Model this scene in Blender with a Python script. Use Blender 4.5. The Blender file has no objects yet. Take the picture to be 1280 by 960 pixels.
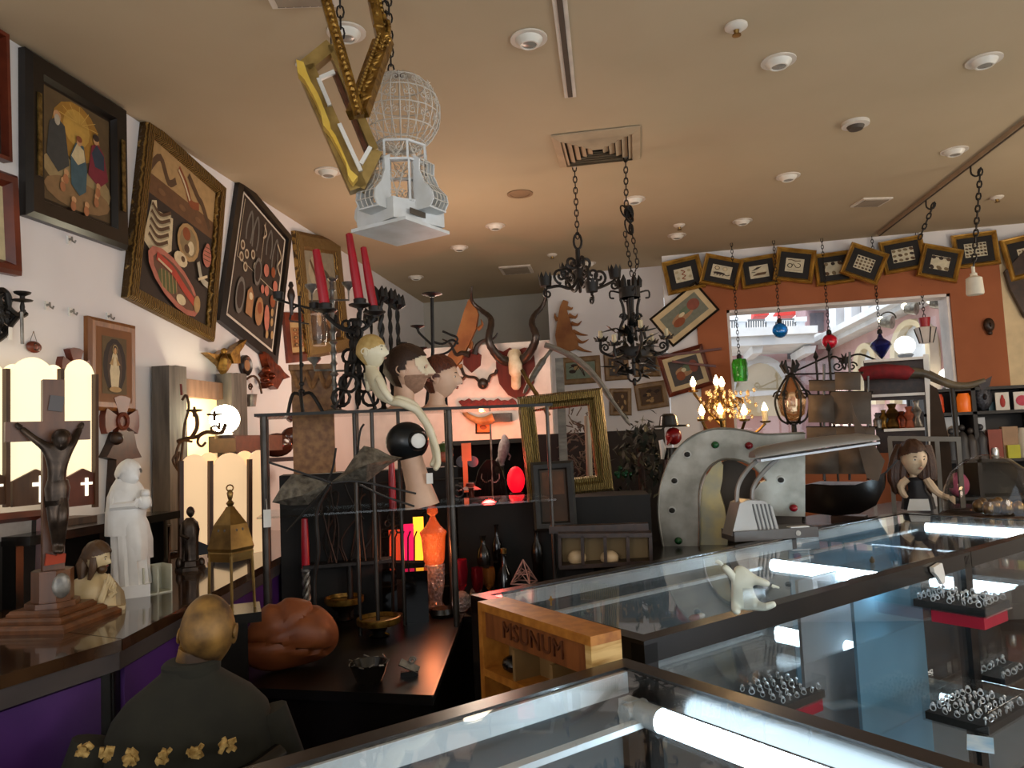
import bpy, math, random
from mathutils import Vector, Matrix
random.seed(7)
R=math.radians; PI=math.pi
COL=bpy.context.scene.collection; SC=bpy.context.scene
# ---------------------------------------------------------------- camera
FPX=930.0; CAM=Vector((0,0,1.5))
_y,_p,_r=R(11.4),R(4.2),R(2.6)
VF=Vector((-math.sin(_y)*math.cos(_p),math.cos(_y)*math.cos(_p),math.sin(_p)))
_r0=Vector((math.cos(_y),math.sin(_y),0)); _u0=_r0.cross(VF)
VR=_r0*math.cos(_r)-_u0*math.sin(_r); VU=VR.cross(VF)
cam=bpy.data.cameras.new('camera'); cam.sensor_width=36; cam.lens=FPX/1280*36; cam.clip_start=.02
co=bpy.data.objects.new('camera',cam); COL.objects.link(co); SC.camera=co
co.matrix_world=Matrix(((VR.x,VU.x,-VF.x,CAM.x),(VR.y,VU.y,-VF.y,CAM.y),(VR.z,VU.z,-VF.z,CAM.z),(0,0,0,1)))
# ---------------------------------------------------------------- world, exposure
SC.view_settings.view_transform='Standard'; SC.view_settings.look='None'; SC.view_settings.gamma=1
SC.view_settings.exposure=0.12
w=bpy.data.worlds.new('world'); SC.world=w; w.use_nodes=True
w.node_tree.nodes['Background'].inputs[0].default_value=(.86,.93,1,1)
w.node_tree.nodes['Background'].inputs[1].default_value=1.8
SC.cycles.max_bounces=7; SC.cycles.diffuse_bounces=3; SC.cycles.glossy_bounces=4; SC.cycles.transparent_max_bounces=16
SC.cycles.sample_clamp_indirect=4; SC.cycles.caustics_reflective=False; SC.cycles.caustics_refractive=False
def lamp(name,kind,loc,e,c,size=.1,rot=None,spot=None):
    l=bpy.data.lights.new(name,kind); l.energy=e; l.color=c
    if kind=='AREA': l.shape='DISK'; l.size=size
    elif kind!='SUN': l.shadow_soft_size=size
    else: l.angle=R(1)
    if spot: l.spot_size=spot; l.spot_blend=.6
    o=bpy.data.objects.new(name,l); o.location=loc; COL.objects.link(o)
    if rot: o.rotation_euler=rot
    return o
# added unseen point lights that brighten the room, no fixtures behind them
lamp('fill_light_front','POINT',(2.9,.4,1.75),70,(1,.87,.72),.35)
lamp('fill_light_left','POINT',(-.9,-1.6,1.95),36,(1,.90,.80),.35)
lamp('fill_light_right','POINT',(3.6,4.4,1.8),50,(1,.84,.66),.25)
lamp('fill_light_middle','POINT',(-1.3,4.6,2.0),29,(1,.77,.6),.22)  # added fill inside the view, lifts the ceiling and left wall
lamp('street_sun','SUN',(0,0,8),2.6,(1,.95,.88),.1,rot=(R(32),0,R(-38)))
# ---------------------------------------------------------------- pixel -> point (1280x960)
def ray(x,y): return VF+VR*((x-640)/FPX)-VU*((y-480)/FPX)
def at(x,y,d): return CAM+ray(x,y)*d
def onz(x,y,z): v=ray(x,y); return CAM+v*((z-CAM.z)/v.z)
def ony(x,y,Y): v=ray(x,y); return CAM+v*((Y-CAM.y)/v.y)
class V:
    """vertical local frame: x right, y away, z up"""
    def __init__(s,loc,rz=None,turn=0):
        s.loc=Vector(loc)
        if rz is None: rz=math.atan2(-(s.loc.x-CAM.x),s.loc.y-CAM.y)+R(turn)
        s.rz=rz; s.X=Vector((math.cos(rz),math.sin(rz),0)); s.Y=Vector((-math.sin(rz),math.cos(rz),0))
        dd=(s.loc-CAM).dot(VF); s.s=dd/FPX          # metres per pixel
        s.px=640+(s.loc-CAM).dot(VR)/s.s; s.py=480-(s.loc-CAM).dot(VU)/s.s
    def L(s,x,y,dy=0):
        if x==0: x=s.px
        if y==0: y=s.py
        v=ray(x,y); o=s.loc+s.Y*dy; t=(o-CAM).dot(s.Y)/v.dot(s.Y); q=CAM+v*t-s.loc
        return Vector((q.dot(s.X),dy,q.z))
    def W(s,p): return s.loc+s.X*p[0]+s.Y*p[1]+Vector((0,0,p[2]))
    def xz(s,pts): return [(lambda q:(q.x,q.z))(s.L(*p)) for p in pts]
def Vp(x,y,d,turn=0): return V(at(x,y,d),turn=turn)
def Vz(x,y,z,turn=0): return V(onz(x,y,z),turn=turn)
# ---------------------------------------------------------------- materials
MATS={}
def lin(c):
    if isinstance(c,str):
        c=[int(c[i:i+2],16)/255 for i in (0,2,4)]
        return tuple(((x+.055)/1.055)**2.4 if x>.04 else x/12.92 for x in c)
    return tuple(c)
def M(name,c=None,rough=.5,metal=0,emit=0,c2=None,sc=8,bump=0,glass=0,spec=.5,trans=0,kind='noise',stretch=None,detail=4,coat=0,ec=None):
    if name in MATS: return MATS[name]
    m=bpy.data.materials.new(name); MATS[name]=m; m.use_nodes=True; nt=m.node_tree; N=nt.nodes; K=nt.links
    b=N['Principled BSDF']; c=lin(c); m.diffuse_color=(*c,1)
    d=lin(c2) if c2 else tuple(x*.82 for x in c)
    tc=N.new('ShaderNodeTexCoord'); mp=N.new('ShaderNodeMapping'); K.new(tc.outputs['Object'],mp.inputs[0])
    if kind=='wave': stretch=tuple(6/(x if x>.9 else .9*x) if False else (5 if x>=1 else .7)  for x in (stretch or (1,1,.5)))
    if stretch: mp.inputs['Scale'].default_value=stretch
    if kind=='ribs':
        tx=N.new('ShaderNodeTexWave'); tx.inputs['Scale'].default_value=sc; tx.inputs['Distortion'].default_value=5; tx.inputs['Detail'].default_value=3
    elif kind=='voronoi':
        tx=N.new('ShaderNodeTexVoronoi'); tx.inputs['Scale'].default_value=sc
    else:
        tx=N.new('ShaderNodeTexNoise'); tx.inputs['Scale'].default_value=sc; tx.inputs['Detail'].default_value=detail
    K.new(mp.outputs[0],tx.inputs[0])
    rp=N.new('ShaderNodeValToRGB'); rp.color_ramp.elements[0].position=.35; rp.color_ramp.elements[1].position=.65
    rp.color_ramp.elements[0].color=(*d,1); rp.color_ramp.elements[1].color=(*c,1)
    fac=tx.outputs['Distance'] if kind=='voronoi' else tx.outputs['Fac' if 'Fac' in tx.outputs else 0]
    K.new(fac,rp.inputs[0]); K.new(rp.outputs[0],b.inputs['Base Color'])
    b.inputs['Roughness'].default_value=rough; b.inputs['Metallic'].default_value=metal
    b.inputs['Specular IOR Level'].default_value=spec; b.inputs['Coat Weight'].default_value=coat
    if trans: b.inputs['Transmission Weight'].default_value=trans
    if emit:
        e=lin(ec) if ec else c
        b.inputs['Emission Color'].default_value=(*e,1); b.inputs['Emission Strength'].default_value=emit
    if bump:
        bp=N.new('ShaderNodeBump'); bp.inputs['Strength'].default_value=bump; bp.inputs['Distance'].default_value=.01
        K.new(fac,bp.inputs['Height']); K.new(bp.outputs[0],b.inputs['Normal'])
    if glass:   # thin sheet: clear with a fresnel reflection
        tr=N.new('ShaderNodeBsdfTransparent'); gl=N.new('ShaderNodeBsdfGlossy'); gl.inputs['Roughness'].default_value=rough
        fr=N.new('ShaderNodeFresnel'); ge=N.new('ShaderNodeNewGeometry'); ma=N.new('ShaderNodeMath'); ma.operation='MULTIPLY_ADD'; ma.inputs[1].default_value=-.83333; ma.inputs[2].default_value=1.5
        K.new(ge.outputs['Backfacing'],ma.inputs[0]); K.new(ma.outputs[0],fr.inputs[0]); mx=N.new('ShaderNodeMixShader')
        tr.inputs[0].default_value=(*[.25*glass*x+(1-.25*glass) if glass<=1 else x for x in c],1)
        K.new(fr.outputs[0],mx.inputs[0]); K.new(tr.outputs[0],mx.inputs[1]); K.new(gl.outputs[0],mx.inputs[2])
        K.new(mx.outputs[0],N['Material Output'].inputs[0])
    return m
# ---------------------------------------------------------------- mesh builder
def basis(d):
    d=d.normalized(); a=Vector((0,0,1)) if abs(d.z)<.9 else Vector((1,0,0))
    x=a.cross(d).normalized(); return x,d.cross(x)
class MB:
    def __init__(s,mat=None): s.v=[];s.f=[];s.mi=[];s.ms=[];s.k=0;s.X=None; mat and s.use(mat)
    def use(s,m):
        if m not in s.ms: s.ms.append(m)
        s.k=s.ms.index(m); return s
    def add(s,v,f):
        n=len(s.v)
        s.v+=[tuple(s.X@Vector(p)) for p in v] if s.X else [tuple(p) for p in v]
        s.f+=[tuple(i+n for i in q) for q in f]; s.mi+=[s.k]*len(f); return s
    def box(s,c,d,rz=0,rot=None):
        Q=rot or (Matrix.Rotation(rz,3,'Z') if rz else None); c=Vector(c); v=[]
        for x in(-.5,.5):
            for y in(-.5,.5):
                for z in(-.5,.5):
                    p=Vector((x*d[0],y*d[1],z*d[2])); v.append(c+(Q@p if Q else p))
        return s.add(v,[(0,1,3,2),(4,6,7,5),(0,4,5,1),(2,3,7,6),(0,2,6,4),(1,5,7,3)])
    def bar(s,a,b,w,t=None,up=None):
        a=Vector(a);b=Vector(b);d=b-a; x,y=basis(d); t=t or w
        if up: x=Vector(up).cross(d).normalized(); y=d.cross(x).normalized()
        v=[p+x*(i*w/2)+y*(j*t/2) for p in(a,b) for i,j in((-1,-1),(1,-1),(1,1),(-1,1))]
        return s.add(v,[(3,2,1,0),(4,5,6,7)]+[(i,(i+1)%4,4+(i+1)%4,4+i) for i in range(4)])
    def cyl(s,a,b,r0,r1=None,n=10): return s.tube([a,b],[r0,r0 if r1 is None else r1],n)
    def tube(s,pts,r,n=6,closed=False,flat=1):
        P=[Vector(p) for p in pts]; m=len(P); rr=r if isinstance(r,(list,tuple)) else [r]*m
        v=[];f=[];px=None
        for i in range(m):
            d=(P[(i+1)%m]-P[i-1]) if closed else (P[min(i+1,m-1)]-P[max(i-1,0)])
            if d.length<1e-9: d=Vector((0,0,1))
            d.normalize()
            if px is None: x,y=basis(d)
            else:
                x=px-d*px.dot(d)
                if x.length<1e-6: x,y=basis(d)
                x.normalize(); y=d.cross(x)
            px=x
            for k in range(n):
                a=2*PI*k/n; v.append(P[i]+(x*math.cos(a)+y*math.sin(a)*flat)*rr[i])
        for i in range(m if closed else m-1):
            j=(i+1)%m
            for k in range(n): f.append((i*n+k,i*n+(k+1)%n,j*n+(k+1)%n,j*n+k))
        if not closed: f+= [tuple(range(n-1,-1,-1)),tuple((m-1)*n+k for k in range(n))]
        return s.add(v,f)
    def lathe(s,prof,c=(0,0,0),n=14,sx=1,sy=1,ax=None):
        c=Vector(c); v=[];f=[];m=len(prof)
        if ax is not None: ax=Vector(ax).normalized(); bx,by=basis(ax)
        for r,z in prof:
            for k in range(n):
                a=2*PI*k/n; p=Vector((r*sx*math.cos(a),r*sy*math.sin(a),z))
                v.append(c+(bx*p.x+by*p.y+ax*z if ax is not None else p))
        for i in range(m-1):
            for k in range(n): f.append((i*n+k,i*n+(k+1)%n,(i+1)*n+(k+1)%n,(i+1)*n+k))
        f+=[tuple(range(n-1,-1,-1)),tuple((m-1)*n+k for k in range(n))]
        return s.add(v,f)
    def ell(s,c,r,n=12,m=8,rot=None,fn=None):
        if not isinstance(r,(tuple,list)): r=(r,r,r)
        c=Vector(c); v=[];f=[]
        for i in range(m+1):
            t=PI*i/m
            for k in range(n):
                a=2*PI*k/n; p=Vector((math.sin(t)*math.cos(a),math.sin(t)*math.sin(a),-math.cos(t)))
                if fn: p=fn(p)
                p=Vector((p.x*r[0],p.y*r[1],p.z*r[2])); v.append(c+(rot@p if rot else p))
        for i in range(m):
            for k in range(n): f.append((i*n+k,i*n+(k+1)%n,(i+1)*n+(k+1)%n,(i+1)*n+k))
        return s.add(v,f)
    def torus(s,c,Rr,r,ax=(0,0,1),n=14,m=6,a0=0,a1=2*PI,sx=1,sy=1):
        c=Vector(c); x,y=basis(Vector(ax)); full=abs(a1-a0-2*PI)<1e-6; k=n if full else n+1
        return s.tube([c+x*Rr*sx*math.cos(a0+(a1-a0)*i/n)+y*Rr*sy*math.sin(a0+(a1-a0)*i/n) for i in range(k)],r,m,closed=full)
    def prism(s,o,y0,y1,hole=None):
        """outline (x,z) extruded along y"""
        n=len(o); ar=sum(o[i][0]*o[(i+1)%n][1]-o[(i+1)%n][0]*o[i][1] for i in range(n))
        if ar<0: o=o[::-1]
        v=[(x,y0,z) for x,z in o]+[(x,y1,z) for x,z in o]
        return s.add(v,[tuple(range(n)),tuple(range(2*n-1,n-1,-1))]+[(i,n+i,n+(i+1)%n,(i+1)%n) for i in range(n)])
    def slab(s,o,z0,z1):
        n=len(o); ar=sum(o[i][0]*o[(i+1)%n][1]-o[(i+1)%n][0]*o[i][1] for i in range(n))
        if ar<0: o=o[::-1]
        v=[(x,y,z0) for x,y in o]+[(x,y,z1) for x,y in o]
        return s.add(v,[tuple(range(n-1,-1,-1)),tuple(range(n,2*n))]+[(i,(i+1)%n,n+(i+1)%n,n+i) for i in range(n)])
    def strip(s,a,b,y0,y1):
        """band between two outlines of equal length (x,z), extruded along y"""
        n=len(a); v=[(x,y0,z) for x,z in a]+[(x,y0,z) for x,z in b]+[(x,y1,z) for x,z in a]+[(x,y1,z) for x,z in b]; f=[]
        for i in range(n-1):
            f+=[(i,i+1,n+i+1,n+i),(2*n+i,3*n+i,3*n+i+1,2*n+i+1),(i,2*n+i,2*n+i+1,i+1),(n+i,n+i+1,3*n+i+1,3*n+i)]
        f+=[(0,n,3*n,2*n),(n-1,3*n-1,4*n-1,2*n-1)]
        return s.add(v,f)
    def frame(s,w,h,prof):
        """mitred frame; prof: list of (inset from outer edge, y)"""
        v=[];f=[];m=len(prof)
        for sx,sz in((-1,-1),(1,-1),(1,1),(-1,1)):
            for i,y in prof: v.append((sx*(w/2-i),y,sz*(h/2-i)))
        for k in range(4):
            a=k*m;b=((k+1)%4)*m
            for i in range(m-1): f.append((a+i,b+i,b+i+1,a+i+1))
        return s.add(v,f)
    def build(s,name,parent=None,loc=None,rz=0,smooth=True,ang=40):
        me=bpy.data.meshes.new(name); me.from_pydata(s.v,[],s.f)
        for m in s.ms: me.materials.append(m)
        if len(s.ms)>1: me.polygons.foreach_set('material_index',s.mi)
        if smooth: me.shade_smooth(); me.set_sharp_from_angle(angle=R(ang))
        me.validate(); me.update()
        o=bpy.data.objects.new(name,me); COL.objects.link(o)
        if parent: o.parent=parent
        if loc is not None: o.location=loc
        if rz: o.rotation_euler=(0,0,rz)
        return o
def T(name,label,cat,loc,rz=0,group=None):
    if isinstance(loc,V): rz=loc.rz; loc=loc.loc
    o=bpy.data.objects.new(name,None); COL.objects.link(o); o.empty_display_size=.05
    o.location=loc; o.rotation_euler=(0,0,rz); o['label']=label; o['category']=cat
    if group: o['group']=group
    return o
def S(name,label,cat,mb,loc=(0,0,0),rz=0,group=None,smooth=True):
    if isinstance(loc,V): rz=loc.rz; loc=loc.loc
    o=mb.build(name,None,loc,rz,smooth); o['label']=label; o['category']=cat
    if group: o['group']=group
    return o
def struct(name,mb,parent=None,smooth=False):
    o=mb.build(name,parent,smooth=smooth)
    if not parent: o['kind']='structure'
    return o
def dup(root,loc,rz=0,label=None,group=None,scale=None):
    r=root.copy(); COL.objects.link(r); r.location=loc; r.rotation_euler=(0,0,rz)
    if label: r['label']=label
    if group: r['group']=group
    if scale: r.scale=(scale,)*3
    for ch in list(root.children):
        c=ch.copy(); COL.objects.link(c); c.parent=r
        for g in ch.children:
            d=g.copy(); COL.objects.link(d); d.parent=c
    return r
def smoothpts(pts,k=4):
    P=[Vector(p) for p in pts]; o=[]
    for i in range(len(P)-1):
        a=P[max(i-1,0)];b=P[i];c=P[i+1];d=P[min(i+2,len(P)-1)]
        for j in range(k):
            t=j/k; o.append(.5*((2*b)+(c-a)*t+(2*a-5*b+4*c-d)*t*t+(3*b-a-3*c+d)*t**3))
    o.append(P[-1]); return o
def lerp(a,b,n): return [a+(b-a)*i/(n-1) for i in range(n)]
def spiral(c,r0,r1,a0,a1,n=14,ux=Vector((1,0,0)),uz=Vector((0,0,1))):
    c=Vector(c); return [c+(ux*math.cos(a0+(a1-a0)*i/n)+uz*math.sin(a0+(a1-a0)*i/n))*(r0+(r1-r0)*i/n) for i in range(n+1)]
def chain(mb,a,b,link=.03,r=.0025,w=.4):
    a=Vector(a);b=Vector(b);d=b-a;n=max(1,int(d.length/(link*.72))); x,y=basis(d); u=d.normalized()
    for i in range(n):
        c=a+d*((i+.5)/n); e=x if i%2 else y
        mb.tube([c+u*link*.5*math.cos(t)+e*link*w*.5*math.sin(t)*(1.25 if abs(math.cos(t))<.8 else 1) for t in [2*PI*k/8 for k in range(8)]],r,4,closed=True)
    return mb
# palette
BLACK=M('black_lacquer','17130f',.25,c2='0d0b09',sc=5); IRON=M('wrought_iron','15120f',.55,.25,c2='1f1a16',sc=30,bump=.3)
DKWOOD=M('dark_wood','3a2417',.4,c2='24150d',sc=6,kind='wave',stretch=(1,1,6)); BROWN=M('brown_wood','6b3c20',.42,c2='4a2713',sc=5,kind='wave',stretch=(1,1,5))
GOLD=M('gilt','a8803a',.35,.75,c2='6d4c1c',sc=40,bump=.2); GOLD2=M('antique_gold','8a7340',.38,.7,c2='54431f',sc=50,bump=.3)
BRASS=M('brass','8d6f3c',.3,.85,c2='5b4424',sc=12); PEWTER=M('pewter','9d9990',.35,.55,c2='5d5954',sc=20)
WHITE=M('white_gloss','e9e6df',.35,c2='dad6cc',sc=6); CREAM=M('cream_paper','d8c9a6',.8,c2='c9b68d',sc=14)
RED=M('red_wax','b3122a',.3,c2='9a0d22',sc=9,spec=.6); BONE=M('bone','d9cdb4',.55,c2='b8a683',sc=12,bump=.2)
SKIN=M('mannequin_skin','dcb79c',.45,c2='cfa68a',sc=10); PORC=M('doll_porcelain','e5dcc0',.35,c2='d8ccab',sc=9)
GLASS=M('clear_glass',(.9,.97,.97),.02,glass=.5)
# ================================================================ STRUCTURE
HC=3.1
WALLP=M('white_wall_paint','e6e3e2',.85,c2='dfdbd9',sc=2); CEILP=M('ceiling_paint','bba98b',.9,c2='b4a284',sc=1.2)
TERRA=M('terracotta_paint','a05c36',.8,c2='93522e',sc=2.5); CREAMW=M('cream_wall','dcc59c',.85); GREYW=M('grey_wall','b8b4a8',.9,c2='afaba0',sc=2)
FLOORM=M('dark_floor','3a2a20',.4,c2='2a1d15',sc=3)
WLX=lambda y:-2.24-.048*y
WL=V((WLX(3),3,0),rz=math.atan2(1,-.048))       # left wall frame: x along the wall, y into it
def wbox(name,x0,x1,y0,y1,z0,z1,m,parent=None): return struct(name,MB(m).box(((x0+x1)/2,(y0+y1)/2,(z0+z1)/2),(x1-x0,y1-y0,z1-z0)),parent)
wbox('floor',-3.2,4.2,-3.2,9,-.1,0,FLOORM); ceil=wbox('ceiling',-3.2,4.2,-3.2,9,HC,HC+.1,CEILP)
o=struct('wall_left',MB(WALLP).slab([(WLX(-3.2),-3.2),(WLX(9),9),(WLX(9)-.1,9),(WLX(-3.2)-.1,-3.2)],0,HC))
wbox('wall_far',-3.0,-1.0,8.1,8.2,0,HC,GREYW); wbox('wall_back',-1.06,.066,7.25,8.1,0,HC,WALLP)
YR=6.84
wx0,wx1=ony(908,388,YR).x,ony(1187,372,YR).x; wz1=ony(908,388,YR).z; wz0=1.28
tz=ony(900,350,YR).z; tx0=ony(872,419,YR).x; tx1=ony(1249,340,YR).x
m=MB(WALLP)
for x0,x1,z0,z1 in((.066,wx0,0,HC),(wx1,4.2,0,HC),(wx0,wx1,0,wz0),(wx0,wx1,wz1,HC)): m.box(((x0+x1)/2,YR+.1,(z0+z1)/2),(x1-x0,.18,z1-z0))
wr=struct('wall_right',m)
m=MB(TERRA)
for x0,x1,z0,z1 in((tx0,wx0,.0,tz),(wx1,tx1,0,tz),(wx0,wx1,0,wz0),(wx0,wx1,wz1,tz)): m.box(((x0+x1)/2,YR,(z0+z1)/2),(x1-x0,.03,z1-z0))
struct('terracotta_band',m,wr)
struct('cream_panel',MB(CREAMW).box(((tx1+4.2)/2,YR,1.9),(4.2-tx1,.03,2.0)),wr)
wbox('wall_side',4.1,4.2,2.4,YR,0,HC,WALLP)
m=MB(WALLP)   # shop front behind the viewer, open above a low sill
for x0,x1,z0,z1 in((-3.0,-1.9,0,HC),(4.0,4.2,0,HC),(-1.9,4.0,2.9,HC)): m.box(((x0+x1)/2,-3.15,(z0+z1)/2),(x1-x0,.1,z1-z0))
struct('wall_front',m)
win=struct('window_1',MB(M('window_trim','e2d9d2',.5)).box(((wx0+wx1)/2,YR+.1,wz0-.01),(wx1-wx0,.24,.02)))
m=MB(M('window_trim'))
for x in(wx0+.012,wx1-.012): m.box((x,YR+.1,(wz0+wz1)/2),(.024,.2,wz1-wz0))
m.box(((wx0+wx1)/2,YR+.1,wz1-.012),(wx1-wx0,.2,.024)); struct('window_frame',m,win)
struct('pane',MB(GLASS).box(((wx0+wx1)/2,YR+.14,(wz0+wz1)/2),(wx1-wx0-.04,.006,wz1-wz0-.03)),win)
# white partition in the recess
PX0=ony(520,438,5.8).x; PX1=ony(686,424,5.8).x; PZ=ony(600,431,5.8).z
PART=V((0,5.8,0),rz=0)
S('partition','white partition board under the trophy skulls in the recess','partition',MB(M('partition_white','dcd3cc',.8)).box(((-2.48+PX1)/2,5.84,PZ/2),(PX1+2.48,.08,PZ)))
# ================================================================ EXTERIOR
PINK=M('pink_stucco','c9a3a0',.9,c2='bd9593',sc=3); STONE=M('pale_stone','dfe3e8',.85,c2='cfd3d8',sc=4); NICHE=M('cream_stucco','d9c9a8',.9,c2='cdbb98',sc=3)
MAUVE=M('mauve_stucco','a98a90',.9); AWN=M('red_awning','d2332f',.7); DARKG=M('dark_glass','4b4a55',.2)
def arch(mb,L,x0,x1,yb,ys,yt,y0,y1,n=12,w=0):
    """arch outline in pixels: springing at ys, crown at yt"""
    o=[(x0,yb)]+[((x0+x1)/2-(x1-x0)/2*math.cos(PI*i/n),ys-(ys-yt)*math.sin(PI*i/n)) for i in range(n+1)]+[(x1,yb)]
    mb.prism(L.xz(o),y0,y1); return o
F1=V((ony(960,450,14).x,14,0),rz=0)
bd=T('arcade_facade','pink facade with a cream arched niche seen through the window','building',F1)
(MB(PINK).prism(F1.xz([(880,440),(1006,440),(1006,600),(880,600)]),0,.2)).build('wall',bd)
m=MB(STONE); a=[(x,y) for x,y in [(918,520)]+[(950-42*math.cos(PI*i/12),497-52*math.sin(PI*i/12)) for i in range(13)]+[(992,520)]]
b=[(927,520)]+[(950-33*math.cos(PI*i/12),497-43*math.sin(PI*i/12)) for i in range(13)]+[(983,520)]
m.strip(F1.xz(a),F1.xz(b),-.12,.05).build('arch_molding',bd)
MB(NICHE).prism(F1.xz(b),-.03,.05).build('niche',bd); MB(STONE).prism(F1.xz([(905,492),(1000,487),(1000,492),(905,498)]),-.3,0).build('cornice',bd)
MB(DARKG).prism(F1.xz([(984,440),(994,440),(994,449),(984,449)]),-.04,0).build('vent',bd)
F2=V((ony(960,450,12.6).x,12.6,0),rz=0)
bc=T('balcony','pale stone balcony with square pillars and railing outside the window','balcony',F2)
MB(STONE).prism(F2.xz([(880,424),(1013,418),(1014,431),(880,437)]),-.3,1.3).build('slab',bc); MB(STONE).prism(F2.xz([(880,415),(1016,411),(1016,420),(880,426)]),-.4,1.3).build('ledge',bc)
for x in(938,1003): MB(STONE).prism(F2.xz([(x,434),(x+15,433),(x+13,442),(x+2,443)]),-.15,1.2).build('bracket',bc)
for x in(922,959,996):
    MB(STONE).prism(F2.xz([(x,402),(x+10,402),(x+10,420),(x,420)]),0,.2).build('pillar',bc)
    MB(STONE).prism(F2.xz([(x-2,397),(x+12,396),(x+12,402),(x-2,402)]),-.05,.25).build('pillar_cap',bc)
m=MB(M('railing_iron','77787c',.5,.5))
for x in list(range(909,922,3))+list(range(933,959,3))+list(range(970,996,3)): m.cyl(F2.L(x,401,.1),F2.L(x,420,.1),.012,n=4)
m.bar(F2.L(905,401,.1),F2.L(996,399,.1),.03).build('railing',bc)
F5=V((F2.loc.x,15.4,F2.loc.z),rz=0)
for k,(x0,x1) in enumerate(((940,957),(968,990))):
    o=MB(AWN).prism(F5.xz([(x0,392),(x1,390),(x1+1,397),(x0,399)]),-.4,.2).build('awning',bc); o.location=(0,15.4-12.6,0)
m=MB(STONE).prism(F2.xz([(880,395),(1000,385),(1000,437),(880,440)]),3.1,3.2).build('rear_wall',bc)
F3=V((ony(1030,400,12),12,0) if False else ony(1022,400,13.5),rz=0)
bm=T('corner_tower','mauve corner building with a shuttered bay right of the balcony','building',F3)
MB(MAUVE).prism(F3.xz([(1007,350),(1036,350),(1036,600),(1007,600)]),0,1).build('wall',bm)
MB(STONE).prism(F3.xz([(1008,384),(1040,384),(1040,388),(1008,388)]),-.15,.1).build('ledge',bm); MB(DARKG).prism(F3.xz([(1012,392),(1029,391),(1029,414),(1012,415)]),-.05,.02).build('shutter',bm)
MB(STONE).prism(F3.xz([(1008,419),(1036,417),(1034,424),(1008,425)]),-.2,.1).build('sill',bm)
qa=at(1038,440,12.9); qb=at(1205,440,8.2); dv=Vector((qb.x-qa.x,qb.y-qa.y,0))
F4=V((qa.x,qa.y,0),rz=math.atan2(dv.y,dv.x))
br=T('side_building','long pink building with stepped cornice receding along the window right','building',F4)
MB(PINK).prism(F4.xz([(1030,330),(1215,250),(1215,580),(1030,580)]),0,.2).build('wall',br)
m=MB(STONE)
for k,(d,t) in enumerate(((-.25,0),(-.4,6))): m.prism(F4.xz([(1036,432-t),(1210,348-t),(1210,359-t),(1036,438-t)]),d,.05)
m.build('cornice',br)
for k,(x,y) in enumerate(((1048,405),(1068,394),(1090,384),(1110,372))):
    MB(STONE).prism(F4.xz([(x,y-25),(x+9,y-29),(x+9,y+10),(x,y+15)]),-.15,.05).build('pilaster',br)
    MB(DARKG).prism(F4.xz([(x+10,y-18),(x+17,y-21),(x+17,y+4),(x+10,y+8)]),-.03,.05).build('upper_window',br)
for x0,x1,ys,yt in((1076,1106,455,428),(1124,1176,440,398)):
    xm=(x0+x1)/2;rw=(x1-x0)/2
    a=[(x0,505)]+[(xm-rw*math.cos(PI*i/10),ys-(ys-yt)*math.sin(PI*i/10)) for i in range(11)]+[(x1,505)]
    b=[(x0+6,505)]+[(xm-(rw-6)*math.cos(PI*i/10),ys-(ys-yt-7)*math.sin(PI*i/10)) for i in range(11)]+[(x1-6,505)]
    MB(NICHE).strip(F4.xz(a),F4.xz(b),-.12,.05).build('arch_molding',br); MB(STONE).prism(F4.xz(b),-.02,.05).build('arch_panel',br)
S('street_ground','pale paved street outside the window','pavement',MB(M('paving','b9aa98',.8)).box((3,13,.4),(16,12,.1)))
# globe lamps seen outside
for x,y,d,rp,lb in((1131,432,9.0,12,'white globe street lamp on a black post outside the window'),(1187,472,8.6,13,'glowing round wall lamp at the right window edge')):
    vv=Vp(x,y,d); g=T('globe_lamp',lb,'lamp',V(vv.loc-Vector((0,0,.6)),rz=vv.rz)); 
    MB(M('globe_glow','fffaf0',.4,emit=3.0)).ell((0,0,.6),rp*vv.s,16,10).build('globe',g); MB(IRON).cyl((0,0,-.6),(0,0,.6-rp*vv.s*.9),.035).lathe([(.05,0),(.09,.05),(.05,.09)],(0,0,.6-rp*vv.s-.05)).build('post',g)
# stage lights at the window head
for k,(x,y,lb) in enumerate(((1110,402,'silver spotlight nearest the dark blue pendant outside'),(1140,385,'silver spotlight above the cream arch outside'),(1172,378,'silver spotlight at the top right window corner'))):
    vv=Vp(x,y,8.6); g=T('spotlight',lb,'spotlight',vv,group=None); s=vv.s
    MB(PEWTER).cyl((-7*s,0,0),(5*s,-5*s,-2*s),6*s,8*s,12).build('housing',g); MB(M('lens_glow','fff2c8',.2,emit=5)).ell((-8*s,-2*s,3*s),(4*s,2*s,4*s)).build('lens',g)
    MB(IRON).torus((0,0,3*s),9*s,1*s,(0,1,0),a0=0,a1=PI).build('bracket',g)
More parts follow.
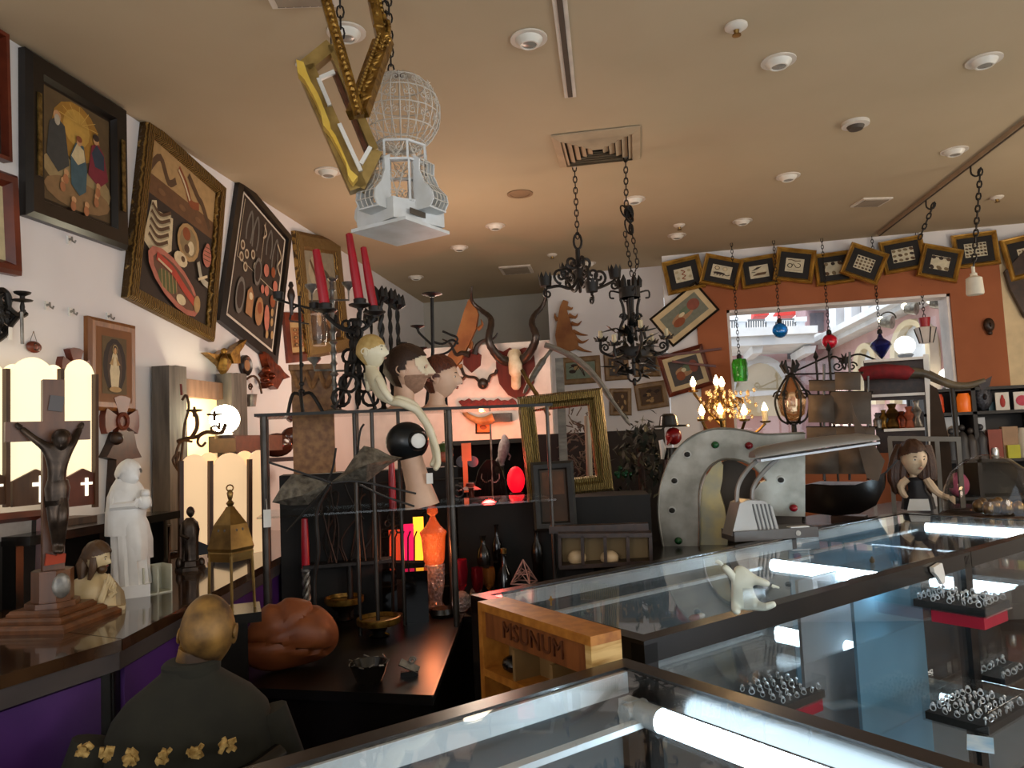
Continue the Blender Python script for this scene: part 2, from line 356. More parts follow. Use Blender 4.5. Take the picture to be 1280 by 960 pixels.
# ================================================================ CEILING FIXTURES
CEIL=Vector((0,0,HC)); TRIMW=M('fixture_white','ddd3c4',.5); CAN=M('lamp_can','e2dccf',.35,c2='d6cfc0'); SLOT=M('vent_dark','4a3f33',.6)
def downlight(px,py,lb,r=.075,kind=0):
    p=onz(px,py,HC); g=T('ceiling_downlight' if kind<2 else 'ceiling_speaker',lb,'downlight' if kind<2 else 'speaker',p)
    MB(TRIMW if kind<2 else M('speaker_tan','8f7355',.7)).lathe([(r*.74,.0),(r*.74,-.006),(r,-.006),(r,0)],n=24).build('trim_ring',g)
    if kind<2: MB(CAN).lathe([(r*.76,-.004),(r*.7,-.014),(r*.5,-.03),(r*.42,-.03),(r*.4,-.024)],n=20).build('reflector',g); MB(M('lamp_face','8d8a80',.25)).lathe([(r*.41,-.026),(r*.3,-.029),(.001,-.030)],n=16).build('bulb',g)
    else: MB(M('speaker_tan')).lathe([(r*.72,-.004),(.001,-.009)],n=20).build('grille',g)
    return p
for x,y,lb in((433,40,'recessed downlight behind the hanging gilt frames'),(661,48,'recessed downlight just left of the slot vent'),(973,76,'large recessed downlight in the middle right of the ceiling'),(1230,75,'recessed downlight at the top right corner of the ceiling'),(410,214,'recessed downlight left of the white birdcage'),(985,220,'recessed downlight left of the small square vent'),(793,249,'recessed downlight right of the tangled chain'),(619,282,'recessed downlight right of the birdcage base'),(574,309,'recessed downlight just below the birdcage base'),(846,294,'recessed downlight above the leftmost gold frame of the row'),(1193,188,'recessed downlight beside the ceiling track'),(520,346,'small downlight above the twisted black candlesticks'),(928,276,'faint downlight above the third gold frame of the row'),(735,329,'downlight behind the small black crown chandelier')): downlight(x,y,lb)
downlight(650,242,'round brown ceiling speaker left of the square air diffuser',.085,2)
def sprinkler(px,py,lb,r=.045):
    p=onz(px,py,HC); g=T('fire_sprinkler',lb,'sprinkler',p)
    MB(TRIMW).lathe([(r,0),(r,-.008),(r*.6,-.02),(.012,-.02)],n=16).build('flange',g); MB(BRASS).lathe([(.012,-.02),(.008,-.035),(.018,-.038),(.018,-.042),(.001,-.042)],n=10).build('head',g)
for x,y,lb in((920,32,'ceiling sprinkler at the top of the picture'),(1246,246,'ceiling sprinkler right of the ceiling track'),(849,281,'small ceiling sprinkler above the gold frame row'),(690,318,'tiny sprinkler left of the small chandelier chain')): sprinkler(x,y,lb)
p=onz(1069,153,HC); g=T('smoke_detector','round smoke detector in the middle of the right ceiling','detector',p); MB(TRIMW).lathe([(.07,0),(.07,-.018),(.045,-.022)],n=20).build('base',g); MB(SLOT).lathe([(.045,-.022),(.035,-.04),(.001,-.042)],n=16).build('sensor',g)
def ceilquad(pts): return [onz(x,y,HC) for x,y in pts]
# slot vent
a,b=onz(695,-40,HC),onz(713,120,HC); g=T('slot_vent','long narrow slot vent running across the ceiling','vent',b); d=a-b
MB(TRIMW).bar((0,0,-.004),(d.x,d.y,-.004),.055,.008,up=(0,0,1)).build('flange',g); MB(SLOT).bar(d*.01+Vector((0,0,-.009)),d+Vector((0,0,-.009)),.022,.004,up=(0,0,1)).build('slot',g)
# square diffuser
q=ceilquad([(693,166),(799,154),(792,199),(705,209)]); c=sum(q,Vector())/4; ex=(q[1]-q[0]).normalized(); rzq=math.atan2(ex.y,ex.x); sz=((q[1]-q[0]).length+(q[2]-q[3]).length)/2; sy=((q[3]-q[0]).length+(q[2]-q[1]).length)/2; sz=(sz+sy)/2
g=T('air_diffuser','square louvred air conditioning diffuser in the ceiling centre','vent',c,rzq)
MB(SLOT).box((0,0,-.002),(sz*.9,sz*.9,.004)).build('throat',g)
for k in range(6):
    s0=sz*(1-k*.15)
    v=MB(M('diffuser_beige','b59f80',.6)); h=s0/2; t=.03 if k else .045
    for i in range(4):
        an=PI/2*i; ca,sa=math.cos(an),math.sin(an); rt=lambda x,y,z:(x*ca-y*sa,x*sa+y*ca,z)
        v.add([rt(-h,-h,-.01-.004*(k%2)),rt(h,-h,-.01),rt(h-t,-h+t,-.028),rt(-h+t,-h+t,-.028),rt(-h,-h,-.003),rt(h,-h,-.003)],[(0,1,2,3),(4,5,1,0)])
    v.build('louvre',g)
def smallvent(pts,lb,slots=5):
    q=ceilquad(pts); c=sum(q,Vector())/4; ex=(q[1]-q[0]); rz=math.atan2(ex.y,ex.x); wx=ex.length; wy=(q[3]-q[0]).length*.9
    g=T('ceiling_vent',lb,'vent',c,rz); MB(TRIMW).box((0,0,-.006),(wx,wy,.012)).build('flange',g)
    MB(M('vent_grey','988a76',.6)).box((0,0,-.014),(wx*.8,wy*.8,.005)).build('panel',g); v=MB(SLOT)
    for i in range(slots): v.box((-wx*.36+wx*.72*i/(slots-1),wy*.42,-.013),(wx*.1,wy*.03,.004))
    v.build('slot',g)
smallvent([(1075,247),(1112,246),(1106,256),(1064,258)],'small square ceiling vent left of the ceiling track',7)
smallvent([(622,333),(662,330),(668,340),(630,343)],'small ceiling vent left of the small chandelier')
smallvent([(365,75),(408,52),(440,75),(380,85)],'ceiling vent behind the hanging gilt frames',6)
smallvent([(330,-25),(420,-28),(412,6),(345,9)],'large ceiling vent at the top edge left of the chain',7)
# access hatch
q=ceilquad([(862,300),(906,296),(902,306),(858,310)])
# track rail
a,b=onz(1099,291,HC),onz(1290,143,HC); d=b-a; g=T('ceiling_track','long thin ceiling track rail rising to the right','track',a)
MB(M('track_tan','a88f73',.5)).bar((0,0,-.012),(d.x,d.y,-.012),.03,.024,up=(0,0,1)).build('rail',g); MB(SLOT).bar(Vector((0,0,-.026)),d+Vector((0,0,-.026)),.010,.004,up=(0,0,1)).build('slot',g)
TRACK=(a,b)
# ================================================================ PICTURES
class Art:
    """flat print on a picture: layers of coloured shapes in unit coordinates (-.5..+.5)"""
    def __init__(s,mb,w,h,y): s.mb=mb;s.w=w;s.h=h;s.y=y
    def poly(s,pts,m):
        s.y-=.0004; s.mb.use(m); o=[(x*s.w,z*s.h) for x,z in pts]; n=len(o)
        if sum(o[i][0]*o[(i+1)%n][1]-o[(i+1)%n][0]*o[i][1] for i in range(n))<0: o=o[::-1]
        s.mb.add([(x,s.y,z) for x,z in o],[tuple(range(n))])
    def ell(s,x,z,rx,rz,m,rot=0,n=14,a0=0,a1=2*PI):
        c,q=math.cos(rot),math.sin(rot); s.poly([(x+rx*math.cos(a)*c-rz*math.sin(a)*q,z+rx*math.cos(a)*q+rz*math.sin(a)*c) for a in [a0+(a1-a0)*i/n for i in range(n)]],m)
    def ring(s,x,z,rx,rz,m,m2,t=.7,rot=0): s.ell(x,z,rx,rz,m,rot); s.ell(x,z,rx*t,rz*t,m2,rot)
    def line(s,pts,w,m,k=4):
        P=[Vector((p[0],0,p[1])) for p in pts]
        if len(P)>2 and k>1: P=smoothpts(P,k)
        L=[];Q=[]
        for i,p in enumerate(P):
            d=(P[min(i+1,len(P)-1)]-P[max(i-1,0)]).normalized(); nn=Vector((-d.z,0,d.x))*w/2*(1 if isinstance(w,(int,float)) else 1)
            L.append((p.x+nn.x,p.z+nn.z)); Q.append((p.x-nn.x,p.z-nn.z))
        s.y-=.0004; s.mb.use(m); n=len(L)
        v=[(x*s.w,s.y,z*s.h) for x,z in L]+[(x*s.w,s.y,z*s.h) for x,z in Q]
        s.mb.add(v,[(n+i,n+i+1,i+1,i) for i in range(n-1)])
def quad(pl,pts,dy=0):
    q=[pl.L(x,y,dy) for x,y in pts]; c=sum(q,Vector())/4
    ex=((q[1]-q[0])+(q[2]-q[3]))/2; ez=((q[0]-q[3])+(q[1]-q[2]))/2
    w=ex.length;h=ez.length; t1=math.atan2(ex.z,ex.x); t2=math.atan2(-ez.x,ez.z)
    return c,w,h,(t1+t2)/2
def picture(name,label,pl,pts,prof,fm,mats,art=None,group=None,cat='picture',mat_w=0,mat_m=None,dy=0,pm=None,glass=False,rail=None,tilt=None):
    """prof: (inset as fraction of short side, depth towards the room in m)"""
    c,w,h,t=quad(pl,pts,-dy) if pts else pl
    if tilt is not None: t=tilt
    g=bpy.data.objects.new(name,None); COL.objects.link(g); g['label']=label; g['category']=cat
    if group: g['group']=group
    g.empty_display_size=.05
    g.matrix_world=Matrix.Translation(pl.W(c))@Matrix.Rotation(pl.rz,4,'Z')@Matrix.Rotation(-t,4,'Y')
    k=min(w,h); P=[(i*k,-d) for i,d in prof]
    MB(fm).frame(w,h,[(0,0)]+P).build('frame',g,ang=25)
    ins=P[-1][0]; dep=P[-1][1]
    if rail:
        for sx in(-1,1): mm=MB(rail[0]); mm.box((sx*(w/2-(P[1][0]+P[2][0])/2),-max(p[1]*-1 for p in P)-.002,0),(k*rail[1],.006,h*.5)); mm.build('gilt_inlay',g)
    iw,ih=w-2*ins,h-2*ins; y=min(dep,-.004)
    if mat_w:
        MB(mat_m).box((0,y+.002,0),(iw,.004,ih)).build('mat_board',g); iw-=2*mat_w*k; ih-=2*mat_w*k; y-=.001
    m=MB(mats); m.add([(-iw/2,y,-ih/2),(iw/2,y,-ih/2),(iw/2,y,ih/2),(-iw/2,y,ih/2)],[(0,1,2,3)])
    if art: art(Art(m,iw,ih,y))
    m.build('print',g,smooth=False)
    if glass: MB(GLASS).box((0,y-.014,0),(w-2*ins,.002,h-2*ins)).build('glass',g)
    return g
C_=lambda n,h,r=.75: M('ink_'+n,h,r,c2=None,sc=30)
ocre,navy,crim,robe,flesh,cloud,dk=C_('ochre','a5782a'),C_('navy','2c3a4a'),C_('crimson','7d2433'),C_('robe','3f5a63'),C_('flesh','c99a6a'),C_('cloud','a08a5e'),C_('umber','33241a')
sepia,tan,pale,grn,rust,pinkk=C_('sepia','5a4128'),C_('tan','b08f5e'),C_('pale','d6c6a0'),C_('moss','5c6138'),C_('rust','8c4a26'),C_('salmon','b9705c')
FB=M('ebonised_frame','1d1611',.3,c2='120d0a',sc=12); FW=M('oak_frame','8a5524',.4,c2='6d3f17',sc=10,kind='wave'); FM=M('mahogany_frame','6e2f1a',.35,c2='4d1d10',sc=9)
def art_holy(a):
    a.ell(-.02,.22,.36,.27,ocre); a.ell(-.02,.26,.2,.17,C_('glow','c39a44'))
    a.ell(-.25,-.18,.26,.14,cloud); a.ell(.25,-.25,.26,.16,cloud); a.ell(0,-.36,.5,.14,C_('cloud2','8e6f48'))
    a.poly([(-.46,-.1),(-.42,.2),(-.32,.27),(-.2,.22),(-.14,-.12),(-.3,-.22)],C_('slate','3e3f3c')); a.ell(-.31,.28,.055,.05,flesh); a.ell(-.31,.245,.04,.05,C_('beard','b8ae98'))
    a.poly([(.14,-.12),(.2,.17),(.3,.22),(.4,.14),(.47,-.1),(.32,-.2)],crim); a.poly([(.2,.1),(.28,.2),(.4,.12),(.4,-.02),(.25,-.02)],navy); a.ell(.27,.24,.045,.045,flesh); a.ell(.27,.265,.05,.035,dk)
    a.poly([(-.13,-.02),(-.05,.12),(.07,.12),(.12,-.1),(.1,-.3),(0,-.36),(-.12,-.28)],robe); a.poly([(-.12,-.02),(-.03,.12),(.07,.08),(.09,-.02),(-.02,-.08)],C_('linen','cfbf94')); a.ell(.0,.14,.04,.04,flesh); a.ell(0,.165,.045,.03,rust)
    for x,z in((-.24,-.28),(-.2,-.2),(.26,-.3),(.1,-.42),(-.1,-.42),(.28,-.2)): a.ell(x,z,.035,.03,flesh); a.ell(x-.01,z-.06,.04,.045,C_('putto','ad7148'))
    for i in range(7): a.line([(-.02+.05*math.cos(i*.5),.3),(-.02+.3*math.cos(.05+i*.5),.3+.16*math.sin(.05+i*.5))],.006,C_('ray','d3ab55'),1)
def art_table(a):
    a.poly([(-.5,.26),(.5,.26),(.5,.5),(-.5,.5)],tan); a.poly([(-.5,.14),(.5,.14),(.5,.27),(-.5,.27)],C_('band','6b4a2c'))
    a.line([(-.48,.3),(-.36,.42),(-.22,.3),(-.12,.35)],.05,sepia); a.line([(-.1,.45),(.02,.38),(.12,.28),(.25,.3)],.055,rust); a.line([(.05,.46),(.22,.36),(.3,.33),(.44,.2)],.05,sepia)
    a.line([(-.1,.44),(.0,.38),(.1,.29)],.02,pale)
    for x in(-.3,0,.25): a.ell(x,.2,.05,.02,C_('band2','7d5937'))
    a.poly([(-.48,-.18),(-.42,.1),(-.36,.12),(-.34,.06),(-.12,.08),(-.1,-.14),(-.2,-.2),(-.38,-.22)],pale)
    for i in range(5): a.line([(-.42,-.12+.05*i),(-.3,-.16+.05*i),(-.16,-.1+.05*i)],.03,sepia,4); a.line([(-.42,-.135+.05*i),(-.3,-.175+.05*i),(-.16,-.115+.05*i)],.012,C_('fish','a89d7d'))
    a.ring(.12,-.01,.17,.13,tan,C_('dish','8e7a55'),.78); a.ell(.08,.04,.06,.045,rust); a.ell(.16,-.04,.05,.05,pale); a.ell(.1,-.06,.04,.03,sepia)
    a.ell(.42,-.02,.07,.075,pinkk); a.ell(.42,.03,.04,.05,pinkk)
    for i in range(4): a.line([(.36,-.05+.03*i),(.48,-.04+.03*i)],.006,sepia,1)
    a.ell(.02,-.16,.1,.05,pale); a.ell(.05,-.15,.03,.02,sepia); a.line([(.28,-.1),(.35,-.2),(.46,-.22)],.045,C_('squid','b3ad98')); a.line([(.3,-.22),(.44,-.16)],.02,pale,1)
    a.ell(-.04,-.34,.4,.14,pinkk,-.25); a.ell(-.03,-.34,.34,.105,C_('dish2','6b4b38'),-.25); a.ell(-.14,-.36,.14,.06,grn,-.2)
    for i in range(5): a.line([(-.24+.05*i,-.3),(-.2+.05*i,-.42)],.01,tan,1)
    a.line([(-.32,-.24),(-.1,-.27),(.08,-.34),(.26,-.4)],.055,C_('lobster','b5422f')); a.line([(-.3,-.255),(-.1,-.285)],.015,pale); a.ell(.06,-.43,.07,.035,pale); a.ell(.3,-.4,.05,.06,tan)
def art_plate(a):
    lt=C_('thin','b9ab90'); a.line([(-.47,-.02),(.47,-.02)],.006,lt,1); a.line([(.02,.47),(.02,-.02)],.008,lt,1)
    a.line([(-.47,-.02),(-.47,.47)],.01,lt,1)
    for x,z,h in((-.3,.3,.13),(-.16,.3,.14),(.16,.33,.12),(.32,.28,.15)): a.line([(x-.05,z-h),(x-.06,z),(x,z+h),(x+.06,z),(x+.05,z-h)],.025,C_('tube','6e6a62'))
    for x,z in((-.4,.1),(-.3,.06),(-.4,.0),(-.3,-.05),(-.18,.1),(-.1,.02)): a.ring(x,z,.045,.04,lt,sepia,.6)
    for x,z,r in((.14,.08,.06),(.3,.12,.05),(.38,.02,.055),(.2,-.08,.05),(.36,-.12,.06),(.1,-.1,.04)): a.ell(x,z,r,r*.9,pinkk if int(x*100)%3 else rust)
    a.ring(-.34,-.3,.09,.15,C_('tube','6e6a62'),dk,.75); a.ring(-.05,.0,.08,.12,C_('tube','6e6a62'),dk,.75)
    a.poly([(-.2,-.4),(-.21,-.22),(-.14,-.16),(-.07,-.22),(-.06,-.4)],C_('clay','a2754c')); a.ell(-.13,-.24,.04,.03,pale)
    a.ell(.08,-.3,.09,.12,C_('clay','a2754c')); a.ell(.08,-.27,.05,.05,rust); a.ell(.26,-.3,.06,.11,pinkk,.3)
    for x,z in((.38,-.3),(.42,-.4),(.3,-.43),(.36,-.22)): a.ell(x,z,.03,.035,tan)
    a.line([(.3,.38),(.42,.3),(.36,.2),(.44,.14)],.02,lt); a.line([(-.05,.42),(.02,.36),(-.04,.3)],.02,lt)
def art_still(a):
    a.poly([(-.5,-.05),(.5,-.05),(.5,.5),(-.5,.5)],C_('haze','8c8672')); a.ell(-.2,.28,.18,.16,C_('haze2','a39a80'),.4); a.line([(-.3,.4),(-.05,.1),(.1,-.02)],.05,sepia); a.line([(.0,.3),(.25,.22),(.35,.02)],.07,C_('horn','544a38'))
    a.poly([(-.4,-.1),(-.1,-.1),(-.05,-.45),(-.45,-.45)],sepia); a.ell(.2,-.25,.18,.15,C_('pot','7d5b36')); a.ell(.2,-.2,.1,.07,dk); a.ell(-.2,-.25,.07,.1,tan)
def art_mary(a):
    a.ell(0,0,.47,.48,C_('vignette','2b211c')); a.ell(0,-.02,.3,.42,C_('vign2','4a382c'))
    a.poly([(-.14,-.4),(-.2,-.1),(-.1,.18),(0,.3),(.1,.18),(.2,-.1),(.14,-.4)],pale); a.poly([(-.22,.02),(-.05,.16),(-.08,.0)],tan); a.poly([(.22,.02),(.05,.16),(.08,.0)],tan); a.ell(0,.26,.06,.06,flesh); a.ring(0,.28,.1,.09,C_('halo','c8b276'),C_('vign2','4a382c'),.85); a.ell(0,.26,.05,.055,flesh); a.ell(0,-.42,.25,.05,tan)
def art_relief(a):
    for i in range(5):
        for j in range(2): a.ell(-.2+.4*j,.38-.19*i,.17,.08,rust if (i+j)%2 else sepia); a.ell(-.2+.4*j,.38-.19*i,.08,.04,tan)
# left wall --------------------------------------------------------------------
picture('framed_picture','edge of a dark frame cut off at the top left of the photo',WL,[(-40,20),(3,48),(1,200),(-40,190)],[(0,.04),(.1,.04),(.13,.01)],FM,C_('umber','33241a'))
picture('framed_picture','brown wooden frame cut off by the left edge of the photo',WL,[(-90,185),(13,222),(18,342),(-90,330)],[(0,.03),(.04,.045),(.1,.04),(.15,.012)],FM,C_('linen','cfbf94'),lambda a:a.ell(.1,0,.3,.35,tan))
picture('framed_picture','gilded religious print of three figures on clouds in a black frame',WL,[(24,63),(151,137),(149,311),(22,271)],[(0,.03),(.03,.05),(.13,.045),(.15,.02),(.17,.02)],FB,C_('warm_dark','5d4a2c'),art_holy,rail=(GOLD2,.035))
picture('framed_picture','tall tilted food chart print in a ribbed gold frame',WL,[(177,145),(276,236),(261,425),(149,374)],[(0,.03),(.02,.045),(.08,.045),(.1,.015)],M('ribbed_gilt','94733a',.35,.6,c2='4a3517',sc=26,kind='ribs',bump=.7),C_('chart_dark','35291f'),art_table)
picture('framed_picture','tilted dark chart of shapes with a white line in a black frame',WL,[(297,221),(361,297),(341,452),(265,404)],[(0,.03),(.07,.035),(.075,.02),(.095,.02)],FB,C_('chart_dark2','382c22'),art_plate,mat_w=.02,mat_m=M('mat_white','d7cfbf',.8))
picture('framed_picture','narrow gold framed still life beside the red candles',WL,[(365,291),(420,298),(432,437),(379,452)],[(0,.03),(.03,.045),(.12,.04),(.15,.015)],M('ribbed_gilt'),C_('still_dark','3d2f20'),art_still)
picture('framed_picture','small brown framed relief print behind the iron candelabra',WL,[(352,391),(383,391),(388,450),(357,455)],[(0,.02),(.15,.03),(.2,.01)],FM,C_('relief','94693c'),art_relief,mat_w=.1,mat_m=M('mat_tan','b59a6a',.8))
picture('framed_picture','oak frame holding a small pale print of a standing robed lady',WL,[(105,396),(164,407),(165,516),(104,512)],[(0,.02),(.05,.03),(.12,.028)],FW,C_('warm_dark','5d4a2c'),art_mary,mat_w=.12,mat_m=M('mat_ochre','7a4a20',.7),glass=False)
# cream inner mat of that print is drawn as its own board
def hook(x,y,lb):
    p=WL.L(x,y); g=T('wall_hook',lb,'hook',WL.W(p),WL.rz); MB(PEWTER).cyl((0,0,0),(0,-.02,.004),.006,.004,8).tube([(0,-.018,.012),(0,-.02,-.006),(0,-.032,-.014),(0,-.036,-.004)],.004,5).build('hook',g)
    MB(WHITE).box((0,-.003,0),(.014,.006,.035)).build('plate',g)
for x,y,lb in((85,300,'small wall hook under the religious print'),(57,382,'left one of two small wall hooks above the lit screen'),(87,390,'right one of two small wall hooks above the lit screen'),(134,396,'small wall hook above the oak framed lady print')): hook(x,y,lb)
# iron candelabra on the left edge
W0=V(WL.W(WL.L(5,400)),rz=WL.rz); g=T('wall_sconce','ornate iron candle sconce on the wall at the left edge','sconce',W0)
m=MB(IRON); L=lambda x,y,d=0:W0.L(x,y,d)
for cx,cy,r in((0,375,12),(6,390,10),(-4,400,14),(3,415,10),(12,400,8),(-8,380,12)):
    o=L(cx,cy,-.02); m.tube(spiral(o,r*W0.s,r*.2*W0.s,0,4.5*PI,18),.006,5)
for pts in([(-10,430),(5,420),(15,405),(30,388)],[(8,366),(12,385),(25,395),(33,392)],[(-10,365),(3,362),(12,372),(10,388)]): m.tube(smoothpts([L(x,y,-.03) for x,y in pts]),.009,6)
m.build('scrollwork',g); m=MB(IRON); p=L(28,378,-.06); s=W0.s
m.lathe([(2*s,-14*s),(3*s,-6*s),(2*s,0),(11*s,2*s),(12*s,3*s),(3*s,4*s),(3*s,8*s),(9*s,11*s),(10*s,13*s),(6*s,12*s),(4*s,9*s)],p,12).build('candle_cup',g)
MB(PEWTER).cyl(L(27,390,-.06),L(28,430,-.06),2*s,n=8).build('drop_rod',g); MB(WHITE).box(L(13,417,-.05),(.001+5*s,.002,16*s)).build('price_tag',g)
W1=V(WL.W(WL.L(39,434)),rz=WL.rz); g=T('wall_plaque','small oval wooden plaque hung on a string below the hooks','plaque',W1); s=W1.s
MB(FM).ell((0,-.012,0),(12*s,.012,7.5*s),16,8).build('board',g); MB(DKWOOD).torus((0,-.02,0),4*s,1.3*s,(0,1,0)).build('rosette',g); MB(PEWTER).tube([(-6*s,-.01,5*s),(0,-.01,20*s),(6*s,-.01,5*s)],.0015,4).build('string',g)
# wooden crosses on the wall
def cross_pattee(mb,c,r,t,y):
    for k in range(4):
        a=k*PI/2; q=lambda x,z:(c[0]+x*math.cos(a)-z*math.sin(a),c[1]+x*math.sin(a)+z*math.cos(a))
        o=[q(x,z) for x,z in((-.22*r,0),(-.24*r,.35*r),(-.5*r,.92*r),(-.2*r,1.02*r),(.2*r,1.02*r),(.5*r,.92*r),(.24*r,.35*r),(.22*r,0))]
        mb.prism(o,y-t,y)
W2=V(WL.W(WL.L(146,527)),rz=WL.rz); g=T('wooden_cross','large carved dark wooden cross with flared arms on the wall','cross',W2); s=W2.s
m=MB(FM); cross_pattee(m,(0,0),31*s,.03,0); m.build('arms',g); MB(FM).torus((0,-.03,0),9*s,3*s,(0,1,0)).build('rosette',g)
m=MB(DKWOOD); m.prism(W2.xz([(136,540),(156,540),(160,560),(166,572),(150,575),(152,640),(130,640),(134,575),(122,572),(130,556)]),-.045,-.002); m.build('figure',g)
MB(DKWOOD).ell(W2.L(146,548,-.05),(6*s,.03,8*s)).build('figure_head',g)
W3=V(WL.W(WL.L(88,452)),rz=WL.rz); m=MB(FM); s=W3.s; cross_pattee(m,(0,-8*s),24*s,.03,0); S('wooden_cross','small reddish wooden cross peeking over the lit screen','cross',m,W3)
# gold winged figure, oval frame, copper leaves
W4=V(WL.W(WL.L(277,450)),rz=WL.rz); g=T('gilt_wall_angel','gilt winged figure carved on the wall above the wooden posts','carving',W4)
MB(GOLD).prism(W4.xz([(248,441),(262,444),(271,438),(273,447),(281,453),(274,465),(266,456),(258,449)]),-.05,-.01).build('wing',g)
MB(GOLD).prism(W4.xz([(276,443),(284,433),(297,425),(293,434),(288,441),(289,455),(280,455)]),-.06,-.015).build('wing',g)
m=MB(GOLD); s=W4.s; m.tube([W4.L(279,470,-.04),W4.L(278,460,-.06),W4.L(280,450,-.07),W4.L(281,444,-.06)],[2*s,7*s,6*s,3*s],8).ell(W4.L(280,439,-.07),4*s,10,7); m.build('body',g)
W5=V(WL.W(WL.L(305,457)),rz=WL.rz); g=T('oval_frame','small dark round frame with a tan oval centre on the wall','picture',W5); s=W5.s
MB(FB).lathe([(13*s,0),(13*s,.02),(11*s,.028),(7*s,.02)],n=22,ax=(0,-1,0)).build('frame',g); MB(C_('clay','a2754c')).lathe([(7*s,.021),(.001,.024)],n=18,ax=(0,-1,0)).build('print',g)
COPPER=M('copper_leaf','8f3f1c',.3,.7,c2='4d1d0d',sc=20,bump=.4)
W6=V(WL.W(WL.L(335,460)),rz=WL.rz); g=T('copper_mask','reddish copper leaf mask on the wall under the black framed chart','mask',W6)
MB(COPPER).prism(W6.xz([(322,440),(330,446),(336,455),(341,458),(347,466),(354,472),(345,475),(338,487),(331,482),(324,486),(327,474),(322,468),(328,462)]),-.05,0).build('mask',g)
m=MB(COPPER)
for x,y,r in((333,463,6),(339,470,6),(331,475,5),(336,481,4)): m.ell(W6.L(x,y,-.05),(r*W6.s,.03,r*W6.s*.8))
m.build('leaves',g)
# ================================================================ LEFT COUNTER
CZ=1.03
PURP=M('purple_panel','4a2068',.55,c2='3d1858',sc=4); TOPM=M('counter_stone','2c1a10',.12,c2='47301d',sc=7,coat=.5); GREYT=M('counter_edge','4a4240',.4)
A0=onz(-160,893,CZ);A1=onz(152,799,CZ);A2=onz(275,735,CZ);A2=A1+(A2-A1)*3.4
def cabinet(name,label,a,b,wa,wb):
    g=T(name,label,'counter',Vector((a.x,a.y,0))); o=Vector((a.x,a.y,0)); P=lambda v:(v.x-o.x,v.y-o.y)
    a=Vector((a.x,a.y,0));b=Vector((b.x,b.y,0));wa=Vector((*wa,0));wb=Vector((*wb,0)); d=(b-a).normalized(); n=Vector((d.y,-d.x,0))
    MB(BLACK).slab([P(a-n*.03),P(b-n*.03),P(wb),P(wa)],.0,CZ-.03).build('body',g)
    MB(TOPM).slab([P(a),P(b),P(wb),P(wa)],CZ-.03,CZ).build('worktop',g)
    MB(PURP).box((((a+b)/2-n*.026)-o)+Vector((0,0,(CZ-.085)/2+.02)),((b-a).length-.09,.014,CZ-.125),rz=math.atan2(d.y,d.x)).build('front_panel',g)
    MB(GREYT).box((((a+b)/2-n*.018)-o)+Vector((0,0,CZ-.055)),((b-a).length,.02,.045),rz=math.atan2(d.y,d.x)).build('edge_trim',g)
    return g
cabinet('display_counter','purple fronted counter at the left edge under the crucifix',A0,A1,(WLX(A0.y+.5)+.02,A0.y+.6),(WLX(A1.y+.25)+.02,A1.y+.25))
cabinet('display_counter','purple fronted counter along the wall under the white statue',A1+Vector((0,.004,0)),A2,(WLX(A1.y+.25)+.02,A1.y+.254),(WLX(A2.y)+.02,A2.y+.15))
# wall riser behind the crucifix carrying the lit screen
zr=1.26
R0=V(WL.W(WL.L(60,640)),rz=WL.rz); m=MB(BLACK); x0=R0.L(-80,640).x; x1=R0.L(133,640).x
g=T('riser_shelf','black riser shelf on the counter carrying the lit screen','shelf',Vector((R0.loc.x,R0.loc.y,CZ)),WL.rz)
MB(BLACK).box(((x0+x1)/2,-.175,zr-CZ-.015),(x1-x0,.34,.03)).build('top_board',g)
for x in(x0+.02,x1-.02,(x0+x1)/2): MB(BLACK).box((x,-.15,(zr-CZ-.03)/2),(.03,.28,zr-CZ-.03)).build('upright',g)
MB(M('riser_white','a9a297',.6)).bar(R0.L(122,668)-Vector((0,.12,CZ-R0.loc.z)),R0.L(80,672)-Vector((0,.12,CZ-R0.loc.z)),.03,.01).build('white_brace',g)
picture('framed_picture','dark red frame with a pale mount standing left of the crucifix',V(R0.loc-R0.Y*.22+Vector((0,0,CZ-R0.loc.z)),rz=WL.rz),[(-40,642),(48,640),(46,775),(-40,800)],[(0,.03),(.07,.04),(.12,.02)],FM,C_('mesh_dark','2a231e'),lambda a:a.poly([(-.5,.3),(.4,.35),(.4,.5),(-.5,.5)],C_('linen2','9d968f')))
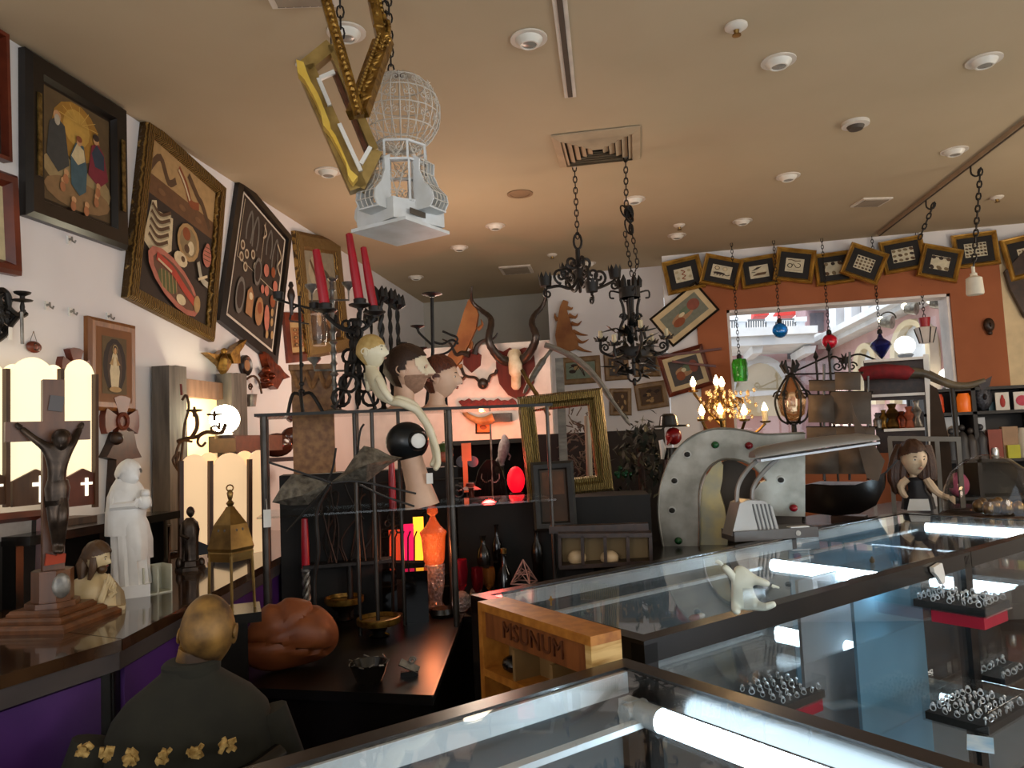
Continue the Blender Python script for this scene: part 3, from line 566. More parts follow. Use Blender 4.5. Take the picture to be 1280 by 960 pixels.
# lit screens -------------------------------------------------------------------
def lit(name,c,e): return M(name,c,.6,emit=e,c2=c)
PANEL=lit('lit_panel_near','fbe9c0',.85); PANEL2=lit('lit_panel_far','f6cf9f',.62); POST=M('screen_wood','54351c',.45,c2='3c2412',sc=8,kind='wave')
def gothic(x0,x1,z0,z1,rise=.35,n=10):
    w=x1-x0; o=[(x0,z0),(x1,z0)]
    for i in range(n+1): t=i/n; o.append((x1-w*t,z1-w*.42*(1-(1-abs(2*t-1)**1.9)**.62)))
    return o
def panels(g,pl,spec,pm,mark=True,back=()):
    for (x0,x1,yt,ys,yb,dy) in back:
        a=pl.L(x0,yb,dy);b=pl.L(x1,yt,dy); MB(pm).prism(gothic(a.x,b.x,a.z,b.z),dy,dy+.008).build('rear_panel',g)
    for k,(x0,x1,yt,yb,ym,dy,tone) in enumerate(spec):
        a=pl.L(x0,yb,dy);b=pl.L(x1,yt,dy); P=MB(pm).prism(gothic(a.x,b.x,a.z,b.z),dy,dy+.008).build('lit_panel',g)
        if ym:
            zm=pl.L(x0,ym,dy).z; xm=(a.x+b.x)/2; MB(tone).prism([(a.x,a.z),(b.x,a.z),(b.x,zm),(xm,zm+(b.x-a.x)*.22),(a.x,zm)],dy-.014,dy-.004).build('wood_gable',P)
            h=(b.x-a.x); cz=a.z+(zm-a.z)*.62
            if mark: MB(lit('lit_cross','fff6dd',1.1)).box((xm+.1*h,dy-.016,cz),(h*.09,.006,h*.55)).box((xm+.1*h,dy-.016,cz+h*.1),(h*.38,.006,h*.08)).build('lit_cross',P)
SC1=V(WL.W(WL.L(60,600,-.2)),rz=WL.rz+R(-12)); SC1=V((SC1.loc.x,SC1.loc.y,zr),rz=SC1.rz)
g=T('lit_screen','tall glowing arched panel lamp with wooden cross gables behind the crucifix','lamp',SC1)
panels(g,SC1,[(-32,8,455,634,600,0,POST),(12,70,449,634,602,0,POST),(82,118,451,634,596,0,FM)],PANEL,True,[(4,30,456,470,560,.07),(55,80,457,470,560,.07)])
for x,yt in((8,461),(76,461),(119,468)): MB(POST).bar(SC1.L(x,yt,-.012),SC1.L(x,634,-.012),5*SC1.s,.02,up=(0,1,0)).build('post',g)
MB(POST).box(((SC1.L(-32,634).x+SC1.L(119,634).x)/2,.05,.012),(SC1.L(119,634).x-SC1.L(-32,634).x,.12,.024)).build('base',g)
SC2=V(onz(272,698,CZ),rz=R(60)); s=SC2.s
g=T('lit_screen','glowing peach arched panel lamp behind the brass pyramid clock','lamp',SC2)
panels(g,SC2,[(228,259,567,698,None,0,POST),(267,309,565,698,None,0,POST),(314,336,562,698,None,0,POST)],PANEL2,False,[(252,272,565,580,640,.06),(295,318,563,580,640,.06)])
for x,yt in((226,576),(263,576),(312,574)): MB(POST).bar(SC2.L(x,yt,-.01),SC2.L(x,697,-.01),5*s,.02,up=(0,1,0)).build('post',g)
m=MB(FB)
for x0,x1 in((228,260),(266,311)):
    a=SC2.L(x0,697,-.014);b=SC2.L(x1,682,-.014); m.prism([(a.x,a.z),(b.x,a.z),(b.x,b.z),((a.x+b.x)/2,b.z+.03),(a.x,b.z)],-.03,-.012)
m.build('wood_gable',g)
# timber rack on the wall
GREYWD=M('weathered_timber','6a6259',.7,c2='4c453e',sc=6,kind='wave',stretch=(3,3,.6),bump=.2)
RK=V(WL.W(WL.L(235,560)),rz=WL.rz); g=T('timber_rack','weathered grey timber rack of posts and beam against the wall','rack',RK)
for i,(x0,x1,yt,yb) in enumerate(((188,199,460,690),(200,211,460,690),(269,278,469,600),(279,289,469,600))):
    a=RK.L(x0,yb);b=RK.L(x1,yt); MB(GREYWD).box(((a.x+b.x)/2,-.05 if i%2 else -.06,(a.z+b.z)/2),(b.x-a.x,.09,b.z-a.z)).build('post',g)
a=RK.L(205,500);b=RK.L(289,478); MB(M('rack_beam','7a5a44',.6,c2='5f432f',sc=6,kind='wave')).box(((a.x+b.x)/2,-.03,(a.z+b.z)/2),(b.x-a.x,.05,.09)).build('beam',g)
a=RK.L(212,612);b=RK.L(271,500); MB(lit('lit_panel_wall','f7d49a',.8)).box(((a.x+b.x)/2,-.008,(a.z+b.z)/2),(b.x-a.x,.01,b.z-a.z)).build('backlit_panel',g)
a=RK.L(258,565);b=RK.L(320,547); MB(DKWOOD).box(((a.x+b.x)/2,-.09,(a.z+b.z)/2),(b.x-a.x,.16,.09)).build('shelf',g)
# ball lamp
p=RK.W(RK.L(281,524,-.2)); BL=V(p,rz=WL.rz); g=T('ball_lamp','bright white ball lamp on the timber rack shelf','lamp',BL); s=BL.s
MB(lit('ball_glow','fff3d0',26)).ell((0,0,0),18*s,20,12).build('globe',g); MB(DKWOOD).lathe([(.05,-24*s),(.05,-20*s),(.03,-16*s)],n=14).build('base',g)
# iron scroll sconce in front of it
SI=V(RK.W(RK.L(245,560,-.3)),rz=WL.rz+R(-25)); g=T('scroll_sconce','rusty iron scroll sconce with two candle cups before the ball lamp','sconce',SI); s=SI.s; L=lambda x,y,d=0:SI.L(x,y,d)
RUST=M('rusty_iron','5c4028',.6,.5,c2='33231a',sc=30,bump=.3); m=MB(RUST)
for pts,r in(([(228,500),(233,494),(236,510),(231,530),(228,560),(224,585),(220,570),(226,552),(240,552)],1.6),([(222,552),(234,548),(246,546),(258,540),(276,541),(282,530)],2.6),([(258,541),(250,545),(247,553),(252,558),(257,553)],1.6),([(240,546),(246,535),(246,522),(242,514)],2.4),([(266,541),(264,535),(270,532),(274,536),(274,528)],1.4),([(220,580),(224,565),(216,575),(224,590)],1.4)): m.tube(smoothpts([L(*q) for q in pts]),r*s,6)
m.build('scrollwork',g)
for x,y in((243,515),(268,520)): MB(RUST).lathe([(2*s,-6*s),(2*s,0),(9*s,1*s),(9.5*s,3*s),(2*s,2*s),(1.5*s,6*s),(.001,7*s)],L(x,y),10).build('candle_cup',g)
MB(M('rose_cord','6e2b22',.8)).tube([L(227,494),L(226,480)],1.5*s,5).build('cord',g)
g=T('leaf_sconce','grey iron leaf bracket holding a cup under the oval frame','sconce',V(WL.W(WL.L(308,480)),rz=WL.rz)); pl=V(WL.W(WL.L(308,480)),rz=WL.rz); s=pl.s
m=MB(RUST)
for k in(-1,1): m.tube(smoothpts([pl.L(308,474,-.03),pl.L(308+9*k,470,-.05),pl.L(308+16*k,478,-.05),pl.L(308+19*k,492,-.05)]),1.5*s,6).tube(spiral(pl.L(308+5*k,484,-.04),5*s,1*s,0,3*PI*k),1*s,5)
m.build('scrollwork',g); MB(PEWTER).lathe([(5*s,-14*s),(7*s,0),(7.5*s,1*s),(.001,0)],pl.L(314,494,-.06),12).build('cup',g)

# small wall bulbs and carving behind the etagere
for x,y,r,lb in((409,514,6,'small glowing bulb at the etagere edge behind the iron candlestick'),(411,563,8,'small oval glowing bulb below the etagere edge')):
    v=Vp(x,y,3.55); s=v.s; g=T('glow_bulb',lb,'lamp',v); MB(lit('bulb_warm','fff0cf',7)).ell((0,0,0),(r*s,r*s,(5 if r==6 else 11)*s),12,8).build('bulb',g); MB(IRON).lathe([(3*s,-16*s),(4*s,-11*s),(3*s,-8*s)],n=10).cyl((0,0,-v.loc.z+CZ),(0,0,-14*s),1.5*s,n=6).build('stem',g)
v=V(WL.W(WL.L(352,552,-.12)),rz=WL.rz+R(-40)); s=v.s; g=T('polished_carving','polished dark brown wood carving on a small shelf left of the etagere','carving',v); PLW=M('polished_brown','4a2418',.15,c2='2d150e',sc=6)
MB(PLW).ell((-6*s,0,-4*s),(22*s,.05,15*s),16,10).ell((14*s,0,6*s),(15*s,.04,12*s),14,8).tube(smoothpts([(14*s,0,10*s),(24*s,0,24*s),(17*s,0,32*s),(10*s,0,26*s)]),4*s,8).build('carving',g); MB(DKWOOD).box((2*s,0,-22*s),(70*s,.12,5*s)).build('shelf',g)
# ================================================================ FIGURES
def bump(x,c,w): return math.exp(-((x-c)/w)**2)
def head_fn(male=0,nose=1):
    """face looks along -y; unit ellipsoid in, shaped head out (scale: half height 1)"""
    def f(p):
        z=p.z; fr=-p.y; x=p.x
        low=max(0,-z)
        k=1-.30*low**1.6*(1 if fr>-.2 else .6)
        sx=.70*k; sy=.88*(1-.12*low)
        X=x*sx; Y=p.y*sy
        if fr>0:
            ax=abs(x)
            Y-=fr*nose*(.27*bump(ax,0,.12)*bump(z,-.24,.13)+.13*bump(ax,0,.10)*bump(z,-.05,.16))
            Y-=fr*.05*bump(z,.16,.1)*bump(ax,.25,.25)
            Y+=fr*.11*bump(ax,.33,.15)*bump(z,.03,.11)
            Y-=fr*.06*bump(ax,0,.22)*bump(z,-.47,.07)
            Y+=fr*.04*bump(ax,0,.25)*bump(z,-.40,.04)
            Y-=fr*(.10+.05*male)*bump(ax,0,.3)*bump(z,-.80,.16)
            Y-=fr*.04*bump(ax,.45,.2)*bump(z,-.2,.2)
        else:
            Y*=1-.50*min(1,low)**1.2; X*=1-.12*low
        return Vector((X,Y,z))
    return f
def head(mb,c,h,rz=0,tilt=0,male=0,n=32,m=24,roll=0):
    rot=Matrix.Rotation(rz,3,'Z')@Matrix.Rotation(tilt,3,'X')@Matrix.Rotation(roll,3,'Y'); mb.ell(c,(h/2,)*3,n,m,rot,head_fn(male)); return rot
def face_parts(g,c,h,rot,eye=True,lipm=None,ears=None,irism=None,par=None,male=0):
    c=Vector(c); q=lambda x,y,z:c+rot@Vector((x*h/2,y*h/2,z*h/2))
    if eye:
        m=MB(M('eye_white','efeae0',.2)); mi=MB(irism or M('iris_dark','2a211d',.15)); mb=MB(M('brow_hair','4a3123',.8))
        for k in(-1,1):
            m.ell(q(.24*k,-.72,.03),(h*.055,h*.03,h*.032),10,6,rot); mi.ell(q(.24*k,-.775,.03),(h*.024,h*.012,h*.026),8,6,rot)
            mb.tube([q(.10*k,-.84,.15),q(.24*k,-.83,.21),q(.38*k,-.70,.17)],[h*.008,h*.014,h*.006],5)
        m.build('eye',g); mi.build('iris',g); mb.build('eyebrow',g)
    if lipm: MB(lipm).ell(q(0,-.86,-.44),(h*.075,h*.03,h*.016),10,6,rot).ell(q(0,-.84,-.505),(h*.06,h*.03,h*.018),10,6,rot).build('lips',g)
    if ears:
        for k in(-1,1):
            r2=rot@Matrix.Rotation(k*.35,3,'Z'); MB(ears).ell(q(.66*k,.05,-.06),(h*.035,h*.09,h*.15),12,8,r2).torus(q(.71*k,.04,-.02),h*.085,h*.02,rot@Vector((1,0,.1)),12,6,sx=1.3).build('ear',g)
def hair_cap(c,h,rot,m,front=.35,low=-.35,sc=1.07,fringe=0,n=96,mm=66,bumps=.02):
    """hair shell: copy of the head surface pushed out, kept off the face"""
    b=MB(m); f0=head_fn(0,0); c=Vector(c); idx={}; vs=[]; fs=[]
    P=[]
    for i in range(mm+1):
        t=PI*i/mm
        for k in range(n):
            a=2*PI*k/n; p=Vector((math.sin(t)*math.cos(a),math.sin(t)*math.sin(a),-math.cos(t))); q=f0(p)*(sc+bumps*math.sin(9*a+5*t)*math.sin(7*t))
            P.append((p,q))
    def ok(p):
        fr=-p.y; z=p.z
        lim=front+.12*math.sin(5*p.x)*.3-.55*max(0,abs(p.x)-.45)     # hairline lowers towards the temples
        if z>lim: return True
        if z>-.05: return fr<.12+.25*max(0,z)
        if z>-.2: return fr<-.12
        return fr<-.22 and z>low-.45
    for i in range(mm):
        for k in range(n):
            q=(i*n+k,i*n+(k+1)%n,(i+1)*n+(k+1)%n,(i+1)*n+k)
            mid=sum((P[j][0] for j in q),Vector())/4
            if ok(mid): fs.append(q)
    vs=[c+rot@(q*(h/2)) for p,q in P]; b.add(vs,fs); return b
def skin(name,parent,joints,edges,m,root=0,sub=2,label=None):
    me=bpy.data.meshes.new(name); me.from_pydata([tuple(j[:3]) for j in joints],edges,[]); me.materials.append(m)
    o=bpy.data.objects.new(name,me); COL.objects.link(o); o.parent=parent
    md=o.modifiers.new('skin','SKIN'); md.use_smooth_shade=True
    for i,j in enumerate(joints):
        sv=me.skin_vertices[0].data[i]; r=j[3]; sv.radius=(r,r) if not isinstance(r,tuple) else r; sv.use_root=(i==root)
    s2=o.modifiers.new('sub','SUBSURF'); s2.levels=sub; s2.render_levels=sub
    return o
def folds(mb,prof,c=(0,0,0),n=28,k=7,amp=.06,sx=1,sy=1,ph=0,grow=True):
    """robe: lathe whose section ripples into folds"""
    c=Vector(c); v=[];f=[];m=len(prof)
    for i,(r,z,*off) in enumerate(prof):
        ox=off[0] if off else 0; am=amp*((1-i/(m-1)) if grow else 1)
        for j in range(n):
            a=2*PI*j/n; rr=r*(1+am*math.sin(k*a+ph+.6*i)+am*.5*math.sin((2*k+1)*a)); v.append(c+Vector((ox+rr*sx*math.cos(a),rr*sy*math.sin(a),z)))
    for i in range(m-1):
        for j in range(n): f.append((i*n+j,i*n+(j+1)%n,(i+1)*n+(j+1)%n,(i+1)*n+j))
    f+=[tuple(range(n-1,-1,-1)),tuple((m-1)*n+j for j in range(n))]
    return mb.add(v,f)
# ---- crucifix on the counter
CX=Vz(66,779,CZ,turn=8); s=CX.s; g=T('crucifix','tall wooden table crucifix with a bronze figure on a stepped base','crucifix',CX)
WD=M('crucifix_wood','6f4322',.35,c2='4d2c14',sc=5,kind='wave',stretch=(3,3,.5)); BRZ=M('dark_bronze','4f4136',.35,.7,c2='2d241d',sc=25,bump=.2)
z=0
for hw,hh in((.128,.020),(.100,.015),(.080,.016)):
    MB(WD).lathe([(hw*1.41,z),(hw*1.41,z+hh*.5),(hw*1.33,z+hh*.75),(hw*1.30,z+hh)],n=4).build('base_step',g,smooth=False); z+=hh
def oct_(mb,r,z0,z1,r2=None): return mb.lathe([(r,z0),(r2 or r,z1)],n=8)
m=MB(WD); oct_(m,.07,z,z+.015); oct_(m,.054,z+.015,CX.L(62,712).z); m.build('pedestal',g,smooth=False); MB(PEWTER).ell((.014,-.052,z+.06),(.024,.008,.036),12,8).build('medallion',g)
zt=CX.L(61,475).z; zb=CX.L(62,712).z; aw=CX.L(114,539).x; za=CX.L(60,527).z; zc=CX.L(60,551).z; hw=12.5*s
MB(WD).box((0,0,(zt+zb)/2),(2*hw*.95,.04,zt-zb)).build('upright',g); MB(WD).box((-.012,-.001,(za+zc)/2),(2*aw*1.06,.042,za-zc)).build('crossbar',g)
MB(GREYT).box((.005,-.024,CX.L(64,505).z),(.036,.006,.045),rot=Matrix.Rotation(R(8),3,'Y')).build('title_plate',g)
MB(M('red_cloth','a33a1c',.8)).prism([(-.024,0),(.026,.003),(.028,.028),(.014,.032),(.004,.025),(-.02,.034)],-.035,-.02).build('red_ribbon',g).location=(0,0,CX.L(62,705).z)
K=lambda x,y,d=-.055:tuple(CX.L(x,y,d))
J=[(*K(72,604),.024),(*K(71,588),.021),(*K(73,570),.027),(*K(74,556,-.06),.013),(*K(58,559),.015),(*K(42,548,-.045),.0105),(*K(26,535,-.03),.009),(*K(88,557),.015),(*K(95,546,-.045),.0105),(*K(100,535,-.03),.009),
   (*K(67,620),.021),(*K(67,648,-.075),.017),(*K(70,680,-.045),.011),(*K(71,693,-.06),.010),(*K(78,620),.021),(*K(78,648,-.08),.017),(*K(76,680,-.045),.011),(*K(75,693,-.06),.010)]
skin('bronze_figure',g,J,[(0,1),(1,2),(2,3),(2,4),(4,5),(5,6),(2,7),(7,8),(8,9),(0,10),(10,11),(11,12),(12,13),(0,14),(14,15),(15,16),(16,17)],BRZ,0,2)
m=MB(BRZ); head(m,K(77,550,-.075),.062,R(-15),R(25),n=20,m=16); m.ell(K(77,547,-.068),(.026,.027,.026),10,8).build('bronze_head',g)
m=MB(BRZ).tube([K(26,535,-.03),K(22,532,-.03),K(20,529,-.03)],[.009,.008,.004],6).build('hand',g)
MB(BRZ).tube([K(100,535,-.03),K(102,531,-.03),K(103,528,-.03)],[.009,.008,.004],6).build('hand',g)
m=MB(BRZ); folds(m,[(.028,-.035),(.032,0),(.027,.022)],K(72,610),k=5,sy=.8); m.build('loincloth',g)
# ---- white standing madonna
MV=Vz(163,745,CZ,turn=0); s=MV.s; WST=M('white_plaster','ece8e2',.45,c2='ddd8d0',sc=12)
g=T('plaster_statue','tall white plaster statue of a veiled lady on the counter','statue',MV); Z=lambda y:MV.L(160,y).z
m=MB(WST); m.box((0,0,.02),(.12,.10,.04)); 
folds(m,[(.056,.035,.005),(.056,Z(715),.002),(.055,Z(690),0),(.053,Z(660),-.004),(.051,Z(640),-.006),(.052,Z(622),-.004),(.048,Z(610),-.006),(.038,Z(603),-.008),(.026,Z(600),-.006)],n=40,k=9,amp=.09,sx=1.02,sy=.8)
m.build('robe',g)
m=MB(WST); hh=34*s; cz=Z(594); hc=(-.003,-.004,cz); rot=head(m,hc,hh,R(38),R(8),n=24,m=18); m.cyl((-.004,0,cz-hh*.7),(-.004,0,cz-.2*hh),.02,.018,10); m.build('head',g)
m=MB(WST); v=hair_cap((hc[0],hc[1]+.004,cz),hh*1.12,rot,WST,.45,-.9); folds(v,[(.058,Z(668),-.016),(.062,Z(640),-.012),(.058,Z(620),-.012),(.044,Z(607),-.012),(.030,Z(598),-.011)],n=30,k=5,amp=.05,sy=.75); v.build('veil',g)
m=MB(WST)
for k in(1,-1): m.tube([(-.045*k if k>0 else .04,-.01,Z(615)),(-.05*k if k>0 else .052,-.03,Z(632)),(.02 if k>0 else .035,-.055,Z(630)),(.026,-.062,Z(622))],[.018,.017,.014,.007],8)
m.build('arms',g); m=MB(WST); folds(m,[(.052,Z(700),.012),(.055,Z(676),.01),(.052,Z(655),.004),(.046,Z(640),-.004)],n=30,k=4,amp=.14,sy=.85); m.build('sash',g)
m=MB(WST).ell((.045,-.05,Z(628)),(.022,.02,.026),10,8).ell((.048,-.055,Z(617)),.014,10,8); m.build('held_child',g)
# ---- painted bust
BU=Vz(122,764,CZ,turn=0); s=BU.s; g=T('painted_bust','painted plaster bust with long brown hair between crucifix and white statue','bust',BU)
PL=M('plaster_cream','d9c397',.5,c2='c9ad7c',sc=14); HB=M('painted_hair','5c3f22',.5,c2='41290f',sc=22,bump=.5); Z=lambda y:BU.L(120,y).z
m=MB(PL); m.slab([(-30*s,-.035),(10*s,-.055),(30*s,-.03),(32*s,.03),(-30*s,.04)],0,.012); folds(m,[(27*s,.01,-3*s),(27*s,Z(735),-4*s),(20*s,Z(722),-5*s),(9*s,Z(716),-3*s),(8*s,Z(708),-2*s)],sy=.62,k=4,amp=.05); m.build('bust',g)
m=MB(PL); hc=(-1*s,-.005,Z(697)); hh=36*s; rot=head(m,hc,hh,R(58),R(8),male=1); m.build('head',g)
face_parts(g,hc,hh,rot,True,M('painted_lips','8e4a3a',.5),None,None); m=hair_cap((hc[0],hc[1]+.003,hc[2]+.002),hh*1.06,rot,HB,.40,-.75,1.1)
m.tube([(-10*s,.01,Z(690)),(-16*s,.0,Z(705)),(-17*s,-.01,Z(722))],[7*s,8*s,4*s],8).tube([(-4*s,-.03,Z(695)),(-5*s,-.035,Z(710)),(-9*s,-.035,Z(722))],[4*s,5*s,2*s],8); m.build('hair',g)
MB(HB).ell((hc[0]+6*s,hc[1]-.016,Z(711)),(6*s,.014,6*s)).build('beard',g); MB(M('bust_cape','8a4a2c',.6)).bar((-26*s,-.045,.02),(-12*s,-.055,.02),.025,.01).build('red_hem',g)
m=MB(PL)
m.tube([(2*s,-.045,.03),(8*s,-.055,.07),(10*s,-.055,.10)],[.012,.01,.007],8)
for k in range(4): m.tube([(9*s+k*2*s,-.058,.085-.006*k),(12*s+k*2*s,-.066,.105-.008*k),(12.5*s+k*2*s,-.066,.118-.009*k)],[.005,.005,.0035],6)
m.tube([(14*s,-.05,.05),(19*s,-.058,.06),(16*s,-.066,.075)],[.009,.006,.004],6); m.build('raised_hand',g)
m=MB(M('painted_mantle','a08a66',.6)); folds(m,[(16*s,.012,14*s),(15*s,.05,14*s),(9*s,.085,11*s)],sy=.55,k=6,amp=.12); m.build('mantle',g)
# ---- box, icon, figurine, pyramid
B1=Vz(197,742,CZ,turn=25); s=B1.s; g=T('white_box','small open white box right of the white statue','box',B1); m=MB(M('box_white','c9c7b2',.6))
for c,d in(((-17*s,.03,17*s),(.004,.07,34*s)),((17*s,.03,17*s),(.004,.07,34*s)),((0,.03,.002),(34*s,.07,.004)),((0,.065,17*s),(34*s,.004,34*s)),((0,.03,17*s),(.004,.07,34*s))): m.box(c,d)
m.build('box',g); B2=Vz(200,706,CZ,turn=10); pl=B2; g=picture('icon_frame','small dark icon frame leaning behind the open white box',V(B2.loc+Vector((0,0,0)),rz=B2.rz),[(186,654),(208,658),(216,706),(184,708)],[(0,.02),(.1,.03),(.2,.015)],DKWOOD,C_('icon_brown','4a3120'),lambda a:(a.ell(0,.1,.25,.25,rust),a.poly([(-.4,-.5),(.4,-.5),(.2,0),(-.2,0)],sepia)))
B3=Vz(238,712,CZ,turn=0); s=B3.s; g=T('bronze_statuette','small dark standing robed statuette before the peach lit panel','statue',B3); Z=lambda y:B3.L(238,y).z
m=MB(BRZ).lathe([(18*s,0),(17*s,4*s),(13*s,5*s),(12*s,11*s),(9*s,12*s)],n=6); folds(m,[(9.5*s,11*s),(9*s,Z(690)),(9.5*s,Z(672)),(11*s,Z(662)),(9.5*s,Z(653)),(4*s,Z(647))],k=6,amp=.12,sy=.8); m.tube([(-9*s,0,Z(655)),(-10*s,-.01,Z(668)),(-2*s,-.03,Z(672))],[3.5*s,3*s,2*s],7); head(m,(1*s,0,Z(640)),14*s,R(20),n=16,m=12); m.build('figure',g)
MB(BRZ).ell((-13*s,-.01,9*s),(4*s,.012,8*s)).build('base_ornament',g); MB(BRZ).ell((13*s,0,8*s),(4*s,.012,6*s)).build('base_ornament',g)
PY=Vp(290,762,2.35); s=PY.s; S('pedestal','slim black pedestal under the brass pyramid','pedestal',MB(BLACK).box((0,0,-PY.loc.z+.02),(.2,.2,.04)).box((0,0,-PY.loc.z/2),(.09,.09,PY.loc.z-.06)).box((0,0,-.015),(.17,.17,.03)),PY); g=T('pyramid_clock','openwork brass pyramid ornament on four slim legs at the counter end','ornament',PY); Z=lambda y:PY.L(288,y).z
p4=[(23*s,Z(688)),(24*s,Z(684)),(17*s,Z(655)),(6*s,Z(637)),(4*s,Z(633))]
MB(BRASS).lathe([(r*1.15,z) for r,z in p4],n=4).build('pyramid',g,smooth=False)
m=MB(SLOT)
for k in range(4):
    a=PI/4+PI/2*k
    for u in(-1,1):
        for (h,r) in((Z(662),3),(Z(675),3.5)): m.ell((13*s*math.cos(a)-u*5*s*math.sin(a),13*s*math.sin(a)+u*5*s*math.cos(a),h),(r*s,r*s,r*s),8,6)
m.build('cutout',g)
for k in range(4):
    a=PI/2*k; MB(BRASS).tube([(27*s*math.cos(a),27*s*math.sin(a),0),(25*s*math.cos(a),25*s*math.sin(a),Z(700)),(24*s*math.cos(a),24*s*math.sin(a),Z(686))],2*s,6).build('leg',g)
MB(BRASS).lathe([(26*s,Z(700)),(27*s,Z(690)),(25*s,Z(686))],n=4).build('apron',g,smooth=False)
MB(BRASS).lathe([(3*s,Z(633)),(5*s,Z(629)),(2*s,Z(625)),(3*s,Z(622)),(4*s,Z(616)),(1.5*s,Z(612))],n=10).torus((0,0,Z(610)),4*s,1*s,(0,1,0)).build('finial',g)
# ---- mannequin in the green jacket, seen from behind
MN=Vp(242,960,1.75); s=MN.s; L=lambda x,y,d=0:Vector(MN.L(x,y,d)); zt=L(242,840).z
base=Vector((MN.loc.x,MN.loc.y,0)); g=T('mannequin','bald weathered mannequin in a dark green jacket seen from behind','mannequin',V(base,rz=MN.rz)); dz=MN.loc.z
OL=M('olive_jacket','25241a',.9,c2='1d1c14',sc=12,bump=.25); AGE=M('aged_skin','9c7438',.55,c2='3a2612',sc=13,detail=6)
m=MB(OL); rows=[(-60,30,1.0,.62),(-20,34,1.0,.6),(990-960,0,0,0)]
prof=[(.155,.95,.11),(.17,1.0,.115),(.19,1.05,.12)]
# torso: stacked elliptical sections (half width, z, half depth)
secs=[(.17,dz-.42,.11),(.185,dz-.25,.12),(.20,dz-.1,.125),(.205,L(0,945).z+dz,.125),(.20,L(0,915).z+dz,.122),(.185,L(0,890).z+dz,.112),(.15,L(0,868).z+dz,.095),(.10,L(0,850).z+dz,.075),(.068,L(0,838).z+dz,.062),(.060,L(0,828).z+dz,.058)]
v=[];f=[];n=36; cx=L(238,900).x
for w,z,d in secs:
    for k in range(n):
        a=2*PI*k/n; c_,s_=math.cos(a),math.sin(a); wv=1+.018*math.sin(5*a+z*30); v.append((cx+.93*w*wv*math.copysign(abs(c_)**.8,c_),d*wv*math.copysign(abs(s_)**.8,s_),z))
for i in range(len(secs)-1):
    for k in range(n): f.append((i*n+k,i*n+(k+1)%n,(i+1)*n+(k+1)%n,(i+1)*n+k))
f.append(tuple((len(secs)-1)*n+k for k in range(n))); m.add(v,f)
m.tube([(cx-.19,0,L(0,905).z+dz),(cx-.23,-.01,dz-.02),(cx-.24,-.02,dz-.3)],[.055,.06,.055],12).tube([(cx+.165,0,L(0,905).z+dz),(cx+.20,-.01,dz-.02),(cx+.20,-.02,dz-.3)],[.055,.06,.055],12)
m.build('jacket',g)
MB(OL).lathe([(.064,L(0,842).z+dz),(.066,L(0,828).z+dz),(.058,L(0,824).z+dz)],(cx+.004,0,0),20).build('collar',g)
m=MB(AGE); hc=(L(260,792).x,0,L(260,790).z+dz); rot=head(m,hc,.178,R(168),R(-4),male=1); m.tube([(L(245,838).x,.01,L(0,838).z+dz),(L(250,815).x,.005,L(0,812).z+dz)],[.05,.048],14); m.build('head',g); face_parts(g,hc,.178,rot,True,M('aged_lips','6d3b24',.6),AGE)
m=MB(DKWOOD).box((cx,0,(dz-.42)/2+.02),(.05,.05,dz-.42)).lathe([(.2,0),(.2,.03),(.04,.05)],(cx,0,0),20); m.build('stand',g)
SQ=MB(BLACK); p0=L(60,950)+Vector((0,0,dz)); 
SQ.tube(smoothpts([(L(70,950).x,-.15,L(0,962).z+dz),(L(130,938).x,-.17,L(0,950).z+dz),(L(200,945).x,-.17,L(0,955).z+dz),(L(290,940).x,-.16,L(0,955).z+dz),(L(345,930).x,-.1,L(0,945).z+dz)]),.028,10); sh=SQ.build('trimmed_shawl',g)
for x,y,w in((106,936,9),(134,942,10),(165,945,10),(205,945,9),(245,940,10),(284,932,10)):
    a=L(x,y,-.19)+Vector((0,0,dz)); m=MB(M('gold_tuft','cfae6b',.8,c2='8a6a30',sc=80)); 
    for q in range(9): m.box(a+Vector((random.uniform(-1,1)*w*s*.6,random.uniform(-.006,.004),random.uniform(-1,1)*w*s*.5)),(w*s*.9,.01,w*s*.45),rot=Matrix.Rotation(random.random()*3,3,'Y'))
    m.build('gold_tuft',sh)
# ================================================================ CENTRAL TABLE
TZ=.75
t0,t1,t2=onz(541,869,TZ),onz(588,790,TZ),onz(270,858,TZ)
dx=(t0-t2).normalized(); dyv=Vector((-dx.y,dx.x,0))
TB=V((t0+t2)/2,rz=math.atan2(dx.y,dx.x)); w=(t0-t2).length; g=T('black_table','glossy black lacquer table with dark trinkets in the middle','table',V(Vector((TB.loc.x,TB.loc.y,0)),rz=TB.rz))
qq=t1-TB.loc; ex=qq.dot(TB.X)-w/2
def tabpoly(grow=0): return [(-w/2-.08-grow,-grow),(w/2+grow,-grow),(w/2+ex*2.2+grow,1.0),(-w/2-.08-grow,1.0)]
MB(M('table_lacquer','120f0d',.3,c2='0b0908',sc=5)).slab(tabpoly(),TZ-.03,TZ).build('tabletop',g); MB(BLACK).slab([(-w/2-.05,.03),(w/2-.02,.03),(w/2+ex*2-.02,.95),(-w/2-.05,.95)],.05,TZ-.03).build('cabinet',g)
m=MB(M('edge_metal','6a655c',.3,.8)); m.bar((w/2,-.001,TZ-.002),(w/2+ex*2.2,1.0,TZ-.002),.006).build('edge_strip',g)
def onT(x,y,z=TZ,turn=0): return Vz(x,y,z,turn)
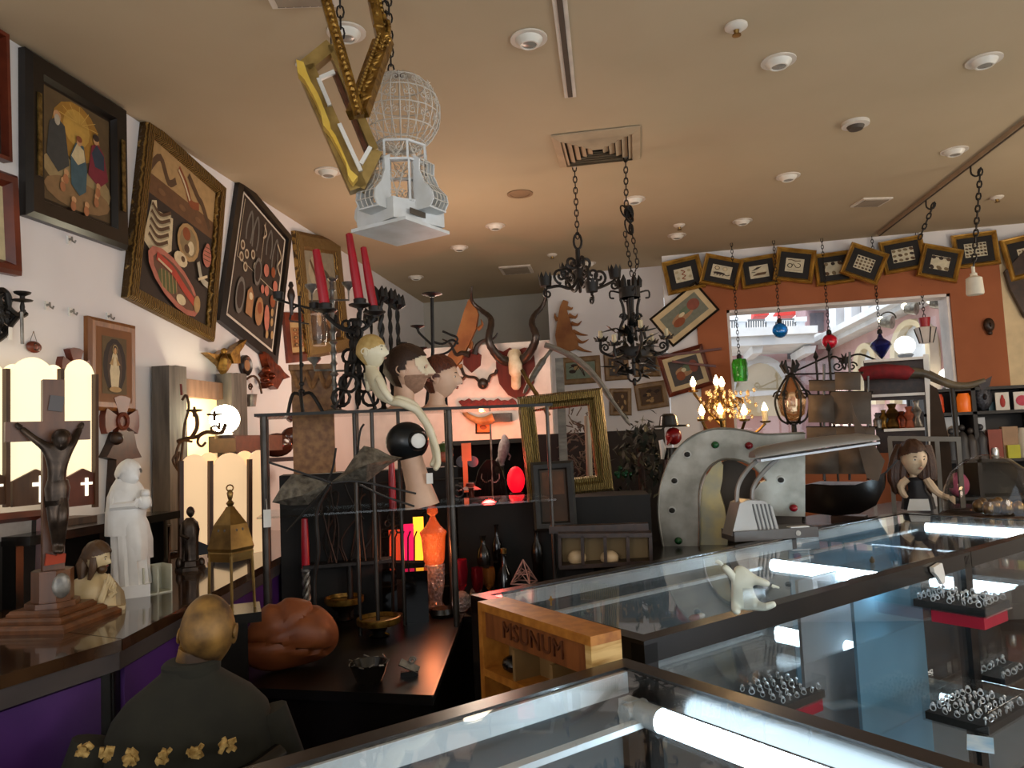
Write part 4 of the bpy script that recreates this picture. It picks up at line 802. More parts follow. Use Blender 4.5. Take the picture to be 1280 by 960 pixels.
# creased brown leather lump
LE=onT(362,842); s=LE.s; LEA=M('tan_leather','8a4a22',.5,c2='6d3517',sc=10,bump=.25)
def lumpf(p):
    k=1+.10*math.sin(3*p.x+2*p.z)+.08*math.cos(4*p.y-2*p.x)
    k-=.16*bump(p.x+.25*p.z,.05,.10)*(1 if p.z>-.2 else 0)+.16*bump(p.z+.35*p.x,-.25,.07)*(1 if p.y<0 else 0)+.12*bump(p.z-.6*p.x,.5,.07)
    return p*k
S('leather_lump','big creased tan leather mask lying on the black table','leather mask',MB(LEA).ell((0,.06,41*s),(60*s,.09,41*s),40,26,fn=lumpf),LE)
# gold rimmed bowls
def bowl(x,y,rp,lb,h=.05,z=TZ,rim=GOLD):
    v=onT(x,y,z); r=rp*v.s; g=T('rimmed_bowl',lb,'bowl',v)
    MB(BLACK).lathe([(r*.45,0),(r*.5,.004),(r*.3,.012),(r*.35,h*.4),(r*.9,h*.85),(r,h),(r*.96,h),(r*.8,h*.82),(.001,h*.5)],n=28).build('bowl',g)
    MB(rim).lathe([(r*1.0,h-.012),(r*1.05,h-.006),(r*1.05,h+.014),(r*.97,h+.016),(r*.95,h-.002)],n=36).build('gilt_rim',g)
bowl(431,775,23,'black bowl with a gold rim beside the silver candlestick',.085); bowl(474,795,26,'black bowl with a wide gold rim nearer the front',.06)
v=onT(462,852); s=v.s; g=T('ashtray','dark glass dish with a pointed silver rim on the black table','dish',v); MB(BLACK).lathe([(15*s,0),(21*s,14*s),(24*s,24*s),(22*s,24*s),(14*s,6*s),(.001,4*s)],n=12).build('dish',g); m=MB(PEWTER)
for k in range(12): a=2*PI*k/12; m.tube([(24*s*math.cos(a),24*s*math.sin(a),24*s),(25*s*math.cos(a+.26),25*s*math.sin(a+.26),(27 if k%2 else 23)*s)],.9*s,5)
m.build('silver_rim',g)
v=onT(512,846); s=v.s; g=T('card_holder','small silver card holder with scroll lying on the black table','holder',v); MB(PEWTER).box((0,.01,12*s),(26*s,.012,.022),rot=Matrix.Rotation(R(28),3,'Y')@Matrix.Rotation(R(-30),3,'X')).tube(spiral((4*s,0,20*s),5*s,1.5*s,0,3*PI),1.2*s,5).build('clip',g); MB(BLACK).box((0,.01,3*s),(22*s,.02,6*s)).build('foot',g)
# table candlestick
def candle(g,a,b,r0,r1,m=RED): return MB(m).lathe([(r0,0),(r0*.98,(b-a).length*.5),(r1,(b-a).length*.98),(r1*.3,(b-a).length)],a,12,ax=b-a).build('red_candle',g)
v=onT(384,778); s=v.s; g=T('silver_candlestick','silver twisted candlestick holding a red candle on the table','candlestick',v); L=v.L
m=MB(PEWTER).lathe([(11*s,0),(11*s,3*s),(5*s,6*s),(3*s,8*s)],n=16); zb=L(384,712).z
for k in range(3): m.tube([(3.2*s*math.cos(i*.5+k*2.1),3.2*s*math.sin(i*.5+k*2.1),8*s+(zb-10*s)*i/20) for i in range(21)],2.2*s,6)
m.lathe([(3*s,zb-4*s),(6*s,zb-2*s),(6*s,zb+2*s),(3*s,zb+2*s)],n=12); m.build('stem',g); candle(g,Vector((0,0,zb)),Vector((0,0,L(384,647).z)),5*s,4*s)
v=onT(355,778); s=v.s; m=MB(M('bristle','8d8a80',.6)); [m.cyl((0,0,8*s),Vector((random.uniform(-1,1)*16*s,random.uniform(-.02,.02),8*s+random.uniform(.2,1)*13*s)),.4*s,.2*s,4) for i in range(50)]
g=T('spiky_brush','grey spiky bristle ball on the table behind the leather mask','brush',v); MB(BLACK).ell((0,0,8*s),(9*s,.02,8*s)).build('core',g); o=m.build('bristles',g); o['kind']='stuff'
# ================================================================ GLASS ETAGERE AND WHAT STANDS ON IT
ET=Vp(450,513,3.0); L=ET.L; s=ET.s; ez=ET.loc.z; EB=Vector((ET.loc.x,ET.loc.y,TZ)); dz=ez-TZ
g=T('glass_etagere','iron rod etagere with a glass top carrying doll and heads','shelf unit',V(EB,rz=ET.rz))
x0,x1=L(318,513).x,L(690,513).x
SHG=M('shelf_glass',(.75,.9,.85),.03,glass=1); EDGE=M('glass_edge','15130f',.6)
MB(SHG).box(((x0+x1)/2,.17,dz-.005),(x1-x0,.36,.01)).build('glass_shelf',g)
m=MB(EDGE).box(((x0+x1)/2,-.012,dz-.005),(x1-x0,.004,.012)); m.build('shelf_edge',g)
z2=L(0,640).z+dz; MB(SHG).box(((x0+x1)/2,.17,z2),(x1-x0,.34,.008)).build('glass_shelf',g)
RODM=M('grey_iron','4b4641',.4,.6,c2='37322e',sc=12)
for x,y,r in((331,.01,9),(445,.02,5),(467,.0,5),(500,.12,5),(564,.02,8),(688,.1,5),(335,.33,5),(560,.33,5)): MB(RODM).cyl((L(x,600,y).x,y,0),(L(x,600,y).x,y,dz-.01),r*s*.5,n=10).build('rod',g)
def onE(x,d=0,dy=.12): p=ET.W((L(x,513).x,dy,0)); return V((p.x,p.y,ez),rz=ET.rz)
def plate(mb,c,r,h=.012): return mb.lathe([(r*.25,-h*1.6),(r*.3,-h),(r,0),(r*1.02,h*.4),(r*.9,h*.2),(.001,-h*.2)],c,16)
# chain-link candelabrum with red candles
v=onE(445,dy=.10); L2=v.L; s=v.s; g=T('candelabrum','black iron chain candelabrum holding three tall red candles','candelabrum',v); m=MB(IRON)
for k,(xs) in enumerate(((447,445,440,418),(443,447,452,470),(445,446,448,447),(441,440,432,425))):
    P=smoothpts([L2(xs[0],400),L2(xs[1],430,.02*(k-1)),L2(xs[2],470,.03*(k-1)),L2(xs[3],511,.06*(k-1))],5)
    for a,b in zip(P[::2],P[2::2]): 
        for q in range(1): c=(a+b)/2; m.torus(c,(b-a).length*.55,2.2*s,(1,.3,0) if q else ((.2,1,0) if int(c.z*100)%2 else (1,.2,0)),10,5)
    m.tube(P,1.8*s,5)
tops=[(407,388,395,311,6.5),(450,382,436,291,6),(468,391,454,308,5.5)]
for cx,cy,tx,ty,r in tops:
    m.tube(smoothpts([L2(445,415),L2((445+cx)/2,418-(8 if cx!=450 else 0)),L2(cx,cy+6)]),3*s,6); 
    for q in range(3): m.torus(L2((445*(3-q)+cx*q)/3,412+((cy+5)-412)*q/3),5*s,1.8*s,(.2,1,0) if q%2 else (1,.2,0),10,5)
m.build('chain_stem',g)
for cx,cy,tx,ty,r in tops:
    m=MB(IRON); plate(m,L2(cx,cy),14*s); m.lathe([(r*1.25*s,0),(r*1.35*s,8*s),(r*1.1*s,9*s)],L2(cx,cy),12); c=m.build('drip_tray',g)
    candle(g,L2(cx,cy-1),L2(tx,ty),r*s,r*.72*s)
# thin iron candlestick with arms
v=onE(377,dy=.16); L2=v.L; s=v.s; g=T('iron_candlestick','slender black iron tripod candlestick with side arms left of the pewter one','candlestick',v); m=MB(IRON)
m.tube([L2(377,495),L2(376,440),L2(374,370)],2*s,6)
for y,r in((489,4),(480,3.4),(456,3)): m.ell(L2(377,y),(r*s,r*s,3*s),10,6)
for k in range(3): a=2.1*k+.5; m.tube(smoothpts([L2(377,494),L2(377,494)+Vector((13*s*math.cos(a),13*s*math.sin(a),2*s)),Vector((25*s*math.cos(a),25*s*math.sin(a),1.5*s))]),2.2*s,6)
m.tube(smoothpts([L2(348,375),L2(365,380),L2(385,385),L2(398,390)]),1.6*s,6).tube(smoothpts([L2(362,400),L2(366,387),L2(373,383),L2(380,392)]),1.3*s,5).bar(L2(362,401),L2(386,405),1.5*s)
m.build('stem',g); MB(IRON).lathe([(3*s,0),(6*s,2*s),(7*s,11*s),(5*s,11*s)],L2(348,376),10).build('candle_cup',g); MB(IRON).lathe([(3*s,0),(6*s,2*s),(7*s,9*s),(5*s,9*s)],L2(393,388),10).build('candle_cup',g)
m=MB(DKWOOD).lathe([(2*s,-24*s),(3*s,-8*s),(5*s,0),(4*s,6*s),(2*s,10*s),(3.5*s,13*s),(2*s,18*s)],L2(364,370),10); m.build('figure_finial',g)
# pewter candelabrum
v=onE(417,dy=.2); L2=v.L; s=v.s; g=T('pewter_candelabrum','grey pewter candelabrum with turned stem and shallow cups','candelabrum',v); m=MB(PEWTER)
a=L2(417,511).z; h=L2(412,352).z; pr=[(16*s,0),(15*s,3*s),(6*s,6*s)]
for i in range(13): z=6*s+(h-6*s)*i/12; pr+=[(3*s,z),((4.6 if i%3 else 6)*s,z+3*s),(3*s,z+6*s)]
m.lathe(pr,n=12); m.torus((0,0,h+8*s),7*s,1.6*s,(0,1,0),a0=PI,a1=2*PI)
for (cx,cy,ay) in((390,365,378),(436,362,375),(393,455,463),(446,455,463)):
    q=L2(cx,ay); m.tube([(0,0,q.z),(q.x,0,q.z),(q.x,0,L2(cx,cy).z)],1.5*s,6)
m.build('stem',g)
for (cx,cy) in((390,362),(436,359),(393,453),(446,453)): MB(PEWTER).lathe([(2*s,-4*s),(3*s,-2*s),(8*s,3*s),(9*s,6*s),(7.5*s,6*s),(.001,0)],L2(cx,cy),12).build('cup',g)
MB(M('clear_vase',(.8,.85,.82),.05,glass=1)).lathe([(8*s,0),(11*s,20*s),(9*s,38*s),(10*s,40*s)],L2(399,432),14).build('glass_shade',g)
# carved wooden panel
v=onE(390,dy=.3); L2=v.L; s=v.s; g=T('carved_plaque','light wooden panel with carved swag drapery behind the candlesticks','carving',V((v.loc.x,v.loc.y,TZ),rz=v.rz)); dzz=ez-TZ
PANW=M('light_carved_wood','9a6c3c',.55,c2='744a24',sc=7,kind='wave',stretch=(4,1,1),bump=.2); a=L2(364,460);b=L2(416,460)
cbz=L2(390,592).z+dzz; MB(PANW).box(((a.x+b.x)/2,0.01,(a.z+dzz+cbz)/2),(b.x-a.x,.03,a.z+dzz-cbz)).build('panel',g); m=MB(PANW)
for k in range(3):
    xa=364+17*k; m.tube(smoothpts([*[L2(xx,yy,-.02)+Vector((0,0,dzz)) for xx,yy in((xa,462),(xa+5,475),(xa+9,484),(xa+13,475),(xa+17,462))]]),[3*s]*17,6)
m.box(L2(390,459,-.02)+Vector((0,0,dzz)),(56*s,.03,7*s)); m.build('carved_swag',g)
MATTE=M('matte_black','0b0a09',.8,c2='110f0d',sc=9)
for dd,x0_,x1_,lb in((.50,352,474,'matte cabinet added to darken the space behind the iron rods below the carved panel'),(.95,470,570,'matte cabinet added to darken the space behind the small magenta and yellow lamp')):  # black boxes added so the space behind the rods stays dark
    DC=V(ET.W(Vector((0,dd,0))),rz=ET.rz); xa=DC.L(x0_,600).x; xb=DC.L(x1_,600).x; S('dark_fill_cabinet',lb,'cabinet',MB(MATTE).box(((xa+xb)/2,.0,(DC.loc.z+DC.L(390,592).z)/2),(xb-xa,.2,DC.loc.z+DC.L(390,592).z)),V(Vector((DC.loc.x,DC.loc.y,0)),rz=DC.rz))
DC3=Vp(745,540,4.75); xa=DC3.L(664,600).x; xb=DC3.L(832,600).x; S('dark_fill_cabinet','matte cabinet added as a dark backdrop behind the dried twigs and dark foliage','cabinet',MB(MATTE).box(((xa+xb)/2,0,DC3.loc.z/2),(xb-xa,.25,DC3.loc.z)),V(Vector((DC3.loc.x,DC3.loc.y,0)),rz=DC3.rz))  # added dark backdrop for the view through the gold frame
DC2=Vp(615,552,5.2); xa=DC2.L(556,600).x; xb=DC2.L(672,600).x; g2=T('dark_fill_shelving','dark shelving added to black out the lower part of the white partition','shelf unit',V(Vector((DC2.loc.x,DC2.loc.y,0)),rz=DC2.rz)); MB(MATTE).box(((xa+xb)/2,.1,DC2.loc.z/2),(xb-xa,.02,DC2.loc.z)).build('back_board',g2)  # added black unit that darkens the area below the trophies
for zz in(.02,.45,.85,1.2,DC2.loc.z): MB(MATTE).box(((xa+xb)/2,-.03,zz),(xb-xa,.26,.03)).build('shelf_board',g2)
for x in(xa,xb): MB(MATTE).box((x,-.03,DC2.loc.z/2),(.03,.26,DC2.loc.z)).build('side_board',g2)
# twisted black candlesticks
for k,(x,yt,lb,dy) in enumerate(((482,371,'thick twisted black iron candlestick with a tulip cup',.22),(495,374,'middle slim twisted iron candlestick with a tulip cup',.28),(506,381,'rightmost slim twisted iron candlestick with a tulip cup',.32),(469,398,'short plain iron candlestick behind the chain candelabrum',.3))):
    v=onE(x,dy=dy); L2=v.L; s=v.s; h=L2(x,yt).z; r=(4.5,3,3,2)[k]; g=T('tulip_candlestick',lb,'candlestick',v); m=MB(IRON)
    n=int(h/(5*s))
    for q in range(2): m.tube([(r*.45*s*math.cos(i*.9+q*PI),r*.45*s*math.sin(i*.9+q*PI),h*i/n) for i in range(n+1)],r*.6*s,5)
    m.lathe([(13*s,0),(12*s,2*s),(3*s,6*s)],n=12); m.build('stem',g); m=MB(IRON)
    for q in range(5): a=2*PI*q/5; m.tube([(2*s*math.cos(a),2*s*math.sin(a),h-4*s),(7*s*math.cos(a),7*s*math.sin(a),h),(6*s*math.cos(a),6*s*math.sin(a),h+7*s),(8*s*math.cos(a),8*s*math.sin(a),h+13*s)],[3*s,4.5*s,4*s,.5*s],6)
    m.build('tulip_cup',g)
    if k==0: m=MB(IRON); [m.tube(spiral((q*11*s,0,L2(0,446).z),8*s,2*s,PI/2-q*PI/2,PI/2-q*PI/2-q*3.5*PI),1.8*s,5) for q in(-1,1)]; m.build('scroll',g)
v=onE(540,dy=.3); L2=v.L; s=v.s; g=T('branch_candleholder','tall iron branch candleholder with flat plates above the mannequin heads','candleholder',v); m=MB(IRON)
m.lathe([(20*s,0),(19*s,2*s),(3*s,4*s)],n=14).tube([(0,0,0),L2(541,440),L2(540,372)],2.4*s,6)
for P in([(541,432),(532,424),(524,416),(522,411)],[(541,427),(553,430),(565,425),(573,430)],[(541,445),(560,440),(572,424),(562,418),(553,414)],[(541,455),(520,452),(513,445)],[(541,450),(508,445),(503,432)],[(541,460),(530,458),(527,440)]): m.tube(smoothpts([L2(*p) for p in P]),1.6*s,6)
m.build('branch',g)
for x,y,r in((540,368,13),(522,408,9),(503,429,6),(514,441,6),(528,435,6)): m=MB(IRON); plate(m,L2(x,y),r*s,.008); m.build('plate',g)
# white jointed doll
v=onE(470,dy=.02); L2=v.L; s=v.s; g=T('white_doll','pale cloth doll with a painted face and long limp limbs on the glass','doll',v)
J=[(*L2(484,504),7*s),(*L2(474,485),11*s),(*L2(466,467),12*s),(*L2(463,459),6*s),(*L2(460,448),7*s),
   (*L2(500,499,-.03),6*s),(*L2(517,506,-.04),6*s),(*L2(533,528,-.04),5.5*s),(*L2(541,550,-.04),5*s),(*L2(545,572,-.04),4.5*s),(*L2(539,584,-.05),4*s),
   (*L2(500,503,-.06),5.5*s),(*L2(521,512,-.07),5.5*s),(*L2(537,535,-.07),5*s),(*L2(546,562,-.07),4.6*s),(*L2(548,580,-.07),4*s),(*L2(543,588,-.08),3.5*s),
   (*L2(472,470,-.05),5*s),(*L2(480,488,-.07),5*s),(*L2(490,502,-.07),4.5*s),(*L2(460,468,.05),4.5*s),(*L2(461,490,.05),4*s)]
skin('body',g,J,[(0,1),(1,2),(2,3),(3,4),(0,5),(5,6),(6,7),(7,8),(8,9),(9,10),(0,11),(11,12),(12,13),(13,14),(14,15),(15,16),(2,17),(17,18),(18,19),(2,20),(20,21)],PORC)
m=MB(PORC); hc=L2(464,440); hh=44*s; rot=head(m,hc,hh,R(62),R(-4)); m.build('head',g); DOLLIR=M('doll_iris','2d3033',.1)
face_parts(g,hc,hh,rot,True,M('doll_lips','b98a78',.4),PORC,DOLLIR); hair_cap(hc,hh,rot,M('painted_blond','c8ab6e',.5,c2='a98a4e',sc=30),.30,-.3,1.03,bumps=.01).build('painted_hair',g)
# mannequin heads
v=onE(513,dy=.16); L2=v.L; s=v.s; g=T('mannequin_bust','bearded male mannequin head with brown hair and half mask on the glass','mannequin head',v)
hc=L2(509,463); hh=62*s; m=MB(SKIN); rot=head(m,hc,hh,R(72),R(-2),male=1); m.tube([L2(504,512),L2(505,498),L2(506,480)],[17*s,13*s,13*s],16); m.lathe([(24*s,0),(22*s,3*s),(16*s,7*s)],(L2(505,500).x,0,0),18,sy=.8); m.build('head',g)
face_parts(g,hc,hh,rot,True,M('mannequin_lips','9c5f4e',.4),SKIN,male=1); MH=M('brown_hair','3c2415',.5,c2='24140b',sc=40,kind='wave',stretch=(1,1,3),bump=.4)
hair_cap(hc,hh,rot,MH,.50,-.35,1.10).build('hair',g)
# stubble: a shell over the jaw
def jaw(c,h,rot,m):
    b=hair_cap(c,h,rot,m,9,9,1.012); b.v=[];b.f=[];b.mi=[]; f0=head_fn(1); n,mm=32,24; P=[]
    for i in range(mm+1):
        t=PI*i/mm
        for k in range(n): a=2*PI*k/n; p=Vector((math.sin(t)*math.cos(a),math.sin(t)*math.sin(a),-math.cos(t))); P.append((p,f0(p)*1.012))
    fs=[]
    for i in range(mm):
        for k in range(n):
            q=(i*n+k,i*n+(k+1)%n,(i+1)*n+(k+1)%n,(i+1)*n+k); mid=sum((P[j][0] for j in q),Vector())/4
            if -.95<mid.z<-.30 and -mid.y>.0 and not(abs(mid.x)<.16 and mid.z>-.62 and mid.z<-.38 and -mid.y>.6): fs.append(q)
    return b.add([Vector(c)+rot@(q*(h/2)) for p,q in P],fs)
jaw(hc,hh,rot,M('stubble','8a6650',.7,c2='a07a62',sc=60)).build('stubble',g)
mk=MB(M('cream_mask','e8d6b6',.5)); n_,m_2=64,44; PP=[]; f0=head_fn(1)
for i in range(m_2+1):
    t=PI*i/m_2
    for k in range(n_): a=2*PI*k/n_; p=Vector((math.sin(t)*math.cos(a),math.sin(t)*math.sin(a),-math.cos(t))); PP.append((p,f0(p)*1.035))
fs=[]
for i in range(m_2):
    for k in range(n_):
        q=(i*n_+k,i*n_+(k+1)%n_,(i+1)*n_+(k+1)%n_,(i+1)*n_+k); mid=sum((PP[x][0] for x in q),Vector())/4
        if mid.x<.12 and -mid.y>.30 and ((mid.z-.16)/.42)**2+((mid.x+.30)/.52)**2<1 and not((mid.z-.05)**2+(mid.x+.27)**2<.008): fs.append(q)
mk.add([hc+rot@(p[1]*(hh/2)) for p in PP],fs); mk.build('half_mask',g)
v=onE(553,dy=.2); L2=v.L; s=v.s; g=T('mannequin_bust','female mannequin head with short auburn hair behind the bearded one','mannequin head',v)
hc=L2(549,472); hh=54*s; m=MB(SKIN); rot=head(m,hc,hh,R(76),R(2)); m.tube([L2(545,512),L2(546,500),L2(547,486)],[14*s,10*s,10*s],16); m.lathe([(20*s,0),(18*s,3*s),(12*s,7*s)],(L2(544,500).x,0,0),18,sy=.8); m.build('head',g)
face_parts(g,hc,hh,rot,True,M('mannequin_lips'),SKIN); hair_cap(hc,hh,rot,M('auburn_hair','5e2a12',.5,c2='3c1709',sc=40,kind='wave',bump=.4),.48,-.25,1.09).build('hair',g)
# gas mask on a pale neck below the glass
v=V(ET.W((L(515,590).x,.06,0)),rz=ET.rz); v=V((v.loc.x,v.loc.y,z2+TZ+.004),rz=ET.rz); L2=v.L; s=v.s
RUB=M('black_rubber','15181a',.3); g=T('gas_mask','round black rubber mask with a white ringed lens on a pale neck','mask',v)
zt=L2(0,572).z; MB(SKIN).tube([(L2(527,608).x,0,0),(L2(522,590).x,0,zt*.45),(L2(514,572).x,0,zt)],[22*s,16*s,14*s],14).build('neck',g)
m=MB(RUB).ell(L2(509,552),(27*s,.07,25*s),20,14); m.ell(L2(522,551,-.06),(13*s,.03,13*s),14,8); m.build('mask',g)
MB(WHITE).lathe([(7*s,0),(9*s,.004),(9*s,.012),(7*s,.014)],L2(522,551,-.09),20,ax=(.25,-1,0)).build('lens_ring',g); MB(M('lens_grey','aeb7bb',.15)).lathe([(7*s,.004),(.001,.012)],L2(522,551,-.09),18,ax=(.25,-1,0)).build('lens',g)
MB(WHITE).box(L2(537,598,-.06),(8*s,.002,13*s)).build('price_tag',g)
# ---- beaten iron fish hanging in front of the rods
FI=Vp(420,607,2.75); L2=FI.L; s=FI.s; BEAT=M('beaten_iron','7a7366',.45,.4,c2='4c463d',sc=40,bump=.8)
def facet(mb,o,ap,th):
    n=len(o); v=[(x,0,z) for x,z in o]+[(ap[0],-th,ap[1]),(ap[0],th,ap[1])]; ar=sum(o[i][0]*o[(i+1)%n][1]-o[(i+1)%n][0]*o[i][1] for i in range(n))
    f=[(i,(i+1)%n,n) for i in range(n)]+[((i+1)%n,i,n+1) for i in range(n)]
    if ar<0: f=[t[::-1] for t in f]
    return mb.add(v,f)
g=T('iron_bird_sculpture','hammered grey iron bird sculpture with two wings before the rods','sculpture',V(Vector((FI.loc.x,FI.loc.y,TZ)),rz=FI.rz)); dzz=FI.loc.z-TZ
up=Vector((0,0,dzz)); mv=lambda pts:[(x,z+dzz) for x,z in FI.xz(pts)]
m=MB(BEAT); ap=mv([(378,618)])[0]; facet(m,mv([(340,628),(352,608),(366,592),(388,597),(412,604),(402,616),(385,631),(362,632)]),ap,.05); m.build('wing',g,smooth=False)
m=MB(BEAT); ap=mv([(458,580)])[0]; facet(m,mv([(412,604),(430,590),(443,570),(455,557),(472,561),(487,569),(503,572),(488,580),(472,592),(458,603),(440,601)]),ap,.06); m.build('wing',g,smooth=False)
m=MB(IRON); q=lambda x,y,d=0:FI.L(x,y,d)+up
for P in([(336,578),(380,592),(414,603)],[(414,604),(385,635),(358,665)],[(415,604),(450,602),(520,617)],[(450,606),(480,620),(518,633)],[(440,590),(446,570),(450,540),(455,530)],[(409,603),(416,585),(420,560)]): m.tube(smoothpts([q(x,y) for x,y in P]),1.4*s,5)
m.tube(smoothpts([q(412,606),q(396,640,.02),q(398,690,.03),q(393,730,.05),Vector((q(393,730).x,.05,.01))]),[2.6*s]*17,7); m.lathe([(16*s,0),(14*s,3*s),(4*s,6*s)],(q(393,730).x,.05,0),14); m.build('stalk',g)
v=Vp(334,648,2.8); s=v.s; S('price_tag','white price tag hanging on the left etagere rod','price tag',MB(WHITE).box((0,0,0),(9*s,.002,22*s)).tube([(0,0,11*s),(-1*s,.01,24*s)],.3*s,4),v)
# ---- lit glass cluster on the table
v=onT(520,758); L2=v.L; s=v.s; g=T('stained_glass_lamp','small glowing lamp with magenta and yellow glass panes','lamp',v)
yy=.10
for nm,x0,x1,yt,yb,c,e in(('magenta_pane',503,517,655,702,'d6124f',1.1),('yellow_pane',518,529,646,702,'ffb02a',1.7),('orange_pane',487,502,662,702,'c23a1c',.8)):
    a=L2(x0,yb,yy);b=L2(x1,yt,yy); MB(lit(nm+'_glow',c,e)).box(((a.x+b.x)/2,yy,(a.z+b.z)/2),(b.x-a.x,.03,b.z-a.z)).build(nm,g)
m=MB(IRON)
for x in(486,494,502,510,518,530): m.tube([L2(x,708,yy-.03),L2(x,672,yy-.03),L2(x+3,664,yy-.03)],1*s,5)
m.bar(L2(484,702,yy-.03),L2(532,702,yy-.03),3*s).box((L2(508,708,yy).x,yy,L2(508,730,yy).z/2),(46*s,.1,L2(508,722,yy).z)); m.build('iron_grille',g)
AMB=M('amber_glass',(.95,.42,.18),.12,trans=.85,sc=120,bump=.9,kind='voronoi',emit=.16,ec='ff5a20')
v=onT(545,762); L2=v.L; s=v.s; g=T('cut_glass_lantern','orange lit cut glass jar with a tall stopper','jar',v); z=lambda y:L2(541,y).z
base=z(705)
MB(M('clear_crystal',(.92,.75,.7),.08,trans=.8,sc=60,bump=.8,kind='voronoi')).lathe([(9*s,0),(11*s,4*s),(8*s,12*s),(12*s,z(730)),(13*s,z(706)),(11*s,z(704))],n=10).build('crystal_base',g,smooth=False)
MB(AMB).lathe([(11*s,z(705)),(13*s,z(700)),(15*s,z(672)),(17*s,z(665)),(9*s,z(657)),(5*s,z(650)),(3*s,z(645))],n=12).build('cut_glass_body',g,smooth=False); MB(AMB).lathe([(3*s,z(645)),(7*s,z(641)),(6*s,z(635)),(3*s,z(630))],n=10).build('stopper',g)
for x,y,w,h,lb in((521,775,30,62,'tall square black glass vase before the red glow'),(488,768,18,55,'black square vase left of the tall black vase')):
    v=onT(x,y); s=v.s; m=MB(M('black_glass','0d0c0d',.06)); W_=w*s;H_=h*s; m.box((0,0,H_/2),(W_,W_*.8,H_)); S('black_vase',lb,'vase',m,v)
REDG=M('red_glass',(.6,.02,.05),.08,trans=.8); CRY=M('clear_crystal')
def goblet(x,y,h,r,m,lb,nm='glass_goblet',cat='glass'):
    v=onT(x,y); s=v.s; H_=h*s; r*=s; return S(nm,lb,cat,MB(m).lathe([(r*.8,0),(r*.75,.004),(r*.15,H_*.08),(r*.13,H_*.35),(r*.8,H_*.5),(r,H_*.75),(r*.9,H_),(r*.84,H_),(r*.92,H_*.75),(r*.7,H_*.53),(.001,H_*.48)],n=14),v)
goblet(578,762,62,9,REDG,'red glass goblet beside the cut glass jar'); goblet(598,760,50,8,M('dark_red_glass',(.3,.01,.02),.08,trans=.7),'darker red goblet behind the crystal balls'); goblet(612,752,42,9,M('orange_glass',(.8,.25,.05),.08,trans=.7),'orange glass goblet right of the red goblets')
for x,y,r,lb in((577,762,13,'larger faceted crystal ball at the table edge'),(596,748,9,'smaller faceted crystal ball at the table edge')):
    v=onT(x,y); s=v.s; S('crystal_ball',lb,'crystal',MB(CRY).ell((0,-.05,r*s),r*s,9,6),v,smooth=False)
v=onT(553,770); s=v.s; S('black_dish','low black dish under the crystal balls','dish',MB(BLACK).lathe([(14*s,0),(16*s,4*s),(14*s,10*s),(12*s,10*s),(.001,5*s)],n=18),v)
for x,y,h,r,lb in((632,752,62,9,'dark round shouldered bottle left of the wire pyramid'),(470,738,60,7,'slim dark bottle behind the gold rimmed bowls'),(560,700,0,0,'')):
    if not h: continue
    v=onT(x,y); s=v.s; g=T('dark_bottle',lb,'bottle',v); MB(M('bottle_glass','14100e',.08)).lathe([(r*s,0),(r*s,h*.55*s),(r*.4*s,h*.72*s),(r*.38*s,h*s)],n=14).build('bottle',g); MB(BRASS).lathe([(r*.45*s,h*.96*s),(r*.45*s,h*1.06*s),(.001,h*1.07*s)],n=10).build('stopper',g)
WP=Vp(655,728,3.05); s=WP.s; m=MB(M('pink_wire','b98a80',.4,.5))
for k in range(4):
    for (a0,a1) in((0,1),): 
        a=PI/2*k+.4; b=a+PI/2; p=lambda t,h:Vector((18*s*math.cos(t)*(1-h),18*s*math.sin(t)*(1-h),28*s*h)); m.tube([p(a,0),p(a,1)],.8*s,5); m.tube([p(a,0),p(b,0)],.8*s,5); m.tube([p(a,.4),p(b,.4)],.7*s,5); m.tube([p(a,.0),p(b,.6)],.6*s,4); m.tube([p(b,.0),p(a,.6)],.6*s,4)
S('wire_pyramid','small pink wire pyramid basket behind the display case','ornament',m,WP)
# low table behind carrying the glass
q=[onz(560,772,TZ-.001),onz(640,768,TZ-.001),onz(700,722,TZ-.001),onz(560,722,TZ-.001)]
c=sum(q,Vector())/4; g=T('side_table','low black side table carrying the red goblets behind the display case','table',Vector((c.x,c.y,0))); MB(BLACK).slab([(p.x-c.x,p.y-c.y) for p in q],TZ-.03,TZ-.001).build('tabletop',g); MB(BLACK).slab([((p.x-c.x)*.9,(p.y-c.y)*.9) for p in q],0,TZ-.03).build('body',g)
# glowing red glass lamp further back
v=Vp(645,600,4.2); s=v.s; g=T('red_globe_lamp','glowing deep red glass lamp left of the gold frame','lamp',V((v.loc.x,v.loc.y,v.loc.z),rz=v.rz)); MB(lit('ruby_glow','d0061c',1.5)).ell((0,0,0),(11*s,11*s,17*s),16,10).build('globe',g); MB(IRON).lathe([(7*s,-20*s),(9*s,-16*s),(4*s,-15*s)],n=12).cyl((0,0,-v.loc.z),(0,0,-18*s),2*s).lathe([(.12,-v.loc.z),(.1,-v.loc.z+.02),(.02,-v.loc.z+.03)],n=16).build('stand',g)
lamp('ruby_lamp','POINT',v.loc+Vector((-.15,-.05,.1)),3,(1,.06,.05),.05)
q=at(603,538,5.6); lamp('orange_spot','POINT',q,8,(1,.2,.07),.025)
lamp('jar_lamp','POINT',at(536,690,3.25),1.5,(1,.25,.08),.03)

v=V(ET.W(Vector((ET.L(566,513).x,.40,0))),rz=ET.rz); h=v.L(566,486).z; S('black_post','tall black square post behind the auburn mannequin head','post',MB(MATTE).box((0,0,h/2),(13*v.s if v.s>0 else .04,.04,h)),v)

